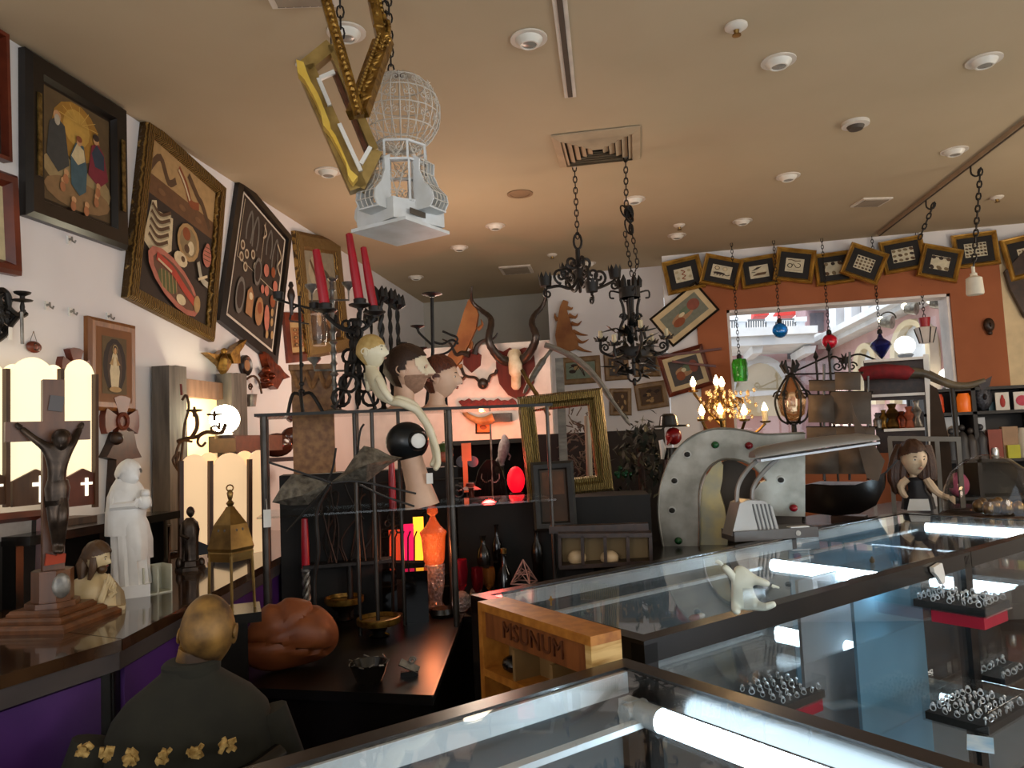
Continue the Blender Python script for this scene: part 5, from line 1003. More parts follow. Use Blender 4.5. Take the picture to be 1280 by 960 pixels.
# more of the dark clutter in the red glow
v=onT(491,770); L2=v.L; s=v.s; g=T('tall_iron_candlestick','tall iron stand holding a red candle behind the iron bird','candlestick',v); MB(IRON).lathe([(14*s,0),(13*s,2*s),(3*s,5*s)],n=12).cyl((0,0,0),L2(491,634),2*s,n=7).lathe([(2*s,0),(8*s,3*s),(9*s,5*s),(.001,4*s)],L2(491,637),12).tube(spiral(L2(485,655),6*s,1.5*s,0,2.5*PI),1.2*s,5).tube(spiral(L2(498,662),7*s,1.5*s,PI,-1.5*PI),1.2*s,5).build('stem',g); candle(g,L2(491,633),L2(489,574),4.5*s,3.6*s)
for k,(x,y,h,r,dd,mm,lb) in enumerate(((605,706,36,8,3.5,BLACK,'short black flask behind the red goblets'),(622,700,44,6,3.6,M('bottle_glass'),'slim black bottle left of the dark round bottle'),(645,702,30,9,3.7,M('smoke_glass',(.3,.08,.06),.1,trans=.6),'squat reddish smoked jar behind the wire pyramid'),(672,702,40,7,3.6,BLACK,'black bottle left of the compartment tray'),(590,640,30,7,3.9,M('dark_copper','5a2416',.4,.5),'dark copper jug at the idol plinth'))):
    v=Vp(x,y,dd); s=v.s; S('dark_flask',lb,'bottle',MB(mm).lathe([(r*s,0),(r*1.1*s,h*.25*s),(r*.9*s,h*.5*s),(r*.4*s,h*.68*s),(r*.38*s,h*.92*s),(r*.55*s,h*s),(.001,h*s)],n=12).lathe([(r*.9*s,-v.loc.z),(r*.9*s,0)],n=4),v)
v=Vp(556,566,3.5); s=v.s; g=T('painted_ball','round green and red painted ball on a thin stand beside the white arm','ornament',v); MB(M('ball_green','3f5a2a',.4)).ell((0,0,5*s),(11*s,11*s,8*s),12,8).build('green_half',g); MB(M('ball_pink','a8614e',.4)).ell((0,0,-3*s),(11*s,11*s,9*s),12,8).build('red_half',g); MB(IRON).cyl((0,0,TZ-v.loc.z),(0,0,-11*s),.004,n=6).build('stand',g)
v=Vp(520,690,3.75); s=v.s; rr=random.Random(21); m=MB(IRON)
for k in range(26): c=Vector((rr.uniform(-75,60)*s,rr.uniform(-.03,.03),rr.uniform(-40,85)*s)); m.tube(spiral(c,rr.uniform(6,14)*s,2*s,rr.random()*6,rr.random()*6+rr.choice((-7,7)),12),1.1*s,5)
for x in(-75,-45,-15,15,45): m.cyl((x*s,0,TZ-v.loc.z),(x*s,0,90*s),1.4*s,n=6)
for z in(-45,20,88): m.cyl((-78*s,0,z*s),(62*s,0,z*s),1.3*s,n=6)
S('iron_scroll_grille','black iron scrollwork grille in the dark behind the lit glass','grille',m,v)
v=Vp(440,640,3.3); s=v.s; m=MB(IRON)
for k in range(14):
    a=Vector((rr.uniform(-50,40)*s,rr.uniform(-.05,.05),-60*s)); b=a+Vector((rr.uniform(-20,20)*s,0,rr.uniform(50,110)*s)); m.tube(smoothpts([a,(a+b)/2+Vector((rr.uniform(-15,15)*s,0,0)),b,b+Vector((rr.uniform(-20,20)*s,0,rr.uniform(-5,15)*s))],3),1.3*s,5)
m.box((-5*s,0,-62*s),(110*s,.1,4*s)).cyl((-5*s,0,TZ-v.loc.z),(-5*s,0,-60*s),4*s)
S('iron_branches','dark bare iron branches standing behind the iron bird','sculpture',m,v)
# ================================================================ TROPHIES ON THE PARTITION
HORN=M('dark_horn','2b201a',.4,c2='1a130f',sc=18,bump=.3); MOOSE=M('antler_brown','7a4620',.7,c2='9a6636',sc=6,bump=.2); SHIELD=M('red_wood_shield','5e1f14',.8,c2='4a150d',sc=5,kind='wave')
K0=V((ony(645,470,5.8).x,5.8,ony(645,470,5.8).z),rz=0); L=K0.L; s=K0.s
g=T('kudu_trophy','skull with long spiral horns on a red wooden shield','trophy',K0)
MB(SHIELD).prism(K0.xz([(621,437),(630,440),(638,435),(646,439),(656,435),(667,436),(669,455),(668,478),(660,492),(649,500),(636,494),(625,480),(621,460)]),-.03,-.002).build('shield',g)
m=MB(BONE); m.tube(smoothpts([L(643,441,-.08),L(644,455,-.13),L(645,470,-.11),L(645,486,-.07)]),[8*s]*4+[8.5*s]*4+[6*s]*4+[4*s],10); m.ell(L(643,444,-.08),(9*s,.04,6*s)); m.build('skull',g)
for pts in([(638,452,-.08),(628,450,-.14),(618,440,-.2),(611,425,-.24),(614,405,-.2),(612,396,-.14),(602,388,-.1),(591,378,-.12),(589,366,-.18),(590,358,-.2)],[(650,451,-.08),(658,446,-.14),(666,434,-.2),(670,420,-.24),(665,405,-.2),(668,394,-.14),(677,384,-.1),(682,372,-.12),(682,360,-.18),(683,352,-.2)]):
    P=smoothpts([L(*p) for p in pts],6); n=len(P); m=MB(HORN).tube(P,[6.4*s*(1-.85*i/n)*(1+.05*math.sin(i*2.2)) for i in range(n)],9); m.build('horn',g)
def antler(name,label,pl,o,tines,th=.03,m_=MOOSE):
    g=T(name,label,'antler',pl); MB(m_).prism(pl.xz(o),-th-.03,-.02).build('palm',g)
    for t in tines: m=MB(m_); P=[pl.L(x,y,-.04) for x,y in t]; m.tube(smoothpts(P,3),[3.2*pl.s*(1-.9*i/(3*(len(P)-1))) for i in range(3*(len(P)-1)+1)],6); m.build('tine',g)
    return g
K1=V((ony(580,430,5.8).x,5.8,ony(580,430,5.8).z),rz=0)
antler('moose_antler','broad brown moose antler leaning left of the kudu skull',K1,[(588,376),(595,380),(600,394),(597,412),(588,432),(578,452),(570,461),(556,459),(561,448),(570,430),(578,405),(583,388)],[[(597,412),(603,406),(601,399)],[(588,436),(590,428),(586,424)],[(575,456),(577,462),(571,452)],[(586,380),(589,374),(590,372)]])
K2=V((ony(711,410,7.25).x,7.25,ony(711,410,7.25).z),rz=0)
antler('moose_antler','orange brown moose antler with spiky tines on the white wall',K2,[(705,376),(711,378),(709,388),(713,400),(716,412),(722,422),(724,436),(712,440),(698,438),(695,420),(698,400),(701,384)],[[(709,385),(714,386),(716,384)],[(711,394),(719,397),(722,392)],[(714,404),(722,406),(727,401)],[(716,414),(726,418),(735,419)],[(720,424),(728,428),(736,424)],[(721,434),(730,438),(740,440)],[(697,400),(694,396),(694,391)]])
K3=V((ony(592,452,5.8).x,5.8,ony(592,452,5.8).z),rz=0); s=K3.s; g=T('small_trophy','small dark shield with a pair of short curved horns','trophy',K3)
MB(SHIELD).prism(K3.xz([(580,445),(591,436),(602,444),(601,457),(590,466),(580,456)]),-.025,-.002).build('shield',g)
for P in([(593,443),(596,433),(604,426),(617,423),(622,416)],[(587,444),(578,441),(570,443),(563,430),(553,424)]): m=MB(HORN); P=smoothpts([K3.L(x,y,-.06) for x,y in P],4); m.tube(P,[4*s*(1-.85*i/len(P)) for i in range(len(P))],7); m.build('horn',g)
K4=V((ony(605,480,5.8).x,5.8,ony(605,480,5.8).z),rz=0); s=K4.s; g=T('antler_skull','small dark skull with forked antlers under the little shield','trophy',K4); MB(HORN).ell((0,-.04,0),(7*s,.04,7*s),10,8).build('skull',g)
m=MB(HORN)
for P in([(600,478),(594,472),(586,471),(580,468),(577,460)],[(582,470),(577,475),(575,471)],[(577,474),(576,480)],[(610,478),(613,470),(619,467),(621,462)]): m.tube(smoothpts([K4.L(x,y,-.05) for x,y in P],3),2*s,6)
m.build('antlers',g)
K5=V((ony(612,508,5.8).x,5.8,ony(612,508,5.8).z),rz=0); g=T('red_garland','scalloped dark red paper garland under the skulls','garland',K5)
o=[(574,502)]
for i in range(8): o+=[(578+i*9,500-(2 if i%2 else 0)),(582+i*9,501)]
for i in range(7): o+=[(648-i*10,508),(643-i*10,513-(3 if i%2 else 0))]
MB(M('garland_red','6e1712',.7,c2='3e0d0a',sc=30)).prism(K5.xz(o),-.03,-.005).build('garland',g)
K6=V((ony(600,520,5.8).x,5.8,ony(600,520,5.8).z),rz=0); s=K6.s; P=smoothpts([K6.L(x,y,-.06) for x,y in((576,508),(583,518),(595,525),(607,526),(618,522))],4)
S('drinking_horn','pale brown drinking horn hanging below the red garland','horn',MB(M('pale_horn','b08a5a',.4,c2='6d4a2a',sc=8)).tube(P,[2*s+5*s*i/len(P) for i in range(len(P))],10),K6)
S('black_case','small black case on the partition right of the drinking horn','case',MB(BLACK).box(K6.L(628,522,-.05),(22*s,.08,11*s)),K6)
picture('framed_picture','small orange lit print in a thin dark frame below the drinking horn',V(K6.loc,rz=0),[(595,526),(614,526),(614,542),(595,542)],[(0,.015),(.08,.02),(.12,.01)],FB,C_('print_orange','c9743a'),lambda a:(a.ell(0,0,.3,.25,rust),a.line([(-.3,0),(0,.2),(.3,-.1)],.06,sepia)))
# things hanging in the red glow
v=Vp(632,565,4.8); s=v.s; g=T('grey_rat','grey toy rat held upright on a thin stand in the red glow','toy rat',v); m=MB(M('grey_plush','8f8b8b',.9,c2='747071',sc=40))
m.tube(smoothpts([v.L(630,543),v.L(631,552),v.L(629,565),v.L(627,575),v.L(628,583)]),[1*s,3*s,4*s,5*s,6*s,7*s,7*s,7*s,7*s,6*s,6*s,5*s,5*s,4*s,3*s,3*s,1*s],9); m.tube([v.L(634,565),v.L(638,570),v.L(636,575)],1.2*s,5).tube([v.L(623,572),v.L(620,577)],1.5*s,5); m.build('body',g)
MB(IRON).cyl((0,0,-v.loc.z),v.L(629,578),.004,n=6).build('stand',g)
v=Vp(613,600,4.6); s=v.s; g=T('hook_rail','grey metal pole with curved hooks and dark cords in the middle','rack',V((v.loc.x,v.loc.y,0),rz=v.rz)); zz=v.loc.z; m=MB(PEWTER); q=lambda x,y:v.L(x,y)+Vector((0,0,zz)); m.cyl((0,0,0),q(613,530),1.2*s,n=7)
for k in(-1,1): m.tube(smoothpts([q(613,600),q(613+6*k,603),q(613+11*k,598),q(613+11*k,592)]),1*s,5)
m.build('pole',g); m=MB(BLACK)
for k in range(16): x=598+k*2; m.tube(smoothpts([q(613+(x-613)*.3,575),q(x,590),q(x+(x-613)*.4,625),q(x+(x-613)*.5,640+k%3*4)]),1.1*s,4)
o=m.build('cords',g); o['kind']='stuff'; m=MB(CREAM); m.box(q(634,627),(7*s,.002,12*s)); m.build('price_tag',g)
MB(BLACK).lathe([(.16,0),(.15,.02),(.02,.03)],n=18).build('base',g)
v=Vp(583,575,4.4); s=v.s; g=T('wooden_mallet','pale wooden carved stick standing beside two black discs','ornament',v); MB(M('pale_wood','c08a52',.5)).box(v.L(583,565),(12*s,.03,22*s)).box(v.L(582,595),(6*s,.025,40*s)).build('stick',g); m=MB(BLACK)
for x in(577,591): m.lathe([(.001,-.012),(7*s,-.012),(7*s,.012),(.001,.012)],v.L(x,577),14,ax=(0,1,0))
m.build('disc',g); MB(IRON).cyl((0,0,-v.loc.z),v.L(583,600),.006,n=6).build('stand',g)
v=Vp(588,660,4.0); s=v.s; z0=v.loc.z; g=T('carved_idol','dark wooden carved idol standing in the red glow','statue',V((v.loc.x,v.loc.y,0),rz=v.rz)); q=lambda x,y:v.L(x,y)+Vector((0,0,z0)); IDM=M('idol_wood','5b2b1a',.5,c2='38170d',sc=9)
J=[(*q(588,655),8*s),(*q(588,638),8*s),(*q(588,628),4*s),(*q(588,619),7*s),(*q(580,668),5*s),(*q(581,690),4*s),(*q(596,668),5*s),(*q(595,690),4*s),(*q(577,642),4*s),(*q(575,658),3.5*s),(*q(599,642),4*s),(*q(601,658),3.5*s)]
skin('figure',g,J,[(0,1),(1,2),(2,3),(0,4),(4,5),(0,6),(6,7),(1,8),(8,9),(1,10),(10,11)],IDM,0,1); MB(BLACK).box((q(588,0).x,0,q(588,692).z/2),(34*s,.12,q(588,692).z)).build('plinth',g); MB(M('red_hat','8d2a1a',.6)).lathe([(14*s,0),(6*s,4*s),(5*s,8*s)],q(588,612),12).build('hat',g)
v=Vp(632,680,4.1); s=v.s; z0=v.loc.z; S('red_crate','dark red slatted crate in the shadow right of the idol','crate',MB(M('dark_red_wood','6d1a16',.5)).box((0,0,(-z0+18*s)/2),(30*s,.15,z0+18*s)).box((0,-.08,10*s),(32*s,.01,4*s)).box((0,-.08,2*s),(32*s,.01,4*s)),v)
# ================================================================ GOLD FRAME, YOKE, TRAY
GF=Vp(708,560,3.7); g=picture('empty_gilt_picture','empty ornate gold picture frame leaning upright behind the display case',V(GF.loc,rz=GF.rz),[(649,498),(752,483),(767,612),(658,624)],[(0,.02),(.03,.045),(.1,.05),(.13,.03),(.17,.025),(.19,.0)],M('rope_gilt','8f7a44',.38,.65,c2='57461f',sc=34,kind='ribs',bump=.8),GLASS)
for o in list(g.children):
    if o.name.startswith('print'): bpy.data.objects.remove(o)
v=V(Vector((GF.loc.x,GF.loc.y,0))+GF.Y*.1,rz=GF.rz); z0=GF.loc.z; lowz=v.L(700,622,-.1).z
S('easel_table','dark table behind the display case under the gold frame','table',MB(MATTE).box((-.08,.03,lowz/2),(.95,.30,lowz)),v)
OF=V(GF.loc-GF.Y*.10,rz=GF.rz); picture('old_panel','dark worn framed panel with a rusty centre before the gold frame',OF,[(664,578),(716,575),(722,660),(668,664)],[(0,.02),(.06,.035),(.16,.03),(.2,.015)],M('worn_black_wood','191815',.6,c2='24231f',sc=16,bump=.4),M('worn_panel','2e2114',.7,c2='452f1a',sc=8),lambda a:a.poly([(-.42,.02),(.42,.02),(.42,.46),(-.42,.46)],M('rust_panel','5e3a1e',.7,c2='432a15',sc=14)))
YK=Vp(735,480,4.0); L=YK.L; s=YK.s; g=T('wooden_yoke','grey weathered curved wooden yoke standing above the gold frame','yoke',YK)
GW=M('grey_driftwood','7d766a',.6,c2='5c564c',sc=9,stretch=(1,1,4),bump=.2)
MB(GW).tube(smoothpts([L(681,431),L(700,438),L(722,450),L(745,472),L(766,502),L(788,532)],4),[6*s]*6+[7*s]*6+[6*s]*4+[4*s]*4+[1.5*s],8,flat=.6).build('beam',g)
MB(GW).tube(smoothpts([L(690,436,.05),L(678,452,.05),L(665,472,.05),L(655,492,.05)],4),[4*s]*4+[7*s]*5+[4*s]*3+[2*s],8,flat=.6).build('beam',g); MB(BRASS).tube(smoothpts([L(652,462,-.02),L(662,480,-.02),L(674,498,-.02),L(686,520,-.02)]),[2.5*s,3*s]*6+[3*s],8).build('brass_fitting',g)
z0=YK.loc.z; MB(GW).bar(Vector((L(699,500,.05).x,.05,-z0)),L(699,448,.05),10*s).build('post',g); MB(M('pale_pole','9a8f78',.6)).cyl(Vector((L(734,600,.1).x,.1,-z0)),L(734,520,.1),4*s,n=8).build('pole',g)
v=Vp(722,560,4.15); s=v.s; m=MB(M('dry_twigs','4a3d33',.8,c2='6b5a4c',sc=30))
for k in range(70):
    a=Vector((random.uniform(-18,18)*s,random.uniform(-.05,.05),random.uniform(-35,45)*s)); b=a+Vector((random.uniform(-14,14)*s,random.uniform(-.03,.03),random.uniform(-12,16)*s)); c=b+Vector((random.uniform(-8,8)*s,0,random.uniform(-8,8)*s)); m.tube(smoothpts([a,b,c],2),.8*s,4)
o=S('dried_twigs','tangled bunch of dried twigs seen through the gold frame','twigs',m,v); o['kind']='stuff'
DG=M('dark_leaves','232b1c',.7,c2='16190f',sc=12); v=Vp(800,560,4.3); s=v.s; m=MB(DG)
for k in range(220):
    c=Vector((random.gauss(0,17)*s,random.gauss(0,.07),random.gauss(-8,22)*s)); r=Matrix.Rotation(random.random()*6,3,'Z')@Matrix.Rotation(random.random()*3,3,'X'); p=[r@Vector(q) for q in((0,-.03,0),(.014,0,.004),(0,.03,0),(-.014,0,.004))]; m.add([c+q for q in p],[(0,1,2,3)])
g=T('dark_foliage','dark green artificial foliage between gold frame and marquee letter','plant',v); o=m.build('leaves',g); o['kind']='stuff'; MB(DKWOOD).cyl((0,0,-v.loc.z),(0,0,0),.02,n=8).lathe([(.1,-v.loc.z),(.13,-v.loc.z+.25),(.11,-v.loc.z+.25),(.02,-v.loc.z+.2)],n=14).build('pot',g)
m=MB(M('green_glass_bead','1f7a45',.1,trans=.6)); 
for k in range(9): m.ell(v.L(778+random.uniform(-10,14),592+random.uniform(-12,10),-.12),(.012,.01,.014),7,5)
m.build('glass_beads',g)
TR=Vp(757,682,3.15); L=TR.L; s=TR.s; g=T('compartment_tray','dark wooden tray of four tan compartments behind the glass case','tray',V((TR.loc.x,TR.loc.y,TR.loc.z-TR.L(0,0).z*0),rz=TR.rz)); TANB=M('tan_board','9c8056',.7); m=MB(DKWOOD)
for x in(700,728,756,784,812): a=L(x,668);b=L(x+1,707-(x-700)*.05); m.bar(a,b,4*s,.10,up=(0,1,0))
m.bar(L(698,668),L(814,667),.1,5*s,up=(0,0,1)).bar(L(700,707),L(812,701),.1,5*s,up=(0,0,1)); m.build('frame',g)
MB(TANB).prism(TR.xz([(700,668),(812,668),(811,703),(702,708)]),.04,.05).build('backing',g); m=MB(DKWOOD); m.box(L(748,660,.05),(125*s,.05,9*s)); m.build('lid',g)
MB(MATTE).box((0,.14,(L(0,707).z-TR.loc.z)/2-.0),(.36,.12,TR.loc.z+L(0,707).z)).build('stand',g)
for x,y,rx,rz_,lb in((721,697,12,10,'pale shell in the left compartments of the tray'),(762,697,12,9,'pale shell in the middle compartments of the tray')): S('pale_shell',lb,'shell',MB(M('shell_cream','d3b48a',.5)).ell(L(x,y,-.0),(rx*s,.03,rz_*s),12,8),TR)
# ================================================================ MID WALL PICTURES
MW=V((ony(770,480,7.25).x,7.25,ony(770,480,7.25).z),rz=0)
FO=M('tan_frame','8d6f45',.45,c2='6f5432',sc=10); FDK=FB
def art_bot(i):
    def f(a):
        r=random.Random(i); mm=sepia if i%2 else dk
        for k in range(7): a.ell(r.uniform(-.35,.35),r.uniform(-.35,.35),r.uniform(.06,.16),r.uniform(.05,.12),mm if k%2 else tan,r.random()*3)
        a.line([(r.uniform(-.4,.4),r.uniform(-.4,.4)) for _ in range(5)],.03,mm)
    return f
for k,(pts,lb,fm,bg) in enumerate(((((700,448),(750,444),(752,478),(702,482)),'tan framed greenish print left of the dark chandelier',FO,C_('print_green','7c8a78')),(((755,444),(785,441),(787,474),(756,477)),'tan framed print with white scrolls behind the dark chandelier',FO,C_('print_grey','4a4440')),(((792,440),(826,440),(826,470),(793,472)),'tan framed print right behind the dark chandelier',FO,C_('print_grey','4a4440')),(((762,486),(790,485),(789,519),(762,520)),'small tan framed print under the yoke end',FO,C_('print_brown','57402c')),(((792,482),(832,474),(836,508),(797,514)),'tilted tan framed dark print below the chandelier',FO,C_('print_brown','57402c')))): picture('framed_picture',lb,MW,pts,[(0,.02),(.05,.03),(.16,.025),(.2,.012)],fm,bg,art_bot(k))
PW=V((ony(855,400,YR).x,YR,ony(855,400,YR).z),rz=0)
def art_faces(a):
    a.ell(-.05,-.02,.3,.2,C_('animal','a9805c')); a.ell(-.2,-.15,.15,.18,rust); a.ell(.1,.1,.2,.15,C_('green_grey','66735a')); a.ell(.3,.1,.15,.25,C_('redwall','8a4a38')); a.ell(-.05,.05,.08,.08,pale)
picture('framed_picture','diamond tilted cream matted print left of the window',PW,[(813,400),(869,350),(897,387),(842,436)],[(0,.02),(.03,.03),(.06,.02)],FDK,C_('print_mist','767868'),art_faces,mat_w=.14,mat_m=M('mat_cream','cdb68c',.8),dy=.02)
picture('framed_picture','leaning reddish framed print behind the lit candle chandelier',PW,[(822,446),(878,430),(892,478),(836,500)],[(0,.02),(.05,.03),(.1,.02)],FM,C_('print_grey','4a4440'),art_faces,mat_w=.1,mat_m=M('mat_cream','cdb68c',.8),dy=.02)
S('wooden_stick','thin reddish wooden ladder stick below the diamond tilted print','stick',MB(FM).bar(PW.L(822,446,-.1),PW.L(902,436,-.1),5*PW.s,.02).bar(PW.L(840,452,-.1),PW.L(895,458,-.1),4*PW.s,.02),PW)
# row of gold framed prints over the window
def art_row(i):
    def f(a):
        r=random.Random(i+3)
        if i==0: a.line([(-.1,.35),(.1,.2),(-.08,.05),(.1,-.1),(-.1,-.25),(.05,-.35)],.07,rust); [a.ell(x,z,.1,.1,C_('faint','b3a583')) for x,z in((-.35,.25),(.35,.25),(-.33,-.2),(.35,-.2))]
        elif i==1: a.ring(-.25,.25,.13,.16,sepia,pale); a.ring(.15,.25,.13,.18,C_('faint','b3a583'),pale); a.ell(-.1,-.15,.3,.1,dk); a.line([(.1,-.15),(.3,-.25),(.45,-.15)],.06,dk); [a.line([(x,-.2),(x-.05,-.35)],.04,dk,1) for x in(-.3,-.15,.0,.15)]
        elif i==2: a.poly([(-.4,.1),(-.1,.35),(.2,.38),(-.05,.2)],dk); a.poly([(-.4,-.3),(-.1,-.1),(.4,-.1),(.3,-.3)],sepia); a.line([(-.4,0),(-.2,-.02)],.05,dk,1)
        elif i==3: a.line(spiral_pts(-.25,-.05,.13)+[(-.08,.1),(.1,-.15),(.3,-.1),(.3,.1),(.15,.15)],.05,dk,2); a.line([(-.4,.35),(-.2,.38),(0,.32),(.3,.36)],.06,sepia); a.line([(-.4,-.38),(.4,-.38)],.02,sepia,1)
        else:
            nx,ny=((3,2),(5,4),(4,3),(3,2),(6,4),(7,5))[i-4]
            for x in range(nx):
                for z in range(ny): a.ell(-.4+.8*x/(nx-1),-.36+.72*z/(ny-1),.36/nx,.36/ny*(r.uniform(.7,1.1)),(sepia,dk,C_('clay2','7d6a4c'))[r.randrange(3)],r.random())
            if i==7: a.poly([(-.45,.38),(.45,.38),(.45,.45),(-.45,.45)],dk)
    return f
def spiral_pts(x,z,r): return [(x+r*math.cos(t),z+r*1.1*math.sin(t)) for t in [k*.7 for k in range(9)]]
row=[((827,329),(874,317),(882,358),(835,371),'leftmost gold framed print of the row, with a snake'),((881,316),(930,326),(921,365),(875,353),'second gold framed print of the row, with a lizard'),((923,326),(970,315),(975,355),(927,363),'third gold framed print of the row, with two birds'),((969,307),(1021,315),(1014,356),(968,350),'fourth gold framed print of the row, with coiled worms'),((1018,320),(1062,311),(1068,352),(1018,360),'fifth gold framed print of the row, partly covered by its neighbour'),((1064,302),(1112,319),(1095,357),(1049,342),'strongly tilted sixth gold framed print of the row'),((1097,304),(1151,293),(1160,335),(1106,344),'seventh gold framed print of the row under a chain'),((1153,303),(1204,314),(1195,355),(1146,345),'eighth gold framed print of the row, tilted, with round specimens'),((1188,296),(1245,287),(1249,330),(1194,338),'ninth gold framed print of the row behind the hanging bottle'),((1249,303),(1310,285),(1325,340),(1262,352),'tenth gold framed print cut off by the right edge of the photo')]
FG=M('row_gilt','c79b48',.3,.5,c2='9a7230',sc=9)
for i,(a,b,c,d,lb) in enumerate(row):
    picture('gold_framed_print',lb,PW,[a,b,c,d],[(0,.02),(.02,.035),(.05,.03),(.075,.036),(.12,.02),(.13,.012)],FG,C_('aged_paper','cfc5a8'),art_row(i),mat_w=.17,mat_m=M('mat_black','1b1715',.8),dy=.02+.03*(i%2)+(.05 if i==5 else 0),group='gold framed prints in a row above the window')
# ================================================================ HANGING CHAINS AND CHANDELIERS
def ceil_at(px,py): return onz(px,py,HC)
def crown(mb,c,r,h,n=9):
    c=Vector(c); v=[];f=[]
    for k in range(2*n):
        a=PI*k/n; zz=h*(1.0 if k%2==0 else .62); v+=[c+Vector((r*.8*math.cos(a),r*.8*math.sin(a),0)),c+Vector((r*math.cos(a),r*math.sin(a),zz))]
    for k in range(2*n): j=(k+1)%(2*n); f.append((2*k,2*j,2*j+1,2*k+1))
    f.append(tuple(2*k for k in range(2*n))[::-1]); return mb.add(v,f)
top=ceil_at(718,207); C1=V(Vector((top.x,top.y,top.z)),rz=None); L=C1.L; s=C1.s
g=T('crown_chandelier','small black iron chandelier with scrolled arms and crown cups','chandelier',C1); m=MB(IRON)
x0=L(723,300).x; P0=Vector((0,0,0)); P1=L(722,298); chain(m,P0,P1,.045,.0035); m.build('chain',g); MB(TRIMW).lathe([(.012,0),(.012,-.012),(.001,-.014)],n=8).build('ceiling_hook',g)
m=MB(IRON); cx=L(723,340).x; cz=L(723,330).z; m.torus(L(722,302),8*s*.6,1.6*s,(0,1,0),sy=2).cyl(L(722,312),L(724,352),3*s,n=8)
arms=[(682,358,-.10),(708,345,.12),(740,365,-.14),(769,348,.08),(725,350,.2)]
for (x,y,dy) in arms:
    q=L(x,y,dy); b=L(724,350); d=Vector((q.x-b.x,q.y-b.y,0)); dn=d.normalized(); ln=d.length; up=Vector((0,0,1))
    m.tube(smoothpts([b+up*.02,b+dn*ln*.25-up*.05,b+dn*ln*.6-up*.04,Vector((q.x,q.y,q.z-.01))],5),2*s,6)
    m.tube(spiral(b+dn*ln*.55+up*.02,10*s,2*s,-PI/2,2.2*PI,18,dn,up),1.7*s,6); m.tube(spiral(b+dn*9*s+up*22*s,9*s,2*s,-PI,1.4*PI,18,dn,up),1.8*s,6); m.tube(spiral(b+dn*18*s+up*8*s,8*s,2*s,-PI*.8,1.5*PI,18,dn,up),1.6*s,6)
    m.tube(spiral(Vector((q.x,q.y,q.z))-up*9*s-dn*2*s,6*s,1.5*s,PI/2,-2.2*PI,14,dn,up),1.4*s,6)
m.build('scrolled_arms',g)
for (x,y,dy) in arms: crown(MB(IRON),L(x,y,dy),8.5*s,17*s).build('crown_cup',g)
top=ceil_at(782,195); C2=V(top,rz=None); L=C2.L; s=C2.s
g=T('spiky_chandelier','larger dark iron chandelier with leaf arms and candle sleeves','chandelier',C2); MB(TRIMW).lathe([(.012,0),(.012,-.012),(.001,-.014)],n=8).build('ceiling_hook',g)
m=MB(IRON); chain(m,(0,0,0),L(783,265),.045,.0035); chain(m,L(781,290),L(790,345),.04,.003); chain(m,L(789,285),L(797,330),.04,.003); chain(m,L(797,330),L(790,352),.03,.003)
rr=random.Random(5)
for k in range(9): m.torus(L(784+rr.uniform(-5,5),278+rr.uniform(-14,12)),rr.uniform(4,8)*s,1.1*s,(rr.uniform(-1,1),1,rr.uniform(-1,1)),12,5,sx=.6,sy=1.3)
m.build('chain',g)
m=MB(IRON); cx=L(790,420).x
m.lathe([(13*s,L(0,373).z),(13*s,L(0,360).z),(12.5*s,L(0,360).z),(12.5*s,L(0,373).z)],(cx,0,0),14)
for k in range(6): a=PI*k/3; m.tube([(cx+12*s*math.cos(a),12*s*math.sin(a),L(0,360).z),(cx+13*s*math.cos(a),13*s*math.sin(a),L(0,352).z),(cx+12*s*math.cos(a),12*s*math.sin(a),L(0,345).z)],[3.5*s,3.5*s,.4*s],5)
for k in range(4):
    a=PI/2*k+.3; c,q=math.cos(a),math.sin(a); W=lambda r,y:Vector((cx+r*s*c,r*s*q,L(0,y).z)); m.tube(smoothpts([W(12,374),W(9,385),W(9,398),W(14,410),W(17,425)]),2*s,6); m.tube(spiral(W(9,397),5*s,1.5*s,0,2.5*PI,12,Vector((c,q,0)),Vector((0,0,1))),1.5*s,5); m.tube(smoothpts([W(13,366),W(24,364),W(25,372),W(20,373)],3),1.2*s,5)
m.cyl((cx,0,L(0,350).z),(cx,0,L(0,470).z),2.4*s,n=8); m.lathe([(24*s,L(0,448).z),(26*s,L(0,441).z),(24*s,L(0,436).z)],(cx,0,0),20); m.torus((cx,0,L(0,470).z),8*s,1.4*s,(0,1,0)).ell((cx,0,L(0,478).z),(3*s,3*s,5*s),8,6)
m.build('frame',g); arms=[(751,425,-.05),(833,422,.02),(801,412,-.25),(780,418,.22),(815,428,.2),(768,430,-.2)]
m=MB(IRON); sl=MB(M('candle_sleeve','cdbd98',.6))
for x,y,dy in arms:
    q=L(x,y,dy); b=Vector((cx,0,L(0,440).z)); d=Vector((q.x-b.x,q.y-b.y,0)); dn=d.normalized(); ln=d.length; m.tube(smoothpts([b+dn*12*s,b+dn*ln*.6-Vector((0,0,5*s)),Vector((q.x,q.y,q.z-14*s)),Vector((q.x,q.y,q.z))]),1.8*s,6); m.tube(spiral(Vector((q.x,q.y,q.z-10*s))-dn*5*s,5*s,1.2*s,0,2.5*PI,12,dn,Vector((0,0,1))),1.3*s,5)
    for k in range(6): a=PI*k/3; m.tube([q,(q.x+6*s*math.cos(a),q.y+6*s*math.sin(a),q.z),(q.x+9*s*math.cos(a),q.y+9*s*math.sin(a),q.z+4*s)],[2*s,2.2*s,.4*s],4)
    sl.cyl(q,q+Vector((0,0,11*s)),2.6*s,n=8)
m.build('arms',g); sl.build('candle_sleeve',g)
m=MB(M('dark_iron_leaf','1f2322',.35,.5))
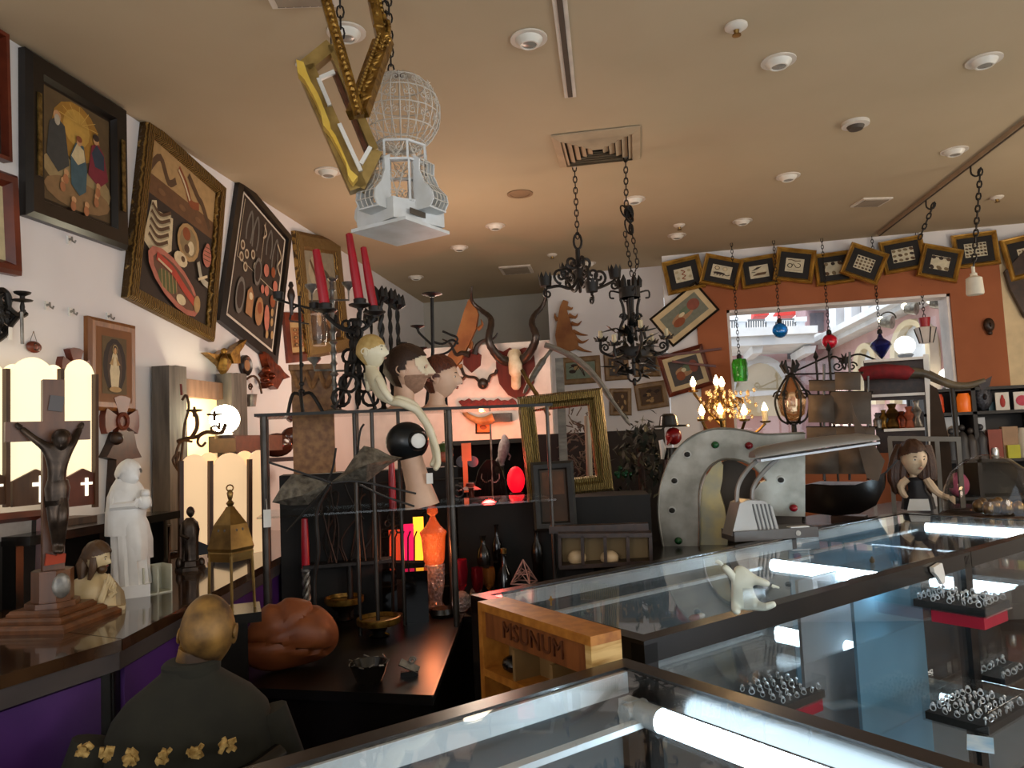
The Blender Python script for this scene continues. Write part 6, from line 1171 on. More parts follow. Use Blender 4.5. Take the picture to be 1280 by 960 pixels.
for k in range(60):
    a=rr.random()*6.28; r=rr.uniform(6,30)*s; c=Vector((cx+r*math.cos(a),r*math.sin(a),L(0,rr.uniform(408,470)).z)); o=Vector((math.cos(a),math.sin(a),rr.uniform(-.6,.9))).normalized()*rr.uniform(11,20)*s; m.tube([c-o*.4,c,c+o*.4,c+o],[.5*s,4.2*s,3.6*s,.3*s],5,flat=.3)
m.build('iron_leaves',g)
# track chains
for k,(x,y,yb,lb) in enumerate(((1149,258,299,'short chain hanging from the ceiling track above the seventh gold print'),(1204,216,333,'long chain from the ceiling track holding the white bottle'))):
    d=(TRACK[1]-TRACK[0]); t=onz(x-(2 if k==0 else 6),y-6,HC-.03); u=(t-TRACK[0]).dot(d)/d.dot(d); p=TRACK[0]+d*u-Vector((0,0,.026)); v=V(p); s=v.s
    g=T('hanging_chain',lb,'chain',v); m=MB(IRON); m.tube(smoothpts([(0,0,0),(0,0,-.05),(.03,0,-.07),(.05,0,-.03),(.05,0,-.02)],3),.006,6).build('hook',g); m=MB(IRON); chain(m,(.05,0,-.03),v.L(x+(0 if k==0 else 13),yb),.05,.005); m.build('chain',g)
    if k: E=v.W(v.L(1216,333))
v=V(E); s=v.s; g=T('white_bottle','frosted white bottle shaped pendant hanging at the right','pendant',v); MB(M('frosted_white','d8d2bf',.6)).lathe([(2*s,0),(2*s,-8*s),(4*s,-9*s),(4*s,-12*s),(9*s,-15*s),(10*s,-34*s),(9*s,-36*s),(.001,-36*s)],n=16).build('bottle',g)
v=V((ony(1234,407,YR).x,YR-.02,ony(1234,407,YR).z),rz=0); s=v.s; S('wall_mask','small dark carved mask on the terracotta wall','mask',MB(DKWOOD).ell((0,-.015,0),(6.5*s,.03,9*s),12,8).ell((0,-.02,-10*s),(3*s,.02,3*s)).ell((0,-.04,0),(1.5*s,.02,3*s)),v)
v=V((ony(1268,345,YR).x,YR-.05,ony(1268,345,YR).z),rz=0); S('dark_board','dark brown board on the cream wall at the right edge','board',MB(DKWOOD).prism(v.xz([(1255,340),(1300,290),(1300,410),(1280,396),(1262,362)]),-.02,.02),v)
# pendants in the window
def pendant(x,y,lb,col,prof,d=6.35,em=.55):
    v=Vp(x,y,d); s=v.s; g=T('glass_pendant',lb,'pendant',v); mt=M('pendant_'+col,col,.1,trans=.55,c2=col,emit=0,sc=30,kind='voronoi',bump=.3)
    MB(mt).lathe([(r*s,z*s) for r,z in prof],n=18).build('glass',g); zt=max(z for r,z in prof)*s; MB(IRON).lathe([(3.2*s,zt),(3*s,zt+4*s),(1*s,zt+6*s)],n=10).build('cap',g); m=MB(IRON); chain(m,(0,0,zt+5*s),(0,0,HC-v.loc.z-.001),.04,.0028); m.build('chain',g)
rd=[(.1,-9.5)]+[(9.5*math.sin(PI*k/10),-9.5*math.cos(PI*k/10)) for k in range(1,10)]+[(2,9.4)]
pendant(925,462,'green glass cylinder pendant at the left of the window','3fae2a',[(.1,-16),(8,-15),(9.5,-8),(9.5,8),(8,13),(3,14)]); pendant(975,413,'bright blue glass ball pendant in the window','1a7fd0',rd); pendant(1037,427,'red glass ball pendant in the window','d01c30',rd); pendant(1101,433,'dark blue onion shaped glass pendant in the window','20245f',[(.1,-16),(3,-13),(8,-6),(12.5,1),(11,5),(4,10),(1.5,16)])
v=Vp(1157,418,6.3); s=v.s; g=T('hanging_lantern','small pale lantern with a red cup above it in the window','lantern',v); MB(M('lantern_pane','d9cfc6',.4)).lathe([(7*s,-11*s),(12*s,8*s),(11*s,9*s)],n=6).build('panes',g,smooth=False); m=MB(IRON)
for k in range(6): a=PI/3*k; m.tube([(7.3*s*math.cos(a),7.3*s*math.sin(a),-11*s),(12.3*s*math.cos(a),12.3*s*math.sin(a),8*s)],.7*s,4)
m.build('bars',g); MB(M('red_cup','b01828',.4)).lathe([(5.5*s,9*s),(7*s,21*s),(.001,21*s)],n=12).build('red_cup',g); m=MB(IRON); chain(m,(0,0,21*s),(0,0,HC-v.loc.z),.04,.0028); m.build('chain',g)
# birdcage
top=at(489,92,2.55); BC=V(top); L=BC.L; s=BC.s; g=T('birdcage','white wirework birdcage with a globe dome hanging from a chain','birdcage',BC); WW=M('white_wire','cfc6b8',.5); WB=M('white_painted_wood','d9dbdb',.5,c2='c8c8c4',sc=12)
m=MB(IRON); chain(m,(0,0,0),(0,0,HC-top.z),.04,.003); m.build('chain',g)
gc=L(500,142); gr=50*s; m=MB(WW)
for k in range(14):
    a=PI*k/14; m.tube([gc+Vector((gr*math.sin(t)*math.cos(a),gr*math.sin(t)*math.sin(a),gr*math.cos(t))) for t in [2*PI*i/28 for i in range(28)]],.7*s,4,closed=True)
for zz in(.75,.35,-.1,-.5,-.8): m.torus(gc+Vector((0,0,gr*zz)),gr*math.sqrt(1-zz*zz),.8*s,n=28,m=4)
for zz,n in((.55,12),(.12,14),(-.3,14)):
    rr2=gr*math.sqrt(1-zz*zz)
    for k in range(n):
        a=2*PI*k/n; er=Vector((math.cos(a),math.sin(a),0)); et=Vector((-math.sin(a),math.cos(a),0)); 
        for sg in(-1,1): m.tube(spiral(gc+er*rr2+Vector((0,0,gr*zz))+et*sg*4*s,5*s,1.2*s,PI/2,PI/2+sg*2.6*PI,10,et,Vector((0,0,1))),.5*s,4)
m.build('wire_dome',g); m=MB(IRON).lathe([(8*s,-1*s),(6*s,2*s),(2*s,5*s)],gc+Vector((0,0,gr)),12); m.build('cap',g)
bx=L(500,250).x; zb=L(0,300).z; 
rot45=R(-40)
def cage(mb,r,z0,z1,n,r2=None,off=0):
    for k in range(n):
        a=2*PI*k/n+off; b=2*PI*(k+1)/n+off; r2_=r2 or r; A0_=Vector((bx+r*math.cos(a),r*math.sin(a),z0));A1_=Vector((bx+r2_*math.cos(a),r2_*math.sin(a),z1)); B0_=Vector((bx+r*math.cos(b),r*math.sin(b),z0)); B1_=Vector((bx+r2_*math.cos(b),r2_*math.sin(b),z1))
        yield A0_,A1_,B0_,B1_
for (r,ya,yb,n,nm) in((36,188,212,8,'upper_tier'),(40,212,262,8,'lower_tier')):
    m=MB(WB); w_=MB(WW)
    for a0,a1,b0,b1 in cage(None,r*s,L(0,yb).z,L(0,ya).z,n,None,.3):
        m.bar(a0,a1,2.6*s); m.bar(a0,b0,2.6*s); m.bar(a1,b1,2.6*s); e=(b0-a0).normalized(); c=(a0+a1+b0+b1)/4; hgt=(a1-a0).length
        for q in(-1,1):
            for zz in(-.28,.12): w_.tube(spiral(c+e*q*5*s+Vector((0,0,hgt*zz)),5.5*s,1.2*s,PI/2,PI/2+q*2.6*PI,12,e,Vector((0,0,1))),.6*s,4)
            w_.tube([c+e*q*10*s+Vector((0,0,hgt*.4)),c-Vector((0,0,hgt*.4))],.6*s,4)
    p_=m.build(nm,g); w_.build('wire_scroll',p_)
# flared side bays
for k in range(4):
    a=rot45+PI/2*k; e=Vector((math.cos(a),math.sin(a),0)); t=Vector((-math.sin(a),math.cos(a),0)); Z=lambda y:L(0,y).z; o=Vector((bx,0,0))
    pr=[(34,206),(44,212),(43,226),(50,242),(61,254),(63,264),(58,272),(34,273)]; m=MB(WB); w_=MB(WW)
    for q in(-1,1):
        v=[o+e*r*s+t*q*15*s+Vector((0,0,Z(y))) for r,y in pr]; v2=[p-t*q*2*s for p in v]; m.add(v+v2,[tuple(range(8)),tuple(range(15,7,-1))]+[(i,(i+1)%8,8+(i+1)%8,8+i) for i in range(8)])
    for i in range(1,6): a_=o+e*pr[i][0]*s+Vector((0,0,Z(pr[i][1]))); w_.tube([a_-t*14*s,a_+t*14*s],.7*s,4)
    for q in(-7,0,7): w_.tube(smoothpts([o+e*r*s+t*q*s+Vector((0,0,Z(y))) for r,y in pr[:7]],2),.7*s,4)
    m.box(o+e*46*s+Vector((0,0,Z(273))),(24*s,32*s,2*s),rz=a); p_=m.build('side_bay',g); w_.build('wire_scroll',p_)
m=MB(WB); hw=38*s; zt=L(0,262).z; zc=L(0,287).z; m.box((bx,0,(zt+zc)/2),(2*hw,2*hw,zt-zc),rz=R(36)); m.build('base_box',g); MB(WB).box((bx,0,zc-3*s),(2*hw*1.12,2*hw*1.12,4*s),rz=R(-40)).build('bottom_board',g)
Q=Matrix.Rotation(R(50),3,'Z'); MB(SLOT).box(Vector((bx,0,(zt+zc)/2-3*s))+Q@Vector((0,-hw-.001,0)),(hw*1.5,.004,7*s),rz=R(50)).build('drawer_slot',g)
# hanging gold frames
HF=Vp(440,80,2.3); g=picture('ornate_gold_frame','ornate carved gilt frame hanging at an angle at the top edge','frame' and V(HF.loc,rz=HF.rz+R(48)),None or [(392,-60),(470,-50),(470,60),(440,145)],[(0,.03),(.05,.05),(.12,.04),(.2,.02)],GOLD,GLASS) if False else None
g=T('ornate_gold_frame','ornate carved gilt frame hanging at an angle at the top edge','frame',HF); L=HF.L; s=HF.s
def rail(pts,w,name,bl=True):
    m=MB(GOLD); P=[L(*p) for p in pts]; m.bar(P[0],P[1],w*s,.03); d=(P[1]-P[0]); n=int(d.length/(7*s)); x,y=basis(d); rq=random.Random(3)
    if bl:
        for i in range(n): m.ell(P[0]+d*((i+.5)/n)+Vector((0,-.016,0))+x*rq.uniform(-.3,.3)*w*s*.5,(w*s*.42,.012,4*s),7,5,Matrix.Rotation(rq.random()*3,3,'Y'))
        for i in range(n): m.ell(P[0]+d*((i+.5)/n)+y*w*s*.45,(3.2*s,.012,3.2*s),6,4)
    m.build(name,g)
rail([(396,-40,-.08),(449,146,-.12)],9,'left_rail'); rail([(447,143,-.10),(479,52,.10)],26,'bottom_rail'); rail([(477,52,.1),(458,-40,.14)],20,'right_rail')
m=MB(GOLD); rq=random.Random(8)
for k in range(16): t=k/15; c=L(480-36*t,50+92*t,.06-.14*t); m.tube(spiral(c+Vector((5*s,0,2*s)),5*s,1*s,rq.random()*6,rq.random()*6+5,9),1.7*s,5)
for k in range(8): m.ell(L(482+rq.uniform(-3,4),30+rq.uniform(-10,25),.1),(4*s,.02,5*s),7,5)
m.build('carved_leaves',g)
m=MB(IRON); chain(m,L(427,75,.05),Vector((L(427,75).x,.05,HC-HF.loc.z)),.045,.003); chain(m,L(484,40,.12),Vector((L(484,40).x,.12,HC-HF.loc.z)),.045,.003); m.build('chain',g)
HG=Vp(425,150,2.4); L=HG.L; s=HG.s; g=T('plain_gold_frame','pale gold frame with scalloped edge hanging beside the white birdcage','frame',HG); PG=M('pale_gilt','b89a5c',.35,.55,c2='8f7540',sc=14); BG=M('bright_gilt','f2cf62',.3,.25,c2='dcb040',sc=9)
MB(BG).prism(HG.xz([(372,88),(381,91),(385,103),(390,115),(399,130),(407,150),(413,165),(414,172),(420,180),(431,205),(438,222),(447,230),(441,238),(435,229),(433,215),(423,195),(412,176),(405,168),(402,152),(393,132),(382,112),(374,104)]),-.07,-.03).build('scalloped_edge',g)
m=MB(PG)
for a,b,w in(((382,86),(448,238),22),((382,86),(414,60),16),((414,60),(468,190),10),((448,236),(470,190),16)): m.bar(L(*a),L(*b),w*s,.045,up=(0,1,0))
m.build('frame',g); m=MB(WHITE)
for a,b in(((398,98),(412,132)),((400,98),(418,90)),((424,155),(451,214)),((451,205),(463,184))): m.bar(L(a[0],a[1],-.03),L(b[0],b[1],-.03),5*s,.012,up=(0,1,0))
m.build('white_inner_edge',g); m=MB(BROWN); m.bar(L(418,92,.01),L(458,190,.01),5*s,.03,up=(0,1,0)).build('brown_inner_edge',g); m=MB(IRON); m.cyl(L(414,62),Vector((L(414,62).x,0,HC-HG.loc.z)),.002,n=4).build('wire',g)
# ================================================================ GLASS DISPLAY CASES
UR=R(47); UX=Vector((math.cos(UR),math.sin(UR),0)); VX=Vector((-math.sin(UR),math.cos(UR),0))
def uvp(u,v,z=0): return UX*u+VX*v+Vector((0,0,z))
def onuv(px,py,v):      # point on the vertical plane v = const: returns (u,z)
    r_=ray(px,py); t=(v-CAM.dot(VX))/r_.dot(VX); p=CAM+r_*t; return p.dot(UX),p.z
CB=M('case_black','1c1815',.25,c2='131110',sc=6); CT=M('case_glass',(.93,.98,.98),.015,glass=.6); TRK=M('track_white','dfe6e8',.35); CBLUE=M('case_back_panel','5f8ea6',.6,c2='55829a',sc=3); CGREY=M('case_grey_panel','85888a',.6); CDARK=M('case_dark_panel','4c5558',.55,c2='434b4e',sc=3)
TUBE=lit('tube_glow','d2eeff',34); SOCK=M('lamp_socket','d5dde0',.4)
def case(label,u0,u1,v0,v1,zt,left=True,tube_u=None,shelf_z=(.55,),back=CBLUE,rail=.055,ends=(1,1)):
    o=uvp(u0,v0); g=T('display_case',label,'display case',o,UR); W=u1-u0;D=v1-v0; t=.045
    MB(CB).box((W/2,D/2,.06),(W,D,.12)).build('plinth',g)
    for x in [q for q,e in zip((t/2,W-t/2),ends) if e]:
        for y in(t/2,D-t/2): MB(CB).box((x,y,(zt+.12)/2),(t,t,zt-.12-.02)).build('corner_post',g)
    m=MB(CB)
    for y in(t/2,D-t/2): m.box((W/2,y,zt-rail/2),(W,t,rail))
    for x in [q for q,e in zip((t/2,W-t/2),ends) if e]: m.box((x,D/2,zt-rail/2),(t,D-2*t,rail))
    xl,xr=t*ends[0],W-t*ends[1]; xm=(xl+xr)/2; xw=xr-xl
    if not ends[1]: MB(CB).box((W-t*.6,t/2,(zt+.12)/2),(t*1.2,t,zt-.12-.02)).build('front_post',g)
    m.build('top_frame',g)
    MB(CT).box((xm,D/2,zt-.006),(xw,D-2*t,.006)).build('top_glass',g)
    MB(CT).box((W/2,.012,(zt-rail+.12)/2),(W-2*t,.006,zt-rail-.12)).build('front_glass',g)
    if ends[1]: MB(CT).box((W-.012,D/2,(zt-rail+.12)/2),(.006,D-2*t,zt-rail-.12)).build('end_glass',g)
    MB(back).box((W/2,D-.02,(zt-rail+.12)/2),(W-2*t,.012,zt-rail-.12)).build('back_panel',g)
    MB(CDARK).box((W/2,D/2,.13),(W-.05,D-.05,.02)).build('floor_board',g)
    m=MB(TRK).box((W/2,D-t-.004,zt-rail*.55),(W-2*t,.008,rail*.8)); m.build('door_track',g); MB(TRK).box((W/2,D-t-.10,zt-.075),(W-2*t,.022,.012)).build('door_track',g)
    for z in shelf_z: MB(CT).box((W/2,D/2,z),(W-.06,D-.06,.008)).build('glass_shelf',g)
    if tube_u is not None:
        x=tube_u-u0; z=zt-.062
        q=MB(TUBE).cyl((x,.11,z),(x,D-.19,z),.023,n=14).build('fluorescent_tube',g); m=MB(SOCK)
        for y,dd in((.05,.06),(D-.19,.06)): m.cyl((x,y,z),(x,y+dd,z),.024,n=12)
        m.cyl((x-.03,D-.115,z),(x+.03,D-.115,z),.018,n=10).box((x,D-.10,z-.005),(.03,.03,.05)); m.build('socket',q)
    return g
UA0,UA1,UA2=1.30,3.02,4.12; VA0,VA1=1.32,2.10
case('glass display case in the middle with jewellery trays and the headless doll',UA0,UA1,VA0,VA1,1.0,tube_u=2.635,shelf_z=(.50,.80),ends=(1,0),back=CDARK)
case('glass display case at the far right under the doll and dome',UA1+.004,UA2,VA0,VA1+.06,1.0,tube_u=4.04,shelf_z=(.50,.80),ends=(0,1))
case('glass display case nearest the viewer at the bottom edge',-.6,1.175,.42,1.255,1.0,tube_u=1.085,shelf_z=(.50,),back=CDARK)
print('UV',onuv(1165,740,VA0),onuv(1130,712,VA0),onuv(980,850,1.7),onuv(1080,800,VA0+.02))
# dividing panels inside
def panel(name,label,u,v0,v1,z0,z1,m,ang=0): return S(name,label,'panel',MB(m).box((0,(v1-v0)/2,(z1-z0)/2),(.012,v1-v0,z1-z0)),uvp(u,v0,z0),UR+ang)
# jewellery trays
ACR=M('acrylic',(.85,.92,.95),.03,glass=1); VEL=M('black_velvet','12100f',.9); SIL=M('silver','e6eaec',.25,.6,c2='ccd2d5',sc=30); RST=M('red_stand','a3122e',.4)
ring_me=None
ORD=['first','second','third','fourth','fifth','sixth','seventh','eighth']
def tray(label,u,v,z,w,d,nx,ny,grp,rl,rot=0,stand=True):
    global ring_me
    o=uvp(u,v,z); g=T('ring_tray',label,'tray',o,UR+rot); h=.035; m=MB(ACR)
    for c,s_ in(((0,-d/2,h/2+.02),(w,.004,h+.04)),((0,d/2,h/2+.02),(w,.004,h+.04)),((-w/2,0,h/2+.02),(.004,d,h+.04)),((w/2,0,h/2+.02),(.004,d,h+.04)),((0,0,.002),(w,d,.004))): m.box(c,s_)
    m.build('acrylic_box',g); MB(VEL).box((0,0,.016),(w*.96,d*.96,.024)).build('velvet_pad',g)
    if stand: MB(RST).box((0,-d*.1,-.021),(w*.9,d*.7,.04)).build('red_stand',g)
    rr=random.Random(int(u*100)); cz=math.cos(UR+rot); sz=math.sin(UR+rot)
    for i in range(nx):
        for j in range(ny):
            x=-w*.42+w*.84*i/(nx-1)+rr.uniform(-.004,.004); y=-d*.40+d*.8*j/max(1,ny-1)+rr.uniform(-.004,.004)
            p=o+Vector((x*cz-y*sz,x*sz+y*cz,.030))
            if ring_me is None:
                mb=MB(SIL).torus((0,0,.008),.0095,.0022,(0,1,0),n=12,m=5); mb.ell((0,0,.019),(.009,.008,.005),8,5); mb.ell((0,0,.023),(.005,.005,.004),6,4); ob=mb.build('silver_ring'); ring_me=ob.data
            else: ob=bpy.data.objects.new('silver_ring',ring_me); COL.objects.link(ob)
            ob.location=p; ob.rotation_euler=(rr.uniform(-.2,.2),0,rr.random()*3); k=rr.uniform(.75,1.0); ob.scale=(k,k,k); ob['label']=ORD[i]+' ring from the left in the '+ORD[j]+' row of the '+rl; ob['category']='ring'; ob['group']=grp
def uv_at(px,py,z): p=onz(px,py,z); return p.dot(UX),p.dot(VX)
u,v=uv_at(985,862,.59); tray('acrylic tray of pale rings low in the middle case',u,v+.03,.551,.24,.20,6,5,'rings in the middle case tray','middle case tray')
u,v=uv_at(1196,775,.81); tray('upper right acrylic tray of rings on a red stand',u+.04,v,.845,.20,.24,6,5,'rings in the upper right tray','upper right tray')
u,v=uv_at(1215,893,.52); tray('lower right acrylic tray of rings in the glass case',u+.03,v,.505,.30,.20,8,5,'rings in the lower right tray','lower right tray',stand=False)
u,v=uv_at(1262,855,.52); tray('small acrylic tray behind the lower right ring tray',u+.12,v+.06,.505,.26,.10,7,2,'rings in the small rear tray','small rear tray',stand=False)
# hanging panels inside the middle case
a=onuv(1066,770,VA0+.18); b=onuv(1152,770,VA0+.18)
S('display_backdrop','tall blue grey panel standing inside the middle case','panel',MB(CBLUE).box(((b[0]-a[0])/2,0,.41),(b[0]-a[0],.012,.80)),uvp(a[0],VA0+.18,.142),UR)
a2=onuv(1000,790,VA0+.30); b2_=onuv(1064,790,VA0+.30)
S('display_backdrop','pale grey panel left of the blue panel inside the middle case','panel',MB(CGREY).box(((b2_[0]-a2[0])/2,0,.41),(b2_[0]-a2[0],.012,.80)),uvp(a2[0],VA0+.30,.142),UR)
# white tooth shaped tag on the rail
p=uvp(onuv(1168,716,VA0)[0],VA0-.012,onuv(1168,716,VA0)[1]); v=V(p,rz=UR); s=v.s; S('white_price_tag','white crumpled paper tag taped to the case rail','price tag',MB(WHITE).prism([(-14*s,9*s),(6*s,12*s),(9*s,11*s),(14*s,-6*s),(13*s,-13*s),(6*s,-15*s),(-4*s,-4*s),(-13*s,3*s)],-.006,.008),v)
S('price_card','blue and white card lying in the corner of the right case','card',MB(M('card_blue','8fc3e6',.5,c2='dff0fa',sc=9)).box((0,0,.004),(.12,.07,.004)),uvp(*uv_at(1225,925,.52),.505),UR+.4)
# headless baby doll in the case
DO=Vz(933,768,1.002); v=DO; L=v.L; s=v.s; zsh=.806; g=T('headless_doll','white jointed baby doll without a head standing at the middle case','doll',V(DO.loc,rz=DO.rz)); dz=0; q=lambda x,y,d=0:tuple(L(x,y,d)+Vector((0,0,dz)))
DP=M('white_bisque','dfe3d5',.45,c2='cfd6c8',sc=9)
J=[(*q(931,748),11*s),(*q(928,735),12*s),(*q(926,720),11*s),(*q(924,706),5*s),(*q(917,722,-.01),6*s),(*q(909,712,-.02),5*s),(*q(904,707,-.02),4*s),(*q(942,724,-.01),6*s),(*q(954,728,-.02),5*s),(*q(963,731,-.02),4*s),(*q(920,757,.0),7*s),(*q(919,763,-.02),6*s),(*q(924,766,-.035),3.5*s),(*q(945,757,.0),7*s),(*q(957,759,-.02),5*s),(*q(970,754,-.025),4*s)]
skin('body',g,J,[(0,1),(1,2),(2,3),(2,4),(4,5),(5,6),(2,7),(7,8),(8,9),(0,10),(10,11),(11,12),(0,13),(13,14),(14,15)],DP)
m=MB(DP)
for (x,y,dx,dy) in((903,706,-1,-1),(965,732,1,.2)):
    for k in range(5): a=(k-2)*.4; m.tube([q(x,y,-.02),q(x+dx*6+(k-2)*1.6,y+dy*6+abs(k-2)*.8,-.02)],[2*s,1.2*s],6)
m.build('fingers',g); MB(M('acrylic_grey',(.5,.5,.48),.1,glass=1)).box(q(943,748,-.045),(26*s,.004,24*s)).build('tag_card',g)
u,v_=uv_at(868,775,.81); S('red_white_trinket','small dark red and white trinket inside the middle case','trinket',MB(M('trinket_red','7d1524',.5)).ell((0,0,.012),(.03,.012,.012),10,6).use(WHITE).ell((.045,.01,.01),(.022,.014,.01),10,6),uvp(u,v_,zsh),UR)
m=MB(SIL)
for k,(x,y) in enumerate(((1104,684),(1112,684),(1121,684),(1128,684),(1135,684))):
    u,v_=uv_at(x,y,.82); S('cube_stud',('first','second','third','fourth','fifth')[k]+' from the left of five silver studs in the far case','stud',MB(SIL).ell((0,0,.012),(.011,.011,.012),4,4),uvp(u,v_,.805),UR)
u,v_=uv_at(1090,700,.82); S('brass_stud','small brass ornament left of the silver studs in the far case','ornament',MB(BRASS).ell((0,0,.012),.014,8,6).ell((0,0,.028),.006,6,4),uvp(u,v_,.805),UR)
S('gold_pendant','tiny gold cross charm on the rear rail of the middle case','charm',MB(GOLD).box((0,0,.014),(.005,.004,.028)).box((0,0,.018),(.014,.004,.005)),onz(689,757,1.0),.3)
# letterpress box leaning at the corner of the near case
LB=V(onz(745,846,1.002),rz=UR-R(90)+R(2)); 
BXW=M('honey_wood','b9782f',.4,c2='9a5c1f',sc=7,kind='wave',stretch=(1,4,4)); BXE=M('end_grain','dcb877',.5,c2='b98d4a',sc=9,stretch=(1,1,9)); BXI=M('box_inside','8a6a3e',.6)
q0=onz(740,848,1.002); 
# box axes: long side runs up-left (px 600,752) to (738,790); top right end (738..790)
zt=1.05
pA=onz(738,796,zt); pB=onz(790,791,zt); pC=onz(597,752,zt)
ex=(pA-pC); ex.z=0; Lb=ex.length; ex.normalize(); ey=Vector((-ex.y,ex.x,0)); Db=.09; hb=.36
g=T('letterpress_box','honey wooden compartment box with carved lettering beside the black table','box',Vector((pC.x,pC.y,zt-hb)),math.atan2(ex.y,ex.x))
m=MB(BXW); m.box((Lb/2,Db/2,hb-.011),(Lb,Db,.022)); m.box((.011,Db/2,(hb-.022)/2),(.022,Db,hb-.022)); m.box((Lb/2,Db/2,.011),(Lb,Db,.022)); m.box((Lb/2,Db/2,hb*.48),(Lb-.04,Db,.02)); m.build('frame',g)
MB(BXE).box((Lb-.011,Db/2,(hb-.022)/2),(.022,Db,hb-.022)).build('end_board',g)
m=MB(BXI).box((Lb/2,Db-.004,hb/2),(Lb-.04,.006,hb-.04))
for k in(1,2): m.box((Lb*k/3,Db/2,(hb-.10)/2+.01),(.012,Db-.01,hb-.12))
m.build('dividers',g); MB(M('carved_panel_wood','8a4f22',.5,c2='6d3a17',sc=9,kind='wave')).box((Lb/2,.016,hb-.058),(Lb-.044,.012,.072)).build('letter_panel',g)
def letters(txt,size,mat,parent,loc,ext=.004,rotx=90,name='lettering',extra=None,al='CENTER',sx=1):
    c=bpy.data.curves.new(name,'FONT'); c.body=txt; c.size=size; c.extrude=ext; c.align_x=al; c.align_y='CENTER'; c.space_character=sx; c.materials.append(mat)
    o=bpy.data.objects.new(name,c); COL.objects.link(o); o.parent=parent; o.location=loc; o.rotation_euler=(R(rotx),0,0) if extra is None else extra
    me=bpy.data.meshes.new_from_object(o); n2=bpy.data.objects.new(name,me); COL.objects.link(n2); n2.parent=parent; n2.location=o.location; n2.rotation_euler=o.rotation_euler; bpy.data.objects.remove(o); return n2
letters('MSUNUM',.062,M('carved_letter','5d3014',.5),g,(Lb/2,.009,hb-.058),sx=1.08)
m=MB(BLACK); m.ell((Lb*.20,Db*.5,hb*.48+.03),(.035,.03,.022),10,6); m.build('black_filling',g)
S('box_stand','black stool carrying the letterpress box','stool',MB(BLACK).box((Lb/2,Db/2,(zt-hb)/2),(Lb*.9,Db*1.2,zt-hb)),Vector((pC.x,pC.y,0)),math.atan2(ex.y,ex.x))
# ================================================================ BEHIND THE CASES
# dark sideboard behind cases
p0,p1=uvp(UA0+.55,VA1+.12),uvp(UA2+.3,VA1+.12)
BCZ=.93
S('long_sideboard','long dark sideboard behind the glass cases','sideboard',MB(BLACK).slab([(0,0),(3.3,0),(3.3,.6),(.25,.6)],0,BCZ),Vector((*uvp(UA0+.75,VA1+.10)[:2],0)),UR)
# marquee letter
ML=Vp(915,612,3.7); L=ML.L; s=ML.s; ME=M('galvanised_metal','9b978c',.42,.55,c2='6f6b60',sc=7,detail=8,bump=.15); MI=M('inner_metal','4b463d',.5,.4)
g=T('marquee_letter','big galvanised marquee letter with bulb holes behind the desk lamp','sign letter',ML)
outer=[(834,705),(827,672),(823,640),(825,612),(831,590),(841,569),(855,553),(872,542),(893,536),(915,536),(935,539),(955,543),(985,542),(1005,541)]
inner=[(872,700),(874,672),(874,640),(874,620),(876,604),(881,592),(888,583),(896,577),(905,574),(915,574),(927,576),(940,582),(951,592),(958,600)]
O=ML.xz(outer); I=ML.xz(inner)
MB(ME).strip(O,I,-.06,.02).build('letter_face',g,ang=30)
rp=[(1005,541),(1005,644),(960,643),(945,640),(941,628),(943,612),(950,602),(958,600)]
MB(ME).prism(ML.xz(rp),-.059,.02).build('letter_face',g,ang=30)
def rim(pts,w=.014): return [L(x,y,-.06) for x,y in pts]
MB(ME).tube(smoothpts(rim(outer),3),.006,6).tube(smoothpts(rim(inner),3),.006,6).build('rolled_rim',g)
MB(MI).strip([(x,z) for x,z in O],[(x*1.0+.012*(1 if i>6 else -1)*0,z) for i,(x,z) in enumerate(ML.xz([(x+1,y+1) for x,y in outer]))],-.06,.12).build('outer_return',g)
MB(M('yellowed_metal','b3a06a',.4,.4,c2='8f8a74',sc=9,bump=.2)).prism(ML.xz([(875,700),(875,640),(877,612),(882,596),(890,584),(900,576),(904,582),(903,600),(900,615),(906,635),(910,670),(908,700)]),-.02,.12).build('inner_return',g)
MB(SLOT).prism(ML.xz([(900,700),(898,580),(915,574),(945,590),(950,640),(1005,645),(1005,700)]),.10,.12).build('back_plate',g)
BG_=M('green_bulb','1d5a2f',.15,c2='174a26'); BR_=M('red_bulb','8f1722',.15,c2='6e0f18')
m=MB(M('bulb_hole','1b1712',.8)); h2=MB(M('worn_silver','aaa79e',.5,.4))
for x,y in((859,568),(843,601),(840,638),(976,600)): c=L(x,y,-.062); m.ell(c,(4.2*s,.008,3.6*s),12,6); h2.lathe([(3.4*s,0),(5.2*s,0),(5*s,.002),(3.6*s,.003)],c,14,ax=(0,-1,0))
m.build('bulb_hole',g); h2.build('hole_rim',g)
for x,y,mm,nm in((894,556,BG_,'green_bulb'),(936,557,BR_,'red_bulb'),(848,676,BG_,'green_bulb'),(992,635,BR_,'red_bulb')): MB(mm).ell(L(x,y,-.075),(5*s,.026,4.5*s),12,8).build(nm,g)
zf=L(834,705).z
# base block for it stands on the sideboard
S('letter_block','low block under the big marquee letter','block',MB(BLACK).box((.05,.03,(BCZ-ML.loc.z+zf)/2),(.62,.14,max(.01,zf+ML.loc.z-BCZ))),ML) if zf+ML.loc.z>BCZ else None
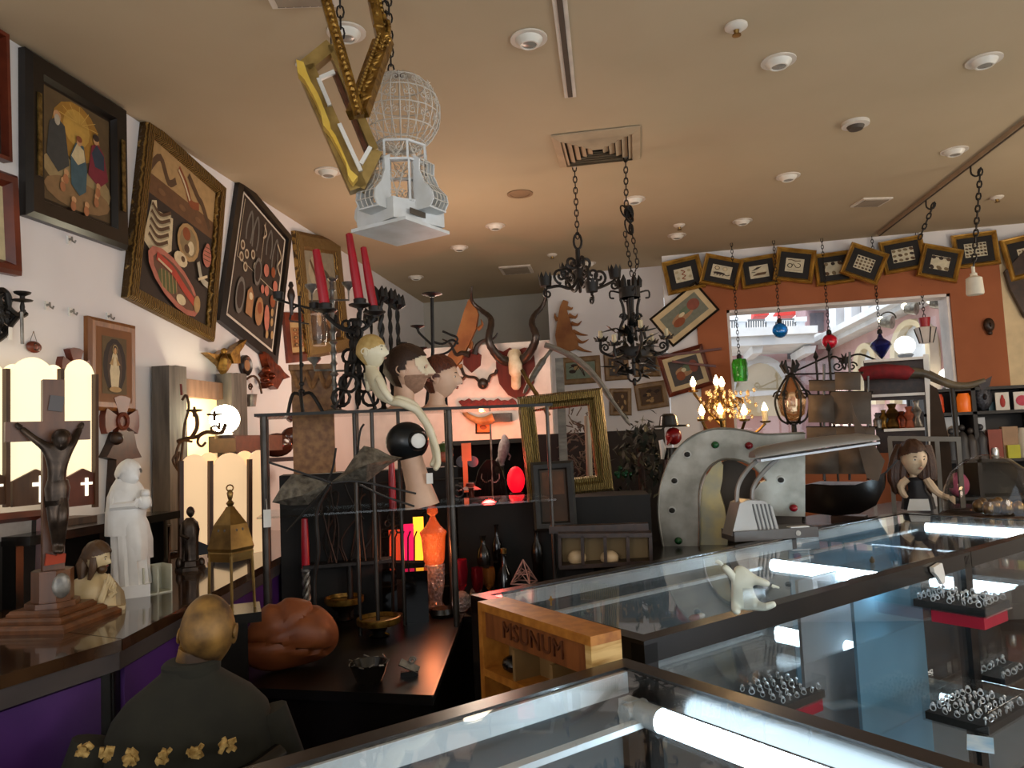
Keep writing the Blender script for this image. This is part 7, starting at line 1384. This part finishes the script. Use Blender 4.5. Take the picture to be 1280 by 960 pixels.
# desk lamp standing on the case divider
DLb=onz(955,672,1.0); DL=V(DLb,rz=R(18)); L=DL.L; s=DL.s; LG=M('lamp_grey','8a8681',.35,.5,c2='7f7b76',sc=6); LD=M('lamp_dark','4d4743',.4)
g=T('desk_lamp','grey fluorescent magnifier desk lamp standing on the glass case','lamp',DL)
a=L(908,672);b=L(1020,690); MB(LD).box((L(962,0).x,.0,.022),(108*s,.15,.044)).build('base',g)
o=DL.xz([(908,668),(918,628),(928,624),(948,625),(958,632),(966,660),(972,672)])
MB(LG).prism(o,-.06,.05).build('body',g); m=MB(LD)
for k in range(5): x=941+k*5; m.bar(L(x,630,-.062),L(x+9,666,-.062),1.6*s,.006)
m.build('vent_slot',g); MB(WHITE).box((L(992,0).x,-.05,.047),(24*s,.04,.004)).build('switch_plate',g); MB(PEWTER).cyl((L(988,0).x,-.076,.022),(L(988,0).x,-.079,.022),.012,n=10).build('button',g)
for pts in([(921,630),(922,610),(928,596),(938,583),(946,576)],[(941,630),(941,612),(948,598),(960,584),(972,574)]): MB(LG).tube(smoothpts([L(x,y,0) for x,y in pts]),[3*s]*17,8).build('arm',g)
hd=[((940,572),6,.03),((948,571),9,.05),((975,566),10,.055),((1030,558),10,.055),((1070,553),9,.05),((1094,550),5,.03)]
m=MB(LG); n=14; v=[];f=[]
for (x,y),h,w in hd:
    c=L(x,y)
    for k in range(n): a=PI*k/(n-1); v.append((c.x,w*math.cos(a)*1.25,c.z+h*s*math.sin(a)*1.3))
for i in range(len(hd)-1):
    for k in range(n-1): f.append((i*n+k,(i+1)*n+k,(i+1)*n+k+1,i*n+k+1))
f+=[tuple(range(n)),tuple(range(5*n+n-1,5*n-1,-1))]; m.add(v,f); m.build('shade',g)
MB(M('lamp_diffuser','c8ccd2',.3)).bar(L(945,575)+Vector((0,0,-.002)),L(1092,553)+Vector((0,0,-.002)),.10,.010,up=(0,0,1)).build('diffuser',g)
# ship model
SH=Vp(1058,600,4.3,turn=-12); L=SH.L; s=SH.s; z0=SH.loc.z; SAIL=M('ship_sail','55473a',.8,c2='453a30',sc=9); HULL=M('ship_hull','1d1714',.35,c2='120e0c',sc=9)
g=T('ship_model','dark sailing ship model with brown sails behind the desk lamp','ship model',SH)
v=[];f=[];st=[(1006,606,640,.02),(1020,603,642,.10),(1045,604,645,.14),(1075,604,642,.13),(1095,598,632,.09),(1106,590,610,.02)]
for x,yt,yb,w in st: t=L(x,yt);b=L(x,yb); v+=[(t.x,-w,t.z),(t.x,-w*.8,(t.z+b.z)/2),(b.x,0,b.z),(t.x,w*.8,(t.z+b.z)/2),(t.x,w,t.z)]
for i in range(len(st)-1):
    for k in range(4): f.append((i*5+k,(i+1)*5+k,(i+1)*5+k+1,i*5+k+1))
    f.append((i*5+4,(i+1)*5+4,(i+1)*5,i*5))
m=MB(HULL).add(v,f); m.bar(L(1104,594),L(1122,575),2*s).build('hull',g); m=MB(HULL); 
for x,yt in((1030,455),(1062,440),(1085,470)): m.cyl(L(x,600),L(x,yt),1.6*s,n=6)
m.build('mast',g)
def sail(x0,x1,y0,y1,bel=.06,tx=0):
    m=MB(SAIL); nx,nz=6,6; v=[];f=[]
    for j in range(nz+1):
        for i in range(nx+1):
            u=i/nx;w=j/nz; p=L(x0+(x1-x0)*u+tx*w,y0+(y1-y0)*w); v.append((p.x,-.03-bel*math.sin(PI*u)*math.sin(PI*min(1,w*1.1)*.9),p.z))
    for j in range(nz):
        for i in range(nx): a=j*(nx+1)+i; f.append((a,a+1,a+nx+2,a+nx+1))
    n=len(v); v2=[(x,y+.004,z) for x,y,z in v]; m.add(v+v2,f+[tuple(q+n for q in t[::-1]) for t in f]); m.build('sail',g); MB(HULL).cyl(L(x0-2,y0),L(x1+2,y0),1.5*s,n=6).build('yard',g)
sail(1012,1047,494,528,.08); sail(1040,1090,490,530,.05); sail(1013,1046,476,489,.03); sail(1045,1077,466,488,.03); sail(1010,1050,534,552,.03); sail(1044,1095,534,550,.03); sail(1006,1050,562,592,.06); sail(1050,1096,556,592,.06)
MB(SAIL).prism(SH.xz([(1068,502),(1074,520),(1090,545),(1110,575),(1102,600),(1088,596),(1074,545)]),-.10,-.095).build('jib_sail',g)
MB(DKWOOD).box((0,0,(BCZ-z0+L(0,644).z)/2-.001),(.18,.1,L(0,644).z-BCZ+z0)).build('cradle',g) if L(0,644).z+z0>BCZ else None
# long haired doll
LD_=Vp(1148,634,4.25,turn=0); L=LD_.L; s=LD_.s; g=T('long_haired_doll','doll with long brown hair and black dress sitting at the far case','doll',LD_)
DS=M('doll_skin','d9bfa0',.45,c2='cbae8c',sc=9); HR=M('long_brown_hair','4a2b18',.5,c2='2f190d',sc=40,stretch=(8,8,1),bump=.4); DRS=M('black_dress','16151b',.6)
hc=L(1141,573); hh=44*s; m=MB(DS); rot=head(m,hc,hh,R(25),R(5)); m.cyl(L(1142,600),L(1142,588),5*s,n=10); m.build('head',g); face_parts(g,hc,hh,rot,True,M('doll_lips'),None)
m=hair_cap(hc,hh,rot,HR,.42,-.9,1.12)
for q,(x0,x1) in enumerate(((1130,1123),(1126,1119),(1133,1130),(1153,1158),(1157,1162),(1149,1152))): m.tube(smoothpts([L(x0 if q<3 else x0,558,.02),L(x1,575,.0),L(x1-(3 if q<3 else -2),595,-.01),L(x1+(1 if q<3 else -1),618 if q<3 else 604,-.01)]),[7*s]*10+[4*s]*2+[1*s],8)
m.build('hair',g); m=MB(DRS); folds(m,[(19*s,L(0,636).z),(17*s,L(0,622).z),(10*s,L(0,612).z),(11*s,L(0,600).z),(7*s,L(0,596).z)],(L(1148,0).x,0,0),n=28,k=7,amp=.07,sy=.8); m.build('dress',g)
m=MB(DS)
for P in([(1134,598),(1126,606),(1128,616),(1134,622)],[(1158,598),(1166,610),(1175,618),(1186,622)]):
    m.tube(smoothpts([L(x,y,-.03) for x,y in P]),[5*s]*6+[4*s]*4+[3.2*s]*3,8)
    x,y=P[-1]; dx=1 if x>1150 else .4
    for k in range(5): m.tube([L(x,y,-.03),L(x+dx*5,y+(k-2)*1.6+2,-.035),L(x+dx*8,y+(k-2)*2+4,-.03)],[1.5*s,1.3*s,.8*s],5)
for P in([(1140,634),(1138,640)],[(1157,634),(1160,640)]): pass
m.build('arms',g); MB(WHITE).prism(LD_.xz([(1137,622),(1160,622),(1163,636),(1134,636)]),-.10,-.085).build('apron',g)
# glass dome
GD=Vp(1240,640,3.95); L=GD.L; s=GD.s; g=T('glass_dome','large low glass dome over gold trinkets at the right edge','dome',GD); DOM=M('dome_glass',(.75,.72,.66),.03,glass=1)
R0_=54*s; MB(DOM).lathe([(R0_,0),(R0_*1.0,12*s),(R0_*.93,32*s),(R0_*.75,52*s),(R0_*.45,66*s),(R0_*.15,71*s),(.001,72*s)],n=32).build('glass',g); MB(DKWOOD).lathe([(R0_*1.06,-12*s),(R0_*1.06,-2*s),(R0_*1.02,0),(.001,0)],n=32).build('base',g)
m=MB(BRASS); rr=random.Random(4)
for k in range(12): a=rr.random()*6.3; r=rr.uniform(.1,.7)*R0_; m.ell((r*math.cos(a),r*math.sin(a),7*s),(7*s,7*s,9*s),8,6)
m.build('gold_trinkets',g)
# stand for doll/dome behind cases uses sideboard
# ================================================================ CANDLE CHANDELIER AND THE RIGHT CLUSTER
CC=Vp(905,500,4.6); L=CC.L; s=CC.s; g=T('lit_chandelier','brass crystal chandelier with glowing candle bulbs behind the marquee letter','chandelier',CC)
m=MB(BRASS); rr=random.Random(2)
m.cyl(L(905,545),L(905,488),2.5*s,n=8); base=[(878,523,-.12),(901,522,-.2),(931,523,-.16),(957,525,.0),(867,487,.08),(896,485,.16),(903,487,.10)]
for x,y,dy in base: q=L(x,y+4,dy); m.tube(smoothpts([L(905,535),Vector((q.x*.6+L(905,0).x*.4,dy*.6,L(0,545 if y>500 else 510).z)),q]),1.8*s,6); m.lathe([(1.5*s,0),(6*s,1*s),(6.5*s,3*s),(2*s,2.5*s)],q,10)
m.build('arms',g); m=MB(M('crystal_amber',(.95,.75,.45),.05,trans=.7,emit=.12,ec='ffb050'))
for k in range(90): a=rr.random()*6.3; r=rr.uniform(6,36)*s; m.ell(L(908,0,0)+Vector((r*math.cos(a),r*math.sin(a),L(0,rr.uniform(488,525)).z-L(908,0,0).z)),(1.8*s,1.8*s,3*s),6,4)
o=m.build('crystal_drops',g); o['kind']='stuff'; m=MB(BRASS)
for k in range(12): a=PI*k/6; m.tube(spiral(L(905,505)+Vector((14*s*math.cos(a),14*s*math.sin(a),0)),9*s,2*s,0,2.4*PI,12,Vector((math.cos(a),math.sin(a),0)),Vector((0,0,1))),1*s,5)
m.build('scrolls',g); sl=MB(M('candle_sleeve'))
for k,(x,y,dy) in enumerate(base): q=L(x,y+4,dy); sl.cyl(q,q+Vector((0,0,(10 if k!=3 else 20)*s*.8)),2.2*s if k!=3 else 3.4*s,n=8); h=(10 if k!=3 else 16)*s*.8; MB(lit('candle_bulb','ffd79a',30)).lathe([(2*s,0),(3.8*s,4*s),(2.7*s,8*s),(.4*s,13*s)],q+Vector((0,0,h)),10).build('candle_bulb',g)
sl.build('candle_sleeve',g); MB(BRASS).lathe([(.09,-CC.loc.z),(.08,-CC.loc.z+.03),(.015,-CC.loc.z+.05),(.012,L(905,545).z)],(L(905,545).x,0,0),14).build('stand',g)
lamp('candle_light','POINT',CC.W(L(905,498,-.25)),7,(1,.6,.28),.08)
# lantern scroll (small iron lantern) right of candles
v=Vp(990,500,4.7); L=v.L; s=v.s; g=T('iron_lantern','ornate iron lantern with amber glass right of the candle bulbs','lantern',V(v.loc,rz=v.rz)); m=MB(IRON)
for k in range(6):
    a=PI/3*k; e=Vector((math.cos(a),math.sin(a),0)); m.tube(smoothpts([e*4*s+Vector((0,0,30*s)),e*12*s+Vector((0,0,18*s)),e*20*s,e*16*s-Vector((0,0,22*s)),e*6*s-Vector((0,0,30*s))]),1.5*s,6); m.tube(spiral(e*14*s+Vector((0,0,5*s)),8*s,2*s,0,2.5*PI,12,e,Vector((0,0,1))),1.2*s,5); m.tube([e*5*s+Vector((0,0,34*s)),e*10*s+Vector((0,0,44*s)),e*8*s+Vector((0,0,50*s))],[2*s,2.5*s,1*s],5)
m.torus((0,0,30*s),5*s,1.5*s).torus((0,0,-28*s),8*s,2*s).cyl((0,0,-30*s),(0,0,BCZ-v.loc.z),3*s,.0+6*s,8); m.build('frame',g); MB(M('amber_pane',(.75,.55,.35),.1,trans=.9,emit=.03,ec='ff9a40')).lathe([(5*s,-26*s),(14*s,-18*s),(17*s,0),(10*s,18*s),(4*s,28*s)],n=12).build('glass',g)
# iron bed-head with scrolls and spikes
v=Vp(1040,455,5.6); L=v.L; s=v.s; g=T('iron_headboard','black iron scrolled headboard with spikes standing before the window','headboard',V(Vector((v.loc.x,v.loc.y,0)),rz=v.rz)); Z0=Vector((0,0,v.loc.z)); q=lambda x,y:L(x,y)+Z0; m=MB(IRON)
m.tube([q(985,468),q(1040,443)],1.3*s,6).tube([q(985,468),q(1072,466)],1.2*s,6).tube(spiral(q(984,463),6*s,1.5*s,-PI/2,2*PI),1.3*s,6)
for x,y in((1020,450),(1036,440)): m.tube([Vector((q(x,0).x,0,0)),q(x,y)],1.6*s,6).lathe([(1*s,0),(3.5*s,4*s),(.2*s,12*s)],q(x,y),8)
m.tube(smoothpts([q(1056,462),q(1048,448),q(1040,446),(q(1036,452))]),1.3*s,6).tube(smoothpts([q(1056,462),q(1062,447),q(1076,443),q(1100,452),q(1130,460)]),1.3*s,6)
for sx in(-1,1): m.tube(spiral(q(1056+sx*9,458),6*s,1.5*s,0,sx*2.5*PI),1.1*s,5)
for k in range(9): a=PI*2*k/9; m.tube([q(1056,450),q(1056+9*math.cos(a),450+9*math.sin(a))],[2.5*s,.5*s],5)
m.build('ironwork',g)
# red lamp shade
v=Vp(1107,468,5.0); L=v.L; s=v.s; VELV=M('red_velvet','7d0f18',.8,c2='5d0a12',sc=20); P=[L(x,y) for x,y in((1076,468),(1078,467),(1105,464),(1134,466),(1139,469))]
g=T('red_velvet_roll','long dark red velvet roll lying on the white rack','cushion',v); MB(VELV).tube(P,[7*s,9*s,9.5*s,9*s,7*s],14).build('roll',g)
WR=Vp(1140,520,5.0); L=WR.L; s=WR.s; g=T('white_rack','white metal rack with shelf rails of brassware before the window','rack',V(Vector((WR.loc.x,WR.loc.y,0)),rz=WR.rz)); Z0=Vector((0,0,WR.loc.z)); q=lambda x,y,d=0:L(x,y,d)+Z0; WM=M('white_metal','e6e4de',.35)
MB(WM).bar((q(1160,560).x,0,0),q(1157,443),6*s).build('post',g)
for a,b in(((1080,452),(1156,447)),((1090,495),(1156,492)),((1105,538),(1156,536))): MB(WM).bar(q(*a),q(*b),3.4*s).build('rail',g)
MB(DKWOOD).bar(q(1080,476,.12),q(1156,474,.12),3*s,.28,up=(0,0,1)).build('shelf',g); MB(DKWOOD).bar(q(1095,541,.12),q(1156,540,.12),3*s,.28,up=(0,0,1)).build('shelf',g); MB(WM).bar((q(1085,560,.24).x,.24,0),q(1083,452,.24),4*s).build('post',g)
rr=random.Random(12); BWS=[BRASS,PEWTER,COPPER,GOLD,M('terracotta_ware','a8573a',.6)]
k=0
for yb,items in((539,((1098,20,6),(1106,26,5),(1117,34,9),(1128,24,6),(1138,30,7),(1148,38,6))),(475,((1088,10,5),(1098,12,6),(1110,12,6),(1122,13,5),(1134,14,6),(1146,12,5)))):
    for (x,h,r) in items:
        p=WR.W(Vector((L(x,yb,.1).x,.1,L(x,yb-2,.1).z))); m=MB(BWS[(k*2+1)%5]); r*=s;h*=s; m.lathe([(r*.6,0),(r,h*.12),(r*(.5+.4*(k%3==0)),h*.4),(r*.95,h*.62),(r*.45,h*.8),(r*.7,h*.97),(.001,h)],n=12)
        S('brass_vessel',('small','narrow','stout','tall','rounded','slim')[k%6]+' '+('brass','pewter','copper','gilt','clay')[[1,3,0,2,4][k%5]-0]+' vessel on the '+('lower' if k<6 else 'upper')+' shelf of the white rack, '+('first','second','third','fourth','fifth','sixth')[k%6]+' from the left','vessel',m,p); k+=1
v=Vp(1190,475,4.9); L=v.L; s=v.s; P=smoothpts([L(1138,466),L(1155,467),L(1172,474),L(1190,481),L(1210,482),L(1232,476)],4)
g=T('large_horn','long curved grey brown horn lying across the rack','horn',v); MB(M('grey_horn','6f6450',.4,c2='4b4235',sc=8)).tube(P,[8*s-4*s*i/len(P) for i in range(len(P))],10,flat=.9).build('horn',g); MB(DKWOOD).prism(v.xz([(1222,480),(1240,470),(1237,482),(1228,488)]),-.02,.03).build('tip_mount',g); MB(IRON).cyl((0,.0,-v.loc.z),L(1190,484),3*s,n=8).build('support',g)
MB
# merchandise wall shelf at the right
MS=V((ony(1225,520,6.5).x,6.5,0),rz=0); L=MS.L; s=MS.s; SHD=M('shelf_dark','1a1614',.6); g=T('merchandise_shelf','tall dark merchandise shelf against the right wall','shelf unit',MS)
a=L(1150,481);b=L(1310,640); zt=L(1225,484).z
MB(SHD).box(((a.x+b.x)/2,.26,zt/2),(b.x-a.x,.04,zt)).build('back_board',g); 
for z in(zt,L(0,513).z,L(0,573).z,L(0,620).z): MB(SHD).box(((a.x+b.x)/2,.10,z-.012),(b.x-a.x,.30,.024)).build('shelf_board',g)
for x in(a.x+.015,L(1238,0).x,b.x): MB(SHD).box((x,.10,zt/2),(.03,.30,zt)).build('side_board',g)
def merch(name,label,cat,x0,x1,yt,yb,m,dep=.05,fn=None,dy=.0):
    sh=[zt,L(0,513).z,L(0,573).z,L(0,620).z]; a=L(x0,yb,dy);b=L(x1,yt,dy); zb=a.z; zz=min(sh,key=lambda h:abs(h-zb)); h=b.z-zb; o=MS.W(Vector(((a.x+b.x)/2,dy,zz))); mb=MB(m)
    if fn: fn(mb,b.x-a.x,h)
    else: mb.box((0,0,h/2),(b.x-a.x,dep,h))
    return S(name,label,cat,mb,V(o,rz=0))
def cardart(col,shape):
    def f(mb,w,h):
        mb.box((0,0,h/2),(w,.01,h)); mb.use(C_(col[0],col[1]))
        if shape=='fig': mb.ell((0,-.008,h*.45),(w*.2,.004,h*.3),10,6).ell((0,-.008,h*.75),(w*.1,.004,h*.12),8,5)
        elif shape=='blob': mb.ell((0,-.008,h*.5),(w*.4,.004,h*.3),10,6)
        else: mb.box((0,-.007,h*.5),(w*.6,.004,h*.6))
    return f
PAPER=M('paper_white','d9d3c8',.7)
def jar(mb,w,h): mb.lathe([(w*.45,0),(w*.5,h*.1),(w*.5,h*.8),(w*.38,h*.95),(w*.38,h),(.001,h)],n=14)
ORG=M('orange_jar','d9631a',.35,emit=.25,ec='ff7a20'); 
merch('card','upright white card with a red figure on the upper merchandise shelf','card',1245,1260,488,511,PAPER,fn=cardart(('red_print','a3302a'),'fig'),dy=-.02); merch('card','white card with a red round print at the right edge of the merchandise shelf','card',1268,1286,488,511,PAPER,fn=cardart(('red_print2','c0485a'),'blob'),dy=-.02)
merch('orange_jar','round glowing orange jar on the upper merchandise shelf','jar',1197,1212,488,512,ORG,fn=jar); merch('orange_jar','narrow orange red jar left of the round orange jar','jar',1167,1178,488,512,M('orange_red_jar','d1471f',.4),fn=jar)
merch('dark_mask','dark glittering carved mask right of the orange jar','mask',1216,1238,476,512,M('dark_glitter','2b2b2f',.35,.4,c2='50525a',sc=60,bump=.6),fn=lambda mb,w,h:mb.ell((0,0,h*.5),(w*.5,.06,h*.5),14,10).ell((0,-.06,h*.5),(w*.1,.03,h*.12)))
merch('photo_print','grey white photograph print on the middle merchandise shelf','print',1182,1198,516,570,M('photo_grey','b9bcbf',.5),fn=cardart(('photo_skin','8e7d6c'),'blob'),dy=.06); merch('photo_print','grey photograph print of dark figures beside the first print','print',1216,1230,516,568,M('photo_grey'),fn=cardart(('photo_dark','4a4a4c'),'fig'),dy=.06)
for k,(x,c,lb) in enumerate(((1190,'3d3f42','leftmost of the dark figurines on the middle merchandise shelf'),(1203,'2f2d2c','second dark figurine on the middle merchandise shelf'),(1214,'3a332f','third dark figurine on the middle merchandise shelf'),(1226,'26262a','rightmost dark figurine on the middle merchandise shelf'))):
    merch('figurine',lb,'figurine',x-6,x+6,530-k%2*5,572,M('figurine_'+c,c,.5),fn=lambda mb,w,h:folds(mb,[(w*.5,0),(w*.42,h*.3),(w*.5,h*.55),(w*.25,h*.72),(w*.12,h*.76)],k=5).ell((0,0,h*.86),w*.28,10,8),dy=-.02)
merch('rust_pack','rust red packet on the middle merchandise shelf','packet',1236,1250,535,572,M('rust_pack','8a3d2a',.6)); merch('tan_pack','tan clear packet right of the rust red packet','packet',1254,1270,532,572,M('tan_pack','9a7a5a',.6)); merch('cream_tin','round cream tin at the right edge of the middle shelf','tin',1272,1290,534,572,M('cream_tin','cfc6b4',.5),fn=jar); merch('yellow_pack','bright yellow green packet on the lower merchandise shelf','packet',1259,1273,555,572,M('yellow_pack','b5b324',.6),dy=-.03); merch('glass_bottles','small silver glass bottle beside the yellow packet','bottle',1240,1248,558,572,SIL,fn=jar,dy=-.03); merch('pink_bag','pink round bag on the low merchandise shelf','bag',1186,1210,586,618,M('pink_bag','b5577a',.7),fn=lambda mb,w,h:mb.ell((0,0,h*.5),(w*.5,.07,h*.5),12,8))
merch('teal_box','teal box on the middle merchandise shelf above the rust packet','box',1236,1252,514,526,M('teal_box','3f5f66',.5),dy=.05)
# grey clothes rail frame
GRl=Vp(1180,590,4.55); L=GRl.L; s=GRl.s; g=T('grey_stand','grey square tube stand behind the long haired doll','stand',V(Vector((GRl.loc.x,GRl.loc.y,0)),rz=GRl.rz)); Z0=Vector((0,0,GRl.loc.z)); q=lambda x,y:L(x,y)+Z0; GT=M('grey_tube','7b766d',.5,.3)
MB(GT).bar(q(1110,548),q(1201,549),6*s).build('top_bar',g)
for x in(1112,1171,1198): MB(GT).bar((q(x,600).x,0,0),q(x,547),5*s).build('upright',g)
DRP=M('brown_drape','3b2c1f',.9,c2='2d2117',sc=9); m=MB(DRP); v=V(GRl.loc+GRl.Y*.12,rz=GRl.rz); m.prism(v.xz([(1162,480),(1172,486),(1180,520),(1188,560),(1192,610),(1164,610)]),-.01,.01); m.box((v.L(1176,600).x,0,(v.L(0,610).z-v.loc.z)/2),(.06,.02,v.loc.z+v.L(0,610).z)); S('hanging_drape','dark brown drape hanging behind the white rack post','drape',m,v)
# carnival figure left of the marquee letter
CF=Vp(832,545,4.1); L=CF.L; s=CF.s; z0=CF.loc.z; g=T('carnival_puppet','masked puppet with a wide black hat and red mask left of the marquee letter','puppet',V(CF.loc,rz=CF.rz))
m=MB(BLACK); m.lathe([(26*s,0),(25*s,2*s),(12*s,3*s),(10*s,14*s),(6*s,17*s),(.001,17*s)],L(836,534),18); m.build('hat',g); MB(M('red_mask','8f1a1a',.3)).ell(L(842,545),(10*s,.05,11*s),12,8).tube([L(838,548,-.05),L(834,556,-.09)],[3*s,1*s],6).build('mask',g); MB(WHITE).tube([L(826,550,-.03),L(829,562,-.03),L(828,574,-.03)],[3*s,4*s,2*s],7).build('glove',g); m=MB(BLACK); folds(m,[(20*s,BCZ-z0),(16*s,L(0,600).z),(10*s,L(0,560).z)],(L(840,0).x,0,0),k=6); m.build('cloak',g)
